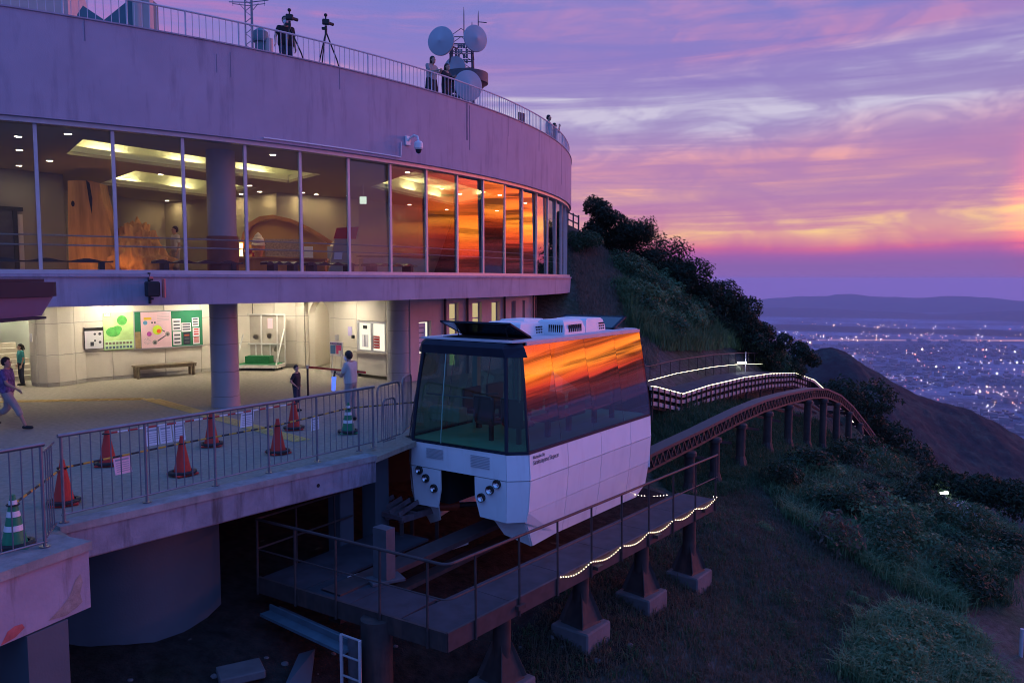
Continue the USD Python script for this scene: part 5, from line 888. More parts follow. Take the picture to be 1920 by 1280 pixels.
part(b3, 'frame', J([vprism(q_, WO + wn*.055, wd, .05) for q_ in ([(1.60, 1.0), (1.63, 1.0), (1.63, 2.36), (1.60, 2.36)], [(1.63, 1.0), (4.12, 1.0), (4.12, 1.03), (1.63, 1.03)], [(1.63, 2.33), (4.12, 2.33), (4.12, 2.36), (1.63, 2.36)])]), M['alu'])
on(b3, 'wood_strip', 1.64, 1.83, 1.03, 1.62, mat('strip_wood', (.36, .25, .12), .2, 6, .6), .036)
part(b3, 'pink_poster', vprism([(1.85, 1.03), (2.93, 1.03), (2.93, 2.31), (1.85, 2.31)], WO + wn*.04, wd, .006), M['pinkposter'], label='large pale pink poster with a green disc, round pictures and small drawings')
disc(b3, 'green_disc', 2.42, 1.66, .17, mat('lime', (.55, .72, .05), .1, 4, .6), .046); disc(b3, 'orange_mark', 2.47, 1.62, .075, mat('flame_orange', (.80, .12, .03), .1, 5, .6), .050)
disc(b3, 'magenta_disc', 2.13, 1.53, .085, mat('magenta', (.50, .08, .38), .15, 9, .6), .046); disc(b3, 'blue_disc', 2.0, 1.93, .075, mat('poster_blue', (.12, .32, .55), .1, 6, .6), .046); on(b3, 'yellow_title', 1.95, 2.22, 2.03, 2.12, mat('title_yellow', (.8, .5, .04), .1, 8, .6), .046)
for s, z in ((2.32, 1.22), (2.78, 1.50)): disc(b3, 'round_picture', s, z, .085, 'grey', .046); disc(b3, 'round_picture_figure', s, z - .01, .04, 'ink', .050, 10)
part(b3, 'arrow', J([vprism([(2.40, 1.28), (2.43, 1.25), (2.72, 1.43), (2.70, 1.46)], WO + wn*.046, wd, .004), vprism([(2.57, 1.68), (2.70, 1.60), (2.69, 1.57), (2.57, 1.64)], WO + wn*.046, wd, .004)]), M['ink'])
for a in range(12): part(b3, 'star_ray', vprism([(2.05 + .03*math.cos(a*PI/6), 1.27 + .03*math.sin(a*PI/6)), (2.05 + .12*math.cos(a*PI/6 + .05), 1.27 + .12*math.sin(a*PI/6 + .05)), (2.05 + .12*math.cos(a*PI/6 - .05), 1.27 + .12*math.sin(a*PI/6 - .05))], WO + wn*.046, wd, .004), M['greybag'])
for s in (2.24, 2.34): disc(b3, 'small_mark', s, 1.93, .035, 'ink', .046, 8)
for k in range(5): on(b3, 'print_line', 2.42, 2.86, 1.99 + .055*k, 2.0 + .055*k, 'greybag', .046); 
for s0, s1, z0, z1, mt in ((2.97, 3.28, 1.60, 2.04, 'paper'), (2.98, 3.28, 1.08, 1.57, 'paper'), (3.30, 3.66, 1.55, 1.88, 'paper'), (3.36, 3.62, 1.08, 1.53, 'trousers'), (3.70, 3.96, 1.72, 2.06, 'paper'), (3.72, 3.98, 1.36, 1.68, 'paper'), (3.72, 3.98, 1.08, 1.34, 'paper')):
    lf = on(b3, 'leaflet', s0, s1, z0, z1, mt, .040)
    for k in range(3): on(b3, 'leaflet_print', s0 + .04, s1 - .04, z0 + .06 + k*(z1-z0)*.28, z0 + .09 + (z1-z0)*.06 + k*(z1-z0)*.28, 'redbar' if (s0 > 3.7 and z0 < 1.5) else ('orange' if mt == 'trousers' and k == 2 else 'ink'), .047)
BN = thing('wooden_bench', 'low weathered wooden bench against the panelled wall under the notice boards', 'bench', (-12.55, 28.1, 0)); bo = np.array([-13.2, 27.62, 0]); bd = nrm(np.array([1.62, 1.45, 0])); bn = np.array([bd[1], -bd[0], 0])
for k in range(4): part(BN, 'seat_plank', bar(bo + bn*(-.18 + .12*k) + [0, 0, .43], bo + bd*2.1 + bn*(-.18 + .12*k) + [0, 0, .43], .112, .04), M['bench'])
for s in (.1, 2.0):
    for k in (-.17, .17): part(BN, 'leg', bar(bo + bd*s + bn*k, bo + bd*s + bn*k + [0, 0, .41], .09, .09, (1, 0, 0)), M['bench'])
    part(BN, 'cross_rail', bar(bo + bd*s + bn*(-.2) + [0, 0, .36], bo + bd*s + bn*.2 + [0, 0, .36], .05, .08), M['bench'])
part(BN, 'side_rail', bar(bo + bn*.19 + [0, 0, .37], bo + bd*2.1 + bn*.19 + [0, 0, .37], .03, .09), M['bench'])
PB = thing('photo_board', 'white framed face-in-hole photo board on wheels with a green step', 'photo board', (-9.75, 30.4, 0)); po = np.array([-10.5, 30.6, 0]); pdir = nrm(np.array([1.73, -.15, 0])); pn = np.array([pdir[1], -pdir[0], 0])
pf = lambda s, o, z: po + pdir*s + pn*o + np.array([0, 0, z])
part(PB, 'board', vprism(Polygon([(0, .15), (1.6, .15), (1.6, 2.1), (0, 2.1)]).difference(unary_union([Point(.42, 1.22).buffer(.11, 12), Point(.95, 1.26).buffer(.10, 12), Point(1.2, .72).buffer(.09, 12)])), pf(0, -.55, 0), pdir, .02), M['ply'])
for s in (.0, .66, 1.30, 1.6): part(PB, 'upright', bar(pf(s, -.52, .15), pf(s, -.52, 2.12), .05, .05, (1, 0, 0)), M['frame'])
for z in (.95, 2.1): part(PB, 'cross_rail', bar(pf(0, -.50, z), pf(1.6, -.50, z), .05, .05), M['frame'])
for s in (.42, 1.0): part(PB, 'upright', bar(pf(s, -.52, .15), pf(s, -.52, .94), .04, .04, (1, 0, 0)), M['frame'])
for s in (.0, 1.6): part(PB, 'brace', bar(pf(s, .45, .2), pf(s, -.50, 1.55), .045, .045), M['frame'])
part(PB, 'base_frame', J(bar(pf(0, .45, .16), pf(1.6, .45, .16), .06, .12), bar(pf(0, -.5, .16), pf(0, .45, .16), .06, .12), bar(pf(1.6, -.5, .16), pf(1.6, .45, .16), .06, .12)), M['frame']); part(PB, 'turf_mat', slab4(pf(.03, -.5, .235), pf(1.57, -.5, .235), pf(1.57, .44, .235), pf(.03, .44, .235), (0, 0, 1), .02), M['turf'])
part(PB, 'step', J(slab4(pf(.25, -.35, .52), pf(1.2, -.35, .52), pf(1.2, .12, .52), pf(.25, .12, .52), (0, 0, 1), .28)), M['turf'])
for s in (.1, 1.5):
    for o in (.4, -.4): part(PB, 'wheel', rod(pf(s - .02, o, .05), pf(s + .02, o, .05), .05, 12), M['dark'])
part(PB, 'sticker', vprism([(.92, 1.55), (1.12, 1.55), (1.12, 1.95), (.92, 1.95)], pf(0, -.52, 0), pdir, .006), M['pinkposter'])
solo('wall_notice', J(vprism([(-.49, 1.44), (-.26, 1.44), (-.26, 1.77), (-.49, 1.77)], O_t + tn*.065, tdir, .01)), mat('lilac_paper', (.50, .42, .68), .05, 5, .8), 'lilac paper taped to the wall left of the ticket window', 'notice')
solo('card_reader', rbox(O_t + tdir*(-.17) + tn*.09 + [0, 0, 1.42], (.12, .07, .12), .01, -.72), M['dark'], 'small black box on the wall left of the ticket window', 'box')
solo('wall_box', rbox(O_t + tdir*(-1.1) + tn*.10 + [0, 0, 1.34], (.16, .10, .22), .02, -.72), M['alu'], 'small metal dispenser on the wall right of the arch', 'dispenser')
solo('wall_switch', vprism([(0, 1.45), (.16, 1.45), (.16, 1.72), (0, 1.72)], (-15.62, 25.72, 0), (.45, -.32), .01), M['paper'], 'small white notice on the curved wall beside the stairs', 'notice')
ST = thing('sign_stand', 'small sign stand with red and blue notices behind the man', 'sign', (-6.2, 28.0, 0)); part(ST, 'sign_panel', box((-6.2, 28.0, 1.02), (.62, .04, .50), -.6), M['paper'])
part(ST, 'blue_notice', box((-6.33, 28.06, 1.0), (.22, .05, .30), -.6), mat('sign_blue', (.05, .16, .36), .1, 6, .6)); part(ST, 'red_notice', box((-6.09, 27.90, 1.0), (.22, .05, .30), -.6), mat('sign_pink', (.62, .05, .20), .1, 6, .6)); part(ST, 'title', box((-6.2, 27.98, 1.21), (.56, .05, .07), -.6), M['purple'])
for o in (-.22, .22): part(ST, 'leg', rod((-6.2 + o*.82, 28.0 - o*.56, 0), (-6.2 + o*.82, 28.0 - o*.56, .8), .02, 8), M['frame'])
DS = solo('dispenser_bottle', J(cyl((-6.02, 27.75, .78), .05, .2, 12)), M['paper'], 'white bottle on the little stand behind the man', 'bottle')
# ------------------------------------------------------------------ upper room furnishing
SPm = lambda pts, z0, z1: prism(pts, z0, z1)
ss = []; yy = [3.51, 4.0, 4.6, 5.2, 5.8, 6.2, 6.5]; 
sl = Polygon([(-.95, 3.51), (.88, 3.51), (.84, 4.2), (.80, 4.9), (.66, 5.5), (.50, 5.9), (.42, 6.42), (.1, 6.5), (-.5, 6.52), (-.84, 6.5), (-.9, 5.2)])
sl = Polygon([(x*.76, z) for x, z in sl.exterior.coords])
STU = thing('tree_slab', 'huge orange-brown slab of an old tree trunk standing inside the left windows', 'wood display', (-14.0, 25.2, 3.51)); part(STU, 'slab', vprism(sl, (-13.12, 25.0, 0), (1, .05), .55), M['stump'], smooth=20)
part(STU, 'hollow', vprism([(.20, 6.45), (.30, 6.38), (.36, 5.9), (.33, 5.45), (.26, 5.9)], (-13.12, 24.44, 0), (1, .05), .02), M['gap'])
part(STU, 'knot', vprism([(-.22 + .05*math.cos(a), 5.75 + .09*math.sin(a)) for a in np.linspace(0, 6.2, 9)], (-13.12, 24.44, 0), (1, .05), .02), M['gap'])
rv, rf = tm(trimesh.creation.icosphere(subdivisions=4, radius=1.0)); rv = rv * [1.0, .6, .85] * (1 + .9*(meshkit.fbm(rv*[5.5, 5.5, 1.4] + 5, 4, 3) - .5))[:, None] * np.where(rv[:, 2:] > 0, [1 - .25, 1, 1.25], 1) + [-11.9, 25.4, 4.15]; rv[:, 2] = np.maximum(rv[:, 2], 3.51)
solo('root_block', (rv, rf), M['stump'], 'gnarled reddish root block beside the standing tree slab', 'wood display', smooth=True)
for x, y, z, r in ((-13.2, 24.0, 3.75, .10), (-11.9, 24.3, 3.7, .08)):
    lt = thing('floor_spot', 'small warm floor spot in front of the ' + ('tree slab' if x < -13 else 'root block'), 'spot lamp', (x, y, 3.51)); part(lt, 'can', cyl((x, y, 3.51), r, .12, 14), M['dark'])
    li = UsdLux.DiskLight.Define(stage, lt.path + '/beam'); li.AddTranslateOp().Set(Gf.Vec3d(0, 0, .14)); li.AddRotateXOp().Set(150.0); li.CreateRadiusAttr(r); li.CreateIntensityAttr(95); li.CreateColorAttr(Gf.Vec3f(1, .42, .12))
solo('wall_picture', vprism([(0, 4.4), (1.45, 4.4), (1.45, 6.2), (0, 6.2)], (-17.05, 31.9, 0), (.35, .93), .06), mat('dark_picture', (.035, .035, .03), .5, 2, .6), 'large dark picture on the back wall behind the root block', 'picture')
LDR = thing('glass_door', 'dark framed glass door with a paper notice at the far left inside', 'door', (-15.6, 24.9, 3.51)); ld = nrm(np.array([2.75, 3.9, 0])); ln_ = np.array([ld[1], -ld[0], 0]); lo = np.array([-17.0, 23.3, 0]) + ln_*.03
part(LDR, 'frame', J([vprism(q_, lo + ln_*.06, ld, .06) for q_ in ([(.2, 5.6), (2.6, 5.6), (2.6, 5.72), (.2, 5.72)], [(.2, 3.51), (.3, 3.51), (.3, 5.6), (.2, 5.6)], [(2.3, 3.51), (2.42, 3.51), (2.42, 5.6), (2.3, 5.6)])]), M['dark']); part(LDR, 'leaf', vprism([(.3, 3.51), (2.3, 3.51), (2.3, 5.6), (.3, 5.6)], lo + ln_*.03, ld, .02), mat('door_glass_dark', (.05, .06, .06), .3, 3, .15)); part(LDR, 'notice', vprism([(1.1, 4.5), (1.5, 4.5), (1.5, 5.4), (1.1, 5.4)], lo + ln_*.065, ld, .004), M['paper']); part(LDR, 'notice_band', vprism([(1.12, 5.1), (1.48, 5.1), (1.48, 5.3), (1.12, 5.3)], lo + ln_*.07, ld, .004), M['pinkposter']); part(LDR, 'side_light', vprism([(2.44, 3.6), (2.58, 3.6), (2.58, 5.5), (2.44, 5.5)], lo + ln_*.05, ld, .02), M['alu'])
EX = thing('exit_sign', 'glowing green emergency exit sign above the glass door', 'exit sign', (-15.9, 24.6, 5.8)); part(EX, 'box', vprism([(1.0, 5.93), (1.55, 5.93), (1.55, 6.24), (1.0, 6.24)], lo + ln_*.14, ld, .10), M['alu']); part(EX, 'lit_face', vprism([(1.02, 5.95), (1.53, 5.95), (1.53, 6.22), (1.02, 6.22)], lo + ln_*.15, ld, .008), M['exit'])
part(EX, 'running_figure', J([vprism(q_, lo + ln_*.156, ld, .004) for q_ in ([(1.2, 6.14), (1.24, 6.14), (1.24, 6.18), (1.2, 6.18)], [(1.18, 6.04), (1.28, 6.12), (1.25, 6.14), (1.16, 6.07)], [(1.16, 6.04), (1.2, 6.06), (1.12, 5.98), (1.09, 6.0)], [(1.24, 6.06), (1.28, 6.04), (1.26, 5.98), (1.22, 6.0)], [(1.34, 5.97), (1.48, 5.97), (1.48, 6.20), (1.34, 6.20)])]), M['exitw'])
HS = thing('hanging_sign', 'small white lit sign hanging from the ceiling behind the middle windows', 'sign', (-5.4, 29.3, 6.2)); part(HS, 'lit_box', box((-5.42, 29.3, 6.33), (.24, .05, .26), .1), M['exitw']); part(HS, 'hanger', rod((-5.42, 29.3, 6.45), (-5.42, 29.3, 6.9), .01, 6), M['alu'])
# counter with its arched board, giant ice cream, lamps
CT = thing('snack_counter', 'long warm wooden snack counter with an arched wooden back board', 'counter', (-8.3, 27.4, 3.51)); cdv = nrm(np.array([1, .12, 0]))
part(CT, 'counter_front', vprism([(0, 3.51), (3.6, 3.51), (3.6, 4.10), (1.9, 4.16), (0, 4.10)], (-9.75, 26.0, 0), cdv, .6), M['wood']); part(CT, 'counter_top', vprism([(-.08, 4.105), (1.9, 4.165), (3.68, 4.105), (3.68, 4.15), (1.9, 4.21), (-.08, 4.15)], (-9.75, 25.92, 0), cdv, .75), mat('counter_top', (.46, .22, .09), .15, 3, .35))
ap = [(-.15, 4.55), (-.02, 5.05), (.2, 5.4), (.55, 5.62), (1.0, 5.68), (1.6, 5.55), (2.2, 5.28), (2.7, 4.98), (3.0, 4.78)]
part(CT, 'arch_rim', vprism(ap + [(x*.94 + .10, z - .13) for x, z in ap[::-1]], (-9.25, 27.6, 0), cdv, .3), M['wood']); part(CT, 'arch_board', vprism([(x*.93 + .1, z - .14) for x, z in ap] + [(2.85, 3.6), (0, 3.6)], (-9.25, 27.8, 0), cdv, .06), mat('board_orange', (.50, .26, .09), .08, 2, .6))
part(CT, 'menu_panel', vprism([(.75, 3.95), (1.9, 3.95), (1.9, 4.85), (.75, 4.85)], (-9.25, 27.5, 0), cdv, .03), mat('menu_grey', (.34, .25, .20), .35, 18, .7)); part(CT, 'menu_panel', vprism([(2.05, 4.1), (2.35, 4.1), (2.35, 4.6), (2.05, 4.6)], (-9.25, 27.55, 0), cdv, .03), M['paper'])
part(CT, 'lit_shelf', vprism([(-.10, 4.25), (.0, 4.25), (.0, 4.70), (-.10, 4.70)], (-9.25, 27.5, 0), cdv, .05), M['warm']); part(CT, 'kitchen_lamp', vprism([(2.62, 4.25), (2.72, 4.25), (2.72, 4.68), (2.62, 4.68)], (-9.25, 27.9, 0), cdv, .03), glow('kitchen_white', (1, .85, .55), 4.0)); part(CT, 'kitchen_lamp', vprism([(3.05, 4.4), (3.15, 4.4), (3.15, 4.65), (3.05, 4.65)], (-9.25, 27.95, 0), cdv, .03), M['warm'])
part(CT, 'shelf_goods', J([box((-9.1 + .09*k, 27.35, 4.30 + .05*(k % 3)), (.07, .07, .14)) for k in range(4)]), M['redbar'])
part(CT, 'kitchen_back', vprism([(2.0, 3.6), (3.4, 3.6), (3.4, 4.8), (2.0, 4.8)], (-9.25, 28.2, 0), cdv, .05), M['cove'])
for s in (2.95, 3.3): part(CT, 'kitchen_box', box((-9.25 + s, 27.9, 4.35), (.22, .2, .5)), M['greybag'])
IC = thing('ice_cream_model', 'giant soft ice cream cone model with a white swirl on the counter', 'ice cream model', (-8.42, 26.6, 4.17)); part(IC, 'cone', lathe([(.10, 4.17), (.13, 4.3), (.20, 4.52), (.21, 4.56)], (-8.42, 26.6, 0), 20), mat('wafer', (.55, .26, .10), .15, 9, .6), smooth=30); part(IC, 'swirl', lathe([(.19, 4.56), (.23, 4.60), (.20, 4.67), (.21, 4.70), (.17, 4.77), (.18, 4.80), (.12, 4.87), (.12, 4.90), (.05, 4.98), (.01, 5.02)], (-8.42, 26.6, 0), 20), mat('cream', (.70, .62, .50), .04, 4, .5), smooth=40)
def wavy_bench(label, t0, t1, off=.85):
    a, b = at(t0, RG - off, 3.51), at(t1, RG - off, 3.51); t = thing('window_bench', label, 'bench', (a + b)/2, 'black wavy benches along the windows'); d = b - a; L = np.linalg.norm(d[:2]); n = 26
    top = [(L*i/n, .42 + .035*math.sin(i*.95)) for i in range(n + 1)]; part(t, 'seat', vprism(top + [(L, .36), (0, .36)], a, d, .42), M['blackwood'])
    for s in (.25, L - .25): part(t, 'leg', vprism([(s - .06, 0), (s + .06, 0), (s + .06, .36), (s - .06, .36)], a, d, .40), M['blackwood'])
wavy_bench('black wavy bench at the far left windows', .50, .62); wavy_bench('black wavy bench before the root block', .655, .735); wavy_bench('black wavy bench right of the inner column', .76, .80); wavy_bench('black wavy bench in front of the snack counter', .805, .87); wavy_bench('black wavy bench behind the sixth and seventh windows', .885, .96)
TB = thing('draped_table', 'table under a pale hanging cloth behind the middle windows', 'table', (-4.2, 26.6, 3.51)); part(TB, 'cloth', vprism([(0, 3.55), (.3, 3.6), (.8, 3.53), (1.5, 3.6), (2.2, 3.56), (2.2, 4.15), (1.1, 4.2), (0, 4.15)], (-4.9, 26.3, 0), (.9, .45), .5), mat('beige_cloth', (.40, .33, .24), .1, 4, .8)); part(TB, 'table_top', vprism([(-.05, 4.21), (2.25, 4.21), (2.25, 4.25), (-.05, 4.25)], (-4.9, 26.28, 0), (.9, .45), .6), M['bench'])
MC = thing('display_machine', 'tall slanted display machine with pictures behind the sixth window', 'machine', (-5.3, 25.9, 3.51)); part(MC, 'cabinet', vprism([(0, 3.51), (.55, 3.51), (.78, 4.75), (.25, 4.75)], (-5.9, 25.6, 0), (1, .3), .5), mat('machine_beige', (.40, .34, .26), .06, 2, .5)); part(MC, 'picture', vprism([(.2, 4.1), (.45, 4.1), (.48, 4.35), (.23, 4.35)], (-5.9, 25.58, 0), (1, .3), .02), M['paper']); part(MC, 'topper', vprism([(.2, 4.76), (.9, 4.76), (1.0, 5.15), (.3, 5.1)], (-5.9, 25.6, 0), (1, .3), .1), M['redbar'])
# ------------------------------------------------------------------ fixtures on the outside
ct_ = .905; cpos = at(ct_, RO, 7.62); co = nrm(np.array([math.sin(ct_), -math.cos(ct_), 0])); ct2 = np.array([co[1], -co[0], 0]) * -1
SC = thing('security_camera', 'white dome security camera on a curved arm with its conduit on the drum wall', 'camera', cpos)
part(SC, 'wall_plate', rbox(cpos + co*.03, (.20, .06, .28), .015, math.atan2(co[1], co[0]) + PI/2), M['acw']); part(SC, 'arm', tube([cpos + co*.05 + ct2*.0, cpos + co*.14 + [0, 0, .08], cpos + co*.30 + [0, 0, .13], cpos + co*.44 + [0, 0, .08], cpos + co*.48 + [0, 0, -.06]], .035, 10), M['acw'], smooth=40)
hp = cpos + co*.48; part(SC, 'housing', lathe([(.10, -.30), (.135, -.26), (.135, -.12), (.10, -.07), (.05, -.05)], hp, 20), M['acw'], smooth=30); part(SC, 'dome', lathe([(.02, -.42), (.07, -.39), (.095, -.30)], hp, 20), M['hood'], smooth=40)
part(SC, 'conduit', tube([at(t, RO + .025, z) for t, z in [(.74, 7.10), (.78, 7.10), (.82, 7.10), (.86, 7.10), (.895, 7.10), (.8955, 7.2), (.896, 7.55)]], .018, 6), M['acw'], smooth=40)
ft = .640; fp = at(ft, RO + .02, 3.2); fo = nrm(np.array([math.sin(ft), -math.cos(ft), 0])); fr_ = np.array([math.cos(ft), math.sin(ft), 0])
FLD = thing('flood_lamp', 'dark flood lamp with a red glowing edge bracketed to the floor fascia', 'flood lamp', fp); part(FLD, 'bracket', J(bar(fp + [0, 0, -.32], fp + [0, 0, .42], .05, .05, (1, 0, 0)), bar(fp + [0, 0, .25], fp + fo*.3 + [0, 0, .25], .04, .04), bar(fp + [0, 0, -.2], fp + fo*.3 + [0, 0, -.2], .04, .04)), M['dark']); part(FLD, 'housing', rbox(fp + fo*.28 + [0, 0, .03], (.30, .26, .36), .03, ft), M['dark']); part(FLD, 'lit_edge', rbox(fp + fo*.34 + fr_*.24 + [0, 0, .05], (.05, .20, .46), .02, ft), M['sunset_tint']); part(FLD, 'lit_edge', rbox(fp + fo*.10 + fr_*.02 + [0, 0, .28], (.10, .05, .10), .02, ft), M['sunset_tint'])  # salmon edges imitate the mirrored sunset by colour; they give no light
for k in range(3): part(FLD, 'cooling_fin', box(fp + fo*.12 + fr_*(-.1 + .1*k) + [0, 0, .03], (.02, .10, .30), ft), M['dark'])
SH = thing('shelter_roof', 'dark rounded shelter roof with a violet rim jutting in at the left edge', 'shelter', (-7.6, 9.8, 0)); sc = np.array([-6.18, 9.9]); 
def rr2(x0, y0, x1, y1, r): return sbox(x0 + r, y0 + r, x1 - r, y1 - r).buffer(r, 8)
part(SH, 'roof_top', prism(rr2(-9.6, 8.4, -6.12, 10.9, .25), 3.23, 3.42), M['hood']); part(SH, 'roof_crown', prism(rr2(-9.5, 8.5, -6.22, 10.8, .25), 3.422, 3.46), M['hood'])
v, f = prism(rr2(-9.6, 8.45, -6.16, 10.85, .2), 2.97, 3.225); k = (v[:, 2] < 3.0); v[k, :2] = (v[k, :2] - [-7.9, 9.65]) * .93 + [-7.9, 9.65]; part(SH, 'roof_rim', (v, f), mat('rim_paint', (.13, .14, .25), .06, 2, .7, spec=.2)); part(SH, 'rim_foot', prism(rr2(-9.3, 8.75, -6.10, 10.5, .1), 2.94, 2.968), M['hood'])
for x, y in ((-8.9, 9.2), (-8.9, 10.3)): part(SH, 'post', cyl((x, y, 0), .06, 2.94, 12), M['alu'], smooth=40)
# ------------------------------------------------------------------ on and behind the terrace
AM = thing('antenna_mast', 'slim lattice antenna mast with cross arms behind the terrace railing', 'mast', (-9.6, 30, 8.6))
for o in ((-.13, -.13), (.13, -.13), (0, .16)): part(AM, 'mast_leg', rod((-9.6 + o[0], 30 + o[1], 8.6), (-9.6 + o[0], 30 + o[1], 15.5), .028, 6), M['steel'])
for k in range(17): part(AM, 'mast_tie', J([bar((-9.73, 29.87, 8.8 + .4*k), (-9.47, 29.87, 9.0 + .4*k), .02, .02), bar((-9.47, 29.87, 9.0 + .4*k), (-9.73, 29.87, 9.2 + .4*k), .02, .02)]), M['steel'])
for s in (-1, 1): part(AM, 'cross_arm', J(rod((-9.6, 29.9, 13.52), (-9.6 + s*.72, 29.9, 13.60 - .06*(s < 0)), .018, 6), rod((-9.6, 29.9, 13.40), (-9.6 + s*.6, 29.9, 13.48), .014, 6), rod((-9.6 + s*.1, 29.9, 13.2), (-9.6 + s*.35, 29.9, 13.48), .012, 6), rod((-9.6 + s*.58, 29.9, 13.40), (-9.6 + s*.58, 29.9, 13.75), .010, 6)), M['steel'])
for k, (dx, dz) in enumerate(((-.5, 9.4), (.55, 9.0), (.9, 9.3), (-.8, 9.1))): part(AM, 'wire_loop', tube([(-9.6, 29.9, dz), (-9.6 + dx*.5, 29.8, dz + .25), (-9.6 + dx, 29.8, dz), (-9.6 + dx*.6, 29.8, dz - .2)], .010, 5), M['steel'])
VT = thing('vent_tank', 'teal capped vent tank on the terrace between the mast and the photographer', 'vent', (-7.6, 24.7, 8.95)); part(VT, 'tank', cyl((-7.6, 24.7, 9.8), .17, .85, 20), M['tealroof'], smooth=35); part(VT, 'cap', lathe([(.22, 10.6), (.25, 10.68), (.22, 10.9), (.09, 11.0)], (-7.6, 24.7, 0), 20), M['tealroof'], smooth=35); part(VT, 'stand', cyl((-7.6, 24.7, 8.95), .10, .85, 12), M['tower']); part(VT, 'side_pipe', cyl((-7.35, 24.7, 9.6), .12, 1.1, 16), M['pinkwall'], smooth=35)
def tripod(label, x, y, z0, h, mt='blk'):
    t = thing('camera_tripod', label, 'tripod', (x, y, z0)); top = np.array([x, y, z0 + h])
    for a in (.4, 2.5, 4.6): part(t, 'leg', tube([top - [0, 0, .12], top + [.30*math.cos(a), .30*math.sin(a), -h*.55], top + [.50*math.cos(a), .50*math.sin(a), -h]], [.022, .02, .014], 8), M[mt])
    part(t, 'head', J(rod(top - [0, 0, .16], top + [0, 0, .05], .035, 10), box(top + [-.04, 0, -.03], (.14, .08, .06))), M[mt]); c = part(t, 'camera_body', rbox(top + [0, 0, .15], (.20, .12, .15), .02, .3), M[mt]); part(c, 'lens', rod(top + [.05, .05, .14], top + [.16, .20, .14], .045, 12), M[mt]); part(c, 'microphone', J(rod(top + [0, 0, .22], top + [0, 0, .29], .02, 8), ball(top + [0, 0, .34], .05)), M[mt])
tripod('black tripod with a camera standing alone right of the photographer', -5.26, 23.12, 8.95, 1.60); tripod('black tripod with a camera right beside the masked photographer', -6.02, 22.15, 8.95, 1.42)
SG = solo('terrace_sign', J(box((.38, 32.1, 9.75), (.40, .04, .55), .9), rod((.38, 32.1, 8.95), (.38, 32.1, 9.5), .02, 6)), M['dark'], 'dark perforated sign on the terrace behind the railing bars', 'sign')
solo('terrace_bench', J([box((.95 + .10*k, 34.1 + .3*k, 9.6), (.10, .05, .22), 1.0) for k in range(4)] + [box((.9, 34.6, 9.40), (.4, 1.3, .08), -.3)]), M['greybag'], 'grey bench with slatted back far along the terrace', 'bench')
# telecom tower on the hill behind
TW = thing('telecom_tower', 'dark steel telecom tower with big white drum dishes behind the terrace', 'tower', (-5.65, 92, 6)); tx, ty = -5.65, 92
def dishm(c, r, az, el): 
    v, f = lathe([(.3*r, -.55*r), (.96*r, -.16*r), (1.0*r, -.10*r), (1.0*r, .02*r), (.95*r, .05*r), (.5*r, .13*r), (.08*r, .26*r), (.01, .27*r)], (0, 0, 0), 36)
    d = np.array([math.sin(az)*math.cos(el), -math.cos(az)*math.cos(el), math.sin(el)]); a = nrm(np.cross([0, 0, 1.], d)); b = np.cross(d, a); return v[:, :1]*a + v[:, 1:2]*b + v[:, 2:]*d + np.asarray(c, float), f
for o in ((-1, -1), (1, -1), (1, 1), (-1, 1)): part(TW, 'tower_leg', rod((tx + o[0]*1.7, ty + o[1]*1.7, 6), (tx + o[0]*1.15, ty + o[1]*1.15, 30.6), .12, 8), M['tower'])
for z in np.arange(19.5, 31, .9): part(TW, 'tower_ring', J([bar((tx + 1.3*a, ty + 1.3*b, z), (tx + 1.3*c_, ty + 1.3*d_, z), .08, .08) for a, b, c_, d_ in ((-1,-1,1,-1), (1,-1,1,1), (1,1,-1,1), (-1,1,-1,-1))]), M['tower'])
for k in range(13): z = 19.5 + .9*k; part(TW, 'tower_brace', J(bar((tx - 1.3, ty - 1.3, z), (tx, ty - 1.3, z + .9), .06, .06), bar((tx, ty - 1.3, z + .9), (tx + 1.3, ty - 1.3, z), .06, .06), bar((tx + 1.35, ty - 1.3, z), (tx + 1.3, ty + 1.3, z + .9), .06, .06)), M['tower'])
part(TW, 'platform', lathe([(1.5, 24.6), (2.3, 25.4), (2.55, 25.5), (2.55, 26.6), (2.45, 26.6), (2.4, 25.7), (.3, 25.6)], (tx + .4, ty, 0), 28), M['tower'], smooth=30)
part(TW, 'equipment', J([box((tx + .3*i - .6, ty - .9, 27.2 + .55*j), (.24, .24, .40)) for i in range(5) for j in range(5) if (i*3 + j) % 4]), M['steel'])
for c_, r, az in (((-7.75, 89.0, 29.35), 1.55, -.35), ((-3.95, 88.6, 29.5), 1.42, .55), ((-6.4, 90.6, 26.7), 1.45, -.5), ((-4.7, 88.0, 24.35), 1.62, .5), ((-8.0, 89.6, 23.2), .75, -.4)): part(TW, 'dish', dishm(c_, r, az, -.02), M['dish'], smooth=35); part(TW, 'dish_arm', bar(c_, (tx + .5*np.sign(c_[0] - tx), ty, c_[2]), .15, .15), M['tower'])
for x, z0, z1 in ((-5.35, 30.6, 33.6), (-4.45, 30.6, 32.0), (-3.75, 30.8, 33.2)): part(TW, 'whip_antenna', tube([(x, ty - 1, z0), (x, ty - 1, z0 + (z1-z0)*.75), (x, ty - 1, z1)], [.07, .06, .02], 6), M['tower'])
part(TW, 'antenna_branch', rod((-3.75, ty - 1, 32.0), (-2.8, ty - 1, 31.9), .05, 6), M['tower'])
part(TW, 'control_cabin', box((-6.6, 90, 22.6), (1.7, 1.4, 2.2)), M['tower'])
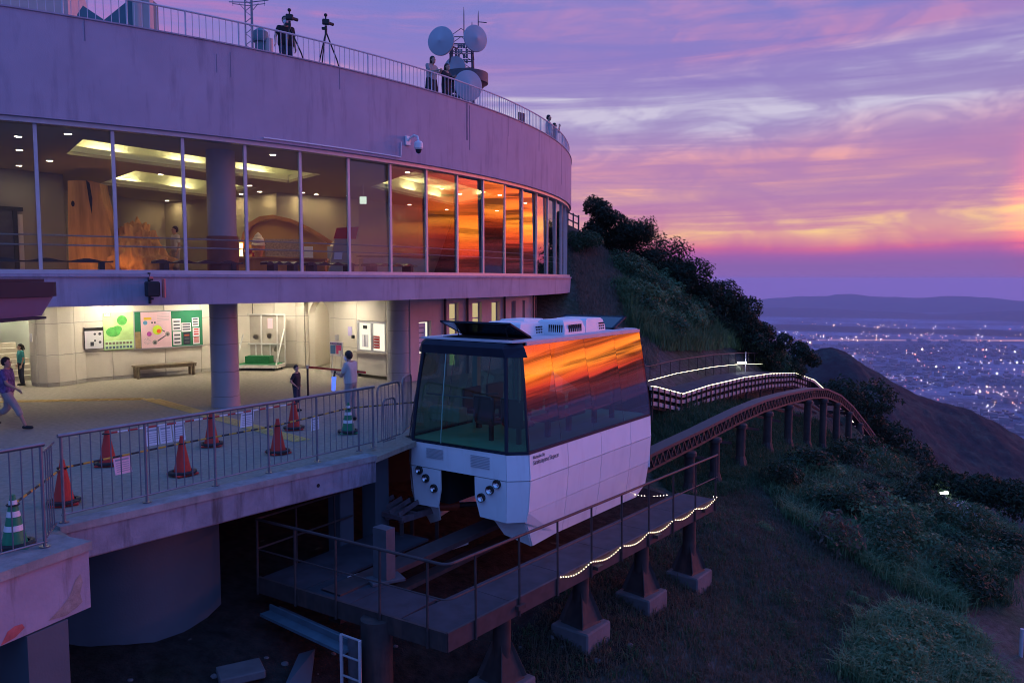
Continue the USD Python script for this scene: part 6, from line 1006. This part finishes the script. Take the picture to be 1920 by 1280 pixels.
# ------------------------------------------------------------------ people
JN = dict(pel=(0, 0, .93), chest=(0, .01, 1.24), neck=(0, 0, 1.43), head=(0, .02, 1.585), shL=(-.185, 0, 1.385), shR=(.185, 0, 1.385), elL=(-.235, -.02, 1.10), elR=(.235, -.02, 1.10), wrL=(-.245, .06, .86), wrR=(.245, .06, .86), hiL=(-.09, 0, .90), hiR=(.09, 0, .90), knL=(-.10, .02, .49), knR=(.10, .02, .49), anL=(-.10, -.02, .09), anR=(.10, -.02, .09))
def sph(c, r, n=10): return m3.Manifold.sphere(r, n).translate(tuple(map(float, c)))
def limb(a, b, ra, rb): return (sph(a, ra) + sph(b, rb)).hull()
def fin(m, k=.035, it=8):
    m = m.refine_to_length(k).to_mesh(); t = trimesh.Trimesh(m.vert_properties[:, :3], m.tri_verts, process=True); trimesh.smoothing.filter_taubin(t, iterations=it); return np.array(t.vertices), np.array(t.faces)
def person(label, base, yaw, H=1.70, pose={}, top='grey', bottom='trousers', hair='short', sleeves='short', legs='long', dress=False, face_yaw=0.0, group=None, hands=True, mask_=False, wide=1.0, shoe='dark'):
    P = {k: np.array(v, float) for k, v in {**JN, **pose}.items()}; s = H / 1.70
    fw = np.array([math.sin(face_yaw), math.cos(face_yaw), 0]); rt = np.array([fw[1], -fw[0], 0]); up = np.array([0, 0, 1.]); hd = P['head']
    t = thing('person', label, 'person', base, group)
    W = lambda m: mv(rot((m[0]*s, m[1]), yaw), base)
    head = (sph(hd + up*.035 - fw*.015, .088, 14) + sph(hd + fw*.03 - up*.05, .06, 12) + sph(hd + fw*.05 - up*.085, .035, 10)).hull() + (sph(hd + fw*.088 + up*.005, .010, 8) + sph(hd + fw*.105 - up*.022, .014, 8)).hull() + sph(hd + rt*.088, .02, 8) + sph(hd - rt*.088, .02, 8)
    body = head + limb(P['neck'] - up*.03, hd - up*.06 - fw*.01, .052, .047)
    body += (sph(P['pel'] + [-.075, 0, 0], .105) + sph(P['pel'] + [.075, 0, 0], .105) + sph(P['chest'] + [-.095, 0, .02], .10) + sph(P['chest'] + [.095, 0, .02], .10)).hull()
    body += (sph(P['chest'] + [-.095, 0, .02], .10) + sph(P['chest'] + [.095, 0, .02], .10) + sph(P['shL'], .055) + sph(P['shR'], .055) + sph(P['neck'], .05)).hull()
    for S in 'LR':
        body += limb(P['sh'+S], P['el'+S], .050, .038) + limb(P['el'+S], P['wr'+S], .039, .026)
        body += limb(P['hi'+S], P['kn'+S], .082, .055) + limb(P['kn'+S], P['an'+S], .055, .036)
        foot = P['an'+S]; body += (sph(foot + [0, -.03, -.05], .036) + sph(foot + [0, .13, -.06], .03)).hull()
        d = nrm(P['wr'+S] - P['el'+S]); w = P['wr'+S]; sd_ = 1 if S == 'R' else -1
        if hands:
            a_ = nrm(np.cross(d, [0.3*sd_, 1, .1])); b_ = np.cross(d, a_); body += (sph(w + d*.02, .024, 8) + sph(w + d*.085 + b_*.026, .014, 8) + sph(w + d*.085 - b_*.026, .014, 8)).hull()
            for q_, (o, ln2) in enumerate(((-.03, .062), (-.01, .075), (.01, .07), (.03, .055))):
                r0 = w + d*.088 + b_*o; r1 = r0 + d*ln2*.55 + a_*.012; r2 = r1 + d*ln2*.45 + a_*.02; body += limb(r0, r1, .0095, .009) + limb(r1, r2, .009, .008)
            r0 = w + d*.03 + b_*.024*-1; r1 = r0 - b_*.03 + d*.03 + a_*.01; body += limb(r0, r1, .011, .010) + limb(r1, r1 + d*.03 + a_*.01, .010, .009)
    part(t, 'body', W(fin(body, .03, 6)), M['skin'], smooth=True)
    cl = (sph(P['pel'] + [-.085*wide, 0, .02], .115*wide) + sph(P['pel'] + [.085*wide, 0, .02], .115*wide) + sph(P['chest'] + [-.10, 0, .02], .115) + sph(P['chest'] + [.10, 0, .02], .115)).hull() + (sph(P['chest'] + [-.10, 0, .02], .115) + sph(P['chest'] + [.10, 0, .02], .115) + sph(P['shL'], .068) + sph(P['shR'], .068) + sph(P['neck'] - up*.05, .062)).hull()
    for S in 'LR':
        e = P['el'+S] if sleeves != 'long' else P['wr'+S]; k = .85 if sleeves == 'short' else 1.0
        if sleeves == 'long': cl += limb(P['sh'+S], P['el'+S], .064, .052) + limb(P['el'+S], P['wr'+S], .052, .040)
        elif sleeves == 'short': cl += limb(P['sh'+S], P['sh'+S]*(1-k*.72) + P['el'+S]*k*.72, .068, .062)
    part(t, 'shirt', W(fin(cl, .035, 6)), M[top], smooth=True)
    if dress: bt = (sph(P['pel'] + [-.10, 0, .05], .11) + sph(P['pel'] + [.10, 0, .05], .11) + sph((P['knL'] + P['hiL'])/2*[1.6, 1, .8], .13) + sph((P['knR'] + P['hiR'])/2*[1.6, 1, .8], .13)).hull()
    else:
        bt = (sph(P['pel'] + [-.08, 0, 0], .118) + sph(P['pel'] + [.08, 0, 0], .118) + sph(P['hiL'], .10) + sph(P['hiR'], .10)).hull()
        for S in 'LR':
            bt += limb(P['hi'+S], P['kn'+S], .102*wide, .078)
            if legs == 'long': bt += limb(P['kn'+S], P['an'+S] + [0, 0, .03], .078, .058)
            elif legs == 'mid': bt += limb(P['kn'+S], P['kn'+S]*.72 + P['an'+S]*.28, .08, .078)
    part(t, 'skirt' if dress else 'trousers', W(fin(bt, .04, 6)), M[bottom], smooth=True)
    for S in 'LR':
        foot = P['an'+S]; part(t, 'shoe', W(fin((sph(foot + [0, -.035, -.045], .045) + sph(foot + [0, .14, -.052], .04)).hull(), .04, 3)), M[shoe], smooth=True)
    hm = (sph(hd + up*.05 - fw*.025, .097, 14) + sph(hd + up*.0 - fw*.05, .082, 12)).hull()
    if hair in ('long', 'tail'): hm += (sph(hd - fw*.04, .085, 12) + sph(P['neck'] - fw*.06 - up*(.10 if hair == 'long' else -.02), .06)).hull()
    if hair == 'tail': hm += limb(hd - fw*.12 + up*.05, hd - fw*.17 - up*.10, .035, .02)
    cut = m3.Manifold.cube((.4, .4, .4), True).translate(tuple(hd + fw*.235 - up*.135)); part(t, 'hair', W(fin(hm - cut, .03, 3)), M['hair'], smooth=True)
    for e in (-1, 1): part(t, 'eye', W(ball(hd + fw*.088 + rt*e*.034 + up*.018, .010)), M['hair'])
    if mask_: part(t, 'mask', W(fin((sph(hd + fw*.055 - up*.035, .058) + sph(hd + fw*.03 - up*.075, .05) + sph(hd + rt*.05 - up*.03 + fw*.02, .03) + sph(hd - rt*.05 - up*.03 + fw*.02, .03)).hull(), .03, 3)), M['mask'], smooth=True)
    return t
walk = dict(knL=(-.09, .22, .52), anL=(-.09, .38, .12), knR=(.10, -.06, .50), anR=(.10, -.36, .22), elR=(.24, .10, 1.12), wrR=(.22, .30, .98), elL=(-.24, -.16, 1.12), wrL=(-.22, -.18, .88))
person('walking person in a violet patterned shirt and grey trousers at the left edge', (-11.66, 18.25, 0), -PI/2 + .15, 1.66, {**walk, 'knR': (.09, .24, .50), 'anR': (.09, .40, .10), 'knL': (-.09, -.05, .5), 'anL': (-.09, -.38, .2)}, 'purple', 'grey', 'short', wide=1.12, legs='mid')
person('girl with a ponytail and a teal shirt coming down the stairs at the left', (-16.05, 25.9, 0), 2.4, 1.36, {}, 'tealcloth', 'trousers', 'tail')
person('small boy in black with his hands on his hips behind the fence', (-5.66, 20.75, 0), -PI/2 + .5 - .7, 1.20, {'elL': (-.32, -.06, 1.15), 'wrL': (-.17, .06, .98), 'elR': (.32, -.06, 1.15), 'wrR': (.17, .06, .98), 'head': (0, .02, 1.60)}, 'teeblack', 'trousers', 'short', legs='mid', face_yaw=.4)
mw = person('man in a pale polo shirt with a face mask looking down at a blue wand', (-3.95, 19.35, 0), PI/2 - .35, 1.72, {'elL': (-.24, .10, 1.12), 'wrL': (-.12, .33, 1.16), 'elR': (.24, .02, 1.10), 'wrR': (.22, .14, .86), 'head': (0, .07, 1.57)}, 'shirt', 'grey', 'short', mask_=True)
wp = np.array([-4.33, 19.25, 1.12]); WN = thing('light_wand', 'glowing blue signal wand in the hand of the man in the pale polo', 'light wand', wp); part(WN, 'lit_tube', tube([wp + [-.02, 0, -.36], wp + [0, 0, -.02]], [.045, .055], 12), M['wand'], smooth=40); part(WN, 'grip', rod(wp + [0, 0, -.02], wp + [.03, 0, .12], .025, 10), M['dark'])
person('man in a black shirt and white mask bent over his camera on the terrace', (-6.20, 22.40, 8.95), PI + .5, 1.66, {'elR': (.30, .05, 1.12), 'wrR': (.34, .24, .90), 'head': (.02, .08, 1.57)}, 'teeblack', 'trousers', 'short', mask_=True, wide=1.15)
lean = {'elL': (-.22, .16, 1.14), 'wrL': (-.08, .34, 1.18), 'elR': (.22, .16, 1.14), 'wrR': (.10, .36, 1.18), 'head': (0, .08, 1.57), 'neck': (0, .04, 1.42)}
person('long-haired woman in a dark vest leaning on the terrace railing', (-2.60, 26.28, 8.95), -2.25, 1.66, lean, 'grey', 'teeblack', 'long', dress=True, mask_=False)
person('woman in black with a black mask leaning on the railing beside the long-haired woman', (-2.19, 26.85, 8.95), -2.2, 1.58, {**lean, 'chest': (0, .06, 1.22)}, 'teeblack', 'teeblack', 'long', sleeves='long')
person('standing visitor in a teal top at the far end of the terrace', (1.62, 35.88, 8.95), -PI/2 - .3, 1.74, {}, 'tealcloth', 'trousers', 'short')
person('visitor in black holding a camera up to the face at the far terrace end', (1.93, 36.84, 8.95), -PI/2 - .1, 1.58, {'elL': (-.26, .22, 1.30), 'wrL': (-.09, .24, 1.52), 'elR': (.30, .22, 1.30), 'wrR': (.10, .24, 1.54)}, 'teeblack', 'trousers', 'long')
person('visitor in a cap inside the restaurant beside the root block', (-11.0, 26.2, 3.51), PI*.75, 1.66, {}, 'shirt', 'grey', 'short')

# ------------------------------------------------------------------ trees, shrubs and grass on the slope
LF = dict(dark=leaf('leaf_dark', (.012, .026, .010), (.030, .058, .022)), mid=leaf('leaf_mid', (.032, .070, .030), (.075, .150, .060)), pale=leaf('leaf_pale', (.085, .16, .07), (.18, .31, .14)), red=leaf('leaf_red', (.05, .014, .012), (.10, .03, .022)), dry=leaf('leaf_dry', (.07, .06, .04), (.15, .125, .085)), straw=leaf('leaf_straw', (.18, .145, .11), (.32, .26, .20)), flower=leaf('flower_white', (.35, .36, .38), (.5, .5, .52), .1))
def leaves(blobs, n, size, seed, up=.3, shell=.55):
    """Leaf-sized quads spread through a crown of blobs (x, y, z, radius)."""
    r = np.random.default_rng(seed); b = np.array(blobs, float); w = b[:, 3]**2; k = r.choice(len(b), n, p=w/w.sum())
    d = r.normal(size=(n, 3)); d /= np.linalg.norm(d, axis=1, keepdims=True); rad = b[k, 3] * (shell + (1 - shell)*r.random(n))**.7 * (.72 + .5*meshkit.noise(d*2.2 + k[:, None]*7.0, seed)); c = b[k, :3] + d * rad[:, None] * [1, 1, .85]
    nn = d + r.normal(size=(n, 3))*.7 + [0, 0, up]; nn /= np.linalg.norm(nn, axis=1, keepdims=True); a = np.cross(nn, r.normal(size=(n, 3))); a /= np.linalg.norm(a, axis=1, keepdims=True) + 1e-9; e = np.cross(nn, a)
    s = (size * r.uniform(.6, 1.35, n))[:, None]; v = np.stack([c - a*s, c + e*s*.42, c + a*s, c - e*s*.42], 1).reshape(-1, 3); i = np.arange(n)*4
    return v, np.vstack([np.stack([i, i+1, i+2], 1), np.stack([i, i+2, i+3], 1)])
def tree(name, label, x, y, h, w, kind, seed, n=5200, size=.10, lift=.35, cat='tree', lean=(0, 0), group=None, bare=False, zb=None):
    r = np.random.default_rng(seed); z0 = (float(gz(x, y)) - .15) if zb is None else zb; t = thing(name, label, cat, (x, y, z0), group); top = np.array([x + lean[0], y + lean[1], z0 + h]); base = np.array([x, y, z0]); bl = []; br = [tube([base, base*.6 + top*.4 + [.06, 0, 0], base*.25 + top*.75], [.035*h + .03, .024*h + .02, .012*h], 7)]
    m = 7 if not bare else 10
    for k in range(m):
        a = k*2.4 + seed; f = lift + (1 - lift)*(.25 + .75*r.random()); rad = w/2*(.25 + .65*r.random())*(1.1 - .6*abs(f - .55)); c = base + (top - base)*f*.9 + [rad*math.cos(a), rad*math.sin(a), 0]; q = w*(.20 + .14*r.random()); bl.append((*c, q)); s = base + (top - base)*(f*.55); br.append(tube([s, (s + c)/2 + [0, 0, .05*h], c], [.016*h, .010*h, .004*h], 5))
    bl.append((*(base*.18 + top*.82), w*.24))
    part(t, 'trunk', br[0], M['tree_bark'], smooth=40); part(t, 'limbs', J(br[1:]), M['tree_bark'])
    part(t, 'crown', leaves(bl, n, size, seed, shell=.25 if bare else .5), LF[kind]); return t
tree('ridge_tree', 'dense dark pine-like tree first on the ridge beside the drum', 5.0, 45.0, 2.7, 2.5, 'dark', 3, 8500, .085, lift=.02)
tree('ridge_tree', 'airy tree with gaps of glowing sky second on the ridge', 6.9, 45.6, 2.7, 2.9, 'dark', 5, 4200, .085, bare=True, lift=.05)
tree('ridge_tree', 'airy spreading tree third on the ridge, thin twigs against the sunset', 8.3, 46.0, 3.1, 3.0, 'dark', 7, 4000, .085, bare=True, lift=.05)
tree('ridge_tree', 'low dark tree in the dip of the ridge right of the airy trees', 9.9, 46.0, 2.4, 3.2, 'dark', 9, 7500, .09, lift=.02)
tree('ridge_tree', 'round dark tree halfway down the ridge line', 11.6, 46.2, 2.6, 3.0, 'dark', 11, 7500, .09, lift=.02)
tree('ridge_tree', 'dark tree with a spiky top on the lower ridge', 13.0, 46.3, 2.9, 2.8, 'dark', 13, 7000, .09, lift=.02)
tree('ridge_tree', 'wide dark tree whose boughs reach out over the haze', 14.2, 46.2, 2.4, 3.0, 'dark', 15, 7500, .09, lean=(.4, 0), lift=.02)
tree('ridge_tree', 'low tree at the foot of the ridge just above the walkway crest', 15.4, 46.6, 1.7, 2.8, 'mid', 17, 6000, .085, lift=.02)
tree('ridge_tree', 'lone tree right of the thin lamp pole beyond the walkway', 17.4, 48.2, 2.5, 2.2, 'dark', 19, 4200, .085, lift=.1)
for i, (x, y, h, w) in enumerate(((5.9, 45.2, 1.6, 2.2), (7.7, 45.4, 1.5, 2.4), (9.1, 45.6, 1.6, 2.4), (10.8, 45.9, 1.6, 2.4), (12.3, 46.0, 1.5, 2.2), (14.9, 46.3, 1.3, 2.2), (16.4, 47.2, 1.2, 2.2))): tree('ridge_bush', 'dark bush filling the ridge line between two trees, ' + ('under the first two', 'under the airy pair', 'left of the low dark tree', 'left of the round tree', 'left of the spiky tree', 'right of the wide tree', 'left of the lone tree')[i], x, y, h, w, 'dark', 101 + i, 4200, .085, lift=.02, cat='bush', group='bushes along the ridge')
for i, (x, y, zb, h, w, lab) in enumerate(((27.2, 67.0, -13.5, 8.6, 6.0, 'dark tall tree behind the crest of the rail'), (30.2, 70.0, -15.5, 9.8, 6.6, 'dark spreading tree behind the falling rail'), (32.8, 71.0, -18.0, 9.6, 6.4, 'dark tree low behind the end of the falling rail'), (35.6, 72.0, -21, 10.0, 6.8, 'lowest dark tree right of the falling rail'), (38.6, 72.0, -24, 10.5, 6.8, 'faint dark tree furthest right beyond the falling rail'))): tree('slope_tree', lab, x, y, h, w, 'dark', 31 + i, 6500, .20, zb=zb, lift=.3)
for i, (x, y, h, w, lab) in enumerate(((21.2, 33.0, 2.3, 3.0, 'rounded dark tree at the right edge above the shrubs'), (19.4, 33.4, 1.5, 2.2, 'small dark tree just left of the right edge tree'), (18.2, 33.5, 1.4, 2.0, 'low dark bush right behind the bright lamp in the shrubs'))): tree('slope_tree', lab, x, y, h, w, 'dark', 41 + i, 5200, .085)
solo('yard_lamp', rbox((17.9, 32.4, -5.35), (.42, .12, .10), .03, .4), M['lampw'], 'bright white lamp glowing among the dark shrubs at the right', 'lamp')
# shrub prototypes, repeated down the slope
rs = np.random.default_rng(12)
def shrub_proto(name, label, x, y, kind, seed, w, h, n, size, group):
    r = np.random.default_rng(seed); z0 = float(gz(x, y)) - .1; bl = [(x + w*.36*math.cos(a), y + w*.36*math.sin(a), z0 + h*(.25 + .45*r.random()), w*(.22 + .12*r.random())) for a in np.arange(6)*1.05 + seed] + [(x, y, z0 + h*.62, w*.30)]
    t = thing(name, label, 'shrub', (x, y, z0), group); part(t, 'foliage', leaves(bl, n, size, seed, up=.5), LF[kind]); part(t, 'stems', J([tube([(x, y, z0), (x + .3*w*math.cos(a), y + .3*w*math.sin(a), z0 + h*.5)], [.02, .008], 5) for a in np.arange(5)*1.25]), M['tree_bark']); return t
def in_poly(poly, n, seed):
    r = np.random.default_rng(seed); P = Polygon(poly); a, b, c, d = P.bounds; o = []
    while len(o) < n:
        x, y = r.uniform(a, c), r.uniform(b, d)
        if P.contains(Point(x, y)): o.append((x, y))
    return o
UP = [(5.2, 42.8), (6.3, 38.6), (7.6, 38.8), (9.6, 42.6), (13.2, 46.4), (10.6, 45.6), (7, 45.0)]
RS = [(9.2, 28.6), (8.9, 26), (9.6, 23.6), (10.6, 22.9), (12.6, 22.4), (15.2, 23.6), (19.8, 30.5), (18.6, 33.5), (22.0, 43.0), (19.0, 43.0), (15.5, 38.5), (12.2, 32.6)]
BR = [(8.8, 19.6), (10.9, 21.2), (12.5, 21.6), (12.4, 19.2), (9.0, 17.0), (7.2, 17.0)]
G3, G4, G5 = 'shrubs on the right hand slope', 'shrubs on the upper slope', 'grassy shrubs in the lower right corner'
LB3, LB4, LB5 = 'dark green leafy shrub in the tangle on the slope right of the track posts', 'mid green bush on the upper slope between the car roof and the ridge trees', 'lighter green grassy shrub in the lower right corner of the slope'
pr1 = [shrub_proto('slope_shrub', lb_, *p, k, sd_, w, h, n, .07, G3) for lb_, p, k, sd_, w, h, n in (('mid green leafy shrub in the middle of the tangle', (12.5, 26.0), 'mid', 51, 1.7, 1.05, 1500), ('tall dark shrub left of the pale blossoms', (15.5, 30.0), 'dark', 52, 1.5, 1.3, 1300), ('low wide green shrub above the lower right corner grass', (11.2, 24.4), 'mid', 53, 2.1, .8, 1500), ('pale green grassy shrub in the middle of the tangle', (14.2, 27.6), 'pale', 56, 1.3, .9, 800), ('thin dry shrub just below the bright lamp', (17.2, 31.4), 'dry', 59, 1.2, .8, 500))]
def zone(x, y):
    if y > 37: return 'dark shrub crowding the foot of the far track posts', 'shrubs at the far track posts'
    if x > 16.5: return 'dark shrub around the bright lamp at the right edge of the slope', 'shrubs round the bright lamp'
    if x - 8.6 < (y - 23.5)*.28 + .8: return 'shrub along the ragged border between bare slope and tangle', 'shrubs along the bare slope'
    return None, None
KINDS = [('mid green leafy shrub in the tangle right of the track posts', 'mid green shrubs in the tangle'), ('tall dark small leaved shrub standing up in the tangle', 'tall dark shrubs in the tangle'), ('low wide green shrub sprawling in the tangle', 'low wide shrubs in the tangle'), ('pale green grassy shrub in the tangle on the right slope', 'pale shrubs in the tangle'), ('thin dry brownish shrub in the tangle on the right slope', 'dry shrubs in the tangle')]
for i, (x, y) in enumerate(in_poly(RS, 92, 61)):
    if meshkit.noise(np.array([x*.55, y*.55, 3.1])) < .36: continue
    kd = (i*7 + i // 5) % 5; la, gr = zone(x, y); la, gr = (la, gr) if la else KINDS[kd]; dup(pr1[kd], (x, y, float(gz(x, y)) - .12), la, rs.uniform(0, 6.28), group=gr, scale=(1, 1, rs.uniform(.7, 1.3)) * np.full(3, rs.uniform(.35, 1.35)))
for i, (x, y) in enumerate(in_poly([(7.6, 24.5), (9.4, 21.6), (11.0, 19.5), (8.6, 16.5), (5.6, 15.2), (5.4, 19), (6.5, 23)], 22, 68)): dup(pr1[(2, 3, 4)[i % 3]], (x, y, float(gz(x, y)) - .05), 'small low tuft of shrub scattered on the bare slope', rs.uniform(0, 6.28), group='low tufts on the bare slope', scale=rs.uniform(.13, .34))
pr2 = [shrub_proto('upper_shrub', LB4, *p, k, s, 1.6, 1.1, 1500, .08, G4) for p, k, s in (((8.2, 42.0), 'mid', 54), ((9.6, 42.6), 'pale', 55))]
for i, (x, y) in enumerate(in_poly(UP, 46, 62)): dup(pr2[i % 2], (x, y, float(gz(x, y)) - .12), LB4, rs.uniform(0, 6.28), scale=rs.uniform(.55, 1.2))
for i, (x, y) in enumerate(in_poly([(12.2, 45.4), (15.2, 47.6), (16.6, 49.4), (14.6, 49.0), (12.0, 46.4)], 16, 66)): dup(pr1[i % 3], (x, y, float(gz(x, y)) - .1), 'dark bush on the bank between the walkway and the ridge', rs.uniform(0, 6.28), group='bushes behind the walkway', scale=rs.uniform(.6, 1.1))
pr3 = [shrub_proto('corner_shrub', LB5, *p, 'pale', s, 1.3, .8, 1500, .06, G5) for p, s in (((10.2, 20.2), 57), ((11.6, 20.5), 58))]
for i, (x, y) in enumerate(in_poly(BR, 14, 63)): dup(pr3[i % 2], (x, y, float(gz(x, y)) - .1), LB5, rs.uniform(0, 6.28), scale=rs.uniform(.6, 1.1))
shrub_proto('clipped_bush', 'dark rounded bush on the bare bank right beside the drum', 3.9, 42.6, 'mid', 71, 1.8, 1.5, 2600, .07, None)
shrub_proto('red_bush', 'dull red leaved bush at the edge of the bare bank', 6.6, 43.2, 'red', 72, 1.3, .7, 1500, .07, None)
shrub_proto('flowering_shrub', 'shrub with pale blossom in the dark tangle at the right', 16.6, 29.0, 'flower', 73, 1.6, .9, 420, .06, None)
# grass: tufts of blades, uncountable
def tuft(seed, nb, h, w, spread):
    r = np.random.default_rng(seed); v, f = [], []
    for k in range(nb):
        a = r.uniform(0, 6.28); l = h*r.uniform(.55, 1.1); b = np.array([r.normal()*spread, r.normal()*spread, 0]); o = np.array([math.cos(a), math.sin(a), 0]); s = np.array([-o[1], o[0], 0])*w; m = b + o*l*.25 + [0, 0, l*.7]; e = b + o*l*r.uniform(.5, .9) + [0, 0, l*r.uniform(.6, .95)]; n = len(v)
        v += [b - s, b + s, m + s*.7, m - s*.7, e]; f += [(n, n+1, n+2), (n, n+2, n+3), (n+3, n+2, n+4)]
    return np.array(v), np.array(f)
def grass(name, poly, n, seed, mt, h, w, nb, spread, smin=.6, smax=1.3):
    pts = np.array(in_poly(poly, n, seed)); z = gz(pts[:, 0], pts[:, 1]); r = np.random.default_rng(seed)
    scatter(name, [(tuft(seed + k, nb, h, w, spread), LF[mt]) for k in range(3)], np.stack([pts[:, 0], pts[:, 1], z - .02], 1), r.uniform(0, 6.28, n), r.uniform(smin, smax, n))
grass('slope_grass', [(-1, 12.8), (3, 12), (9, 17), (13, 21), (9.2, 24), (8.6, 27), (9.4, 29.5), (6, 26), (3, 20)], 9000, 81, 'dry', .15, .008, 14, .13)
grass('slope_weeds', [(-1, 12.8), (3, 12), (9, 17), (13, 21), (9.2, 24), (8.6, 27), (9.4, 29.5), (6, 26), (3, 20)], 900, 88, 'mid', .20, .011, 14, .10)
grass('tangle_grass', RS, 3600, 89, 'mid', .42, .012, 20, .16)
grass('tangle_grass', RS, 1200, 90, 'pale', .50, .012, 18, .14)
grass('slope_grass', [(5.5, 25), (9.5, 29), (12.5, 33), (16, 38.5), (19, 43), (17.5, 45), (12, 40), (7, 33), (4.0, 28.5)], 6500, 82, 'mid', .26, .010, 18, .12)
grass('tall_grass', [(5.6, 37.2), (7.0, 37.2), (10.4, 42), (13.2, 46), (9.0, 44), (5.6, 41)], 1500, 83, 'pale', .85, .014, 22, .14)
grass('tall_grass', [(9.0, 25.6), (9.6, 23.4), (10.8, 22.4), (12.8, 22.0), (13.6, 23.2), (10.8, 25.2)], 420, 84, 'pale', .55, .012, 22, .12)
grass('tall_grass', BR, 420, 85, 'pale', .60, .012, 24, .12)
grass('bank_grass', [(3.2, 36.2), (6.2, 34.8), (7.0, 38), (6.6, 43.8), (4.4, 45), (3.1, 44.8)], 8000, 86, 'straw', .16, .009, 14, .12)
# loose stones and litter under the deck
SN = []
rk = np.random.default_rng(5)
def stone(seed, r): v, f = tm(trimesh.creation.icosphere(subdivisions=2, radius=r)); return v*[1, .8, .6]*(1 + .5*(meshkit.fbm(v/r*1.6 + seed, 3, seed) - .5))[:, None], f
for k, (x, y) in enumerate(in_poly([(-6, 11.6), (-3.5, 11.2), (1.2, 13.2), (3.5, 17), (1.5, 15.5), (-3.5, 13.8)], 34, 91)): SN.append(mv(stone(k, rk.uniform(.03, .085)), (x, y, float(gz(x, y)) + .01)))
struct('loose_stones', J(SN), M['footing'], kind='stuff')
solo('fallen_sheet', slab4((-3.62, 12.1, float(gz(-3.62, 12.1)) + .10), (-3.25, 12.35, float(gz(-3.25, 12.35)) + .05), (-3.35, 13.1, float(gz(-3.35, 13.1)) + .22), (-3.6, 13.0, float(gz(-3.6, 13.0)) + .12), (0, -.3, 1), .02), M['pier'], 'crumpled grey sheet lying on the dark soil left of the ladder', 'sheet')
solo('broken_slab', rbox((-4.35, 12.3, float(gz(-4.35, 12.3)) + .06), (.7, .5, .14), .02, .5), M['footing'], 'flat broken concrete slab on the dark soil under the deck', 'slab')
for k, (x, y, l, a) in enumerate(((-3.9, 11.7, 1.1, .4), (-2.95, 12.5, .7, .2))): solo('timber_offcut', rbox((x, y, float(gz(x, y)) + .06), (l, .12, .10), .01, a), M['bench'], ('longer timber offcut lying at the bottom edge under the deck', 'short timber offcut beside the grey sheet')[k], 'timber')
pz_ = float(gz(17.0, 47.2)); LPL = thing('lamp_pole', 'thin grey lamp pole standing behind the walkway crest', 'lamp pole', (16.3, 48, pz_)); part(LPL, 'pole', tube([(16.3, 48, pz_ - .2), (16.3, 48, .15)], [.045, .03], 8), M['steel'], smooth=40); part(LPL, 'lamp_head', box((16.3, 48, .17), (.36, .12, .07)), M['steel'])
wp_ = float(gz(13.8, 20.95)); solo('marker_post', cyl((13.85, 20.95, wp_ - .1), .05, .85, 10), M['alu'], 'white marker post at the right edge of the bare slope', 'post', smooth=40)
# fence high on the hill beside the drum
HF = thing('hilltop_fence', 'dark little fence on the hilltop right beside the drum', 'fence', (3.2, 46.2, 6.5))
for k in range(5): x, y = 2.6 + .32*k, 46.4 + .1*k; z = float(gz(x, y)); part(HF, 'post', box((x, y, z + .40), (.08, .08, .9)), M['tower'])
for dz in (.35, .75): part(HF, 'rail', tube([(2.6 + .32*k, 46.4 + .1*k, float(gz(2.6 + .32*k, 46.4 + .1*k)) + dz) for k in range(5)], .04, 6), M['tower'])
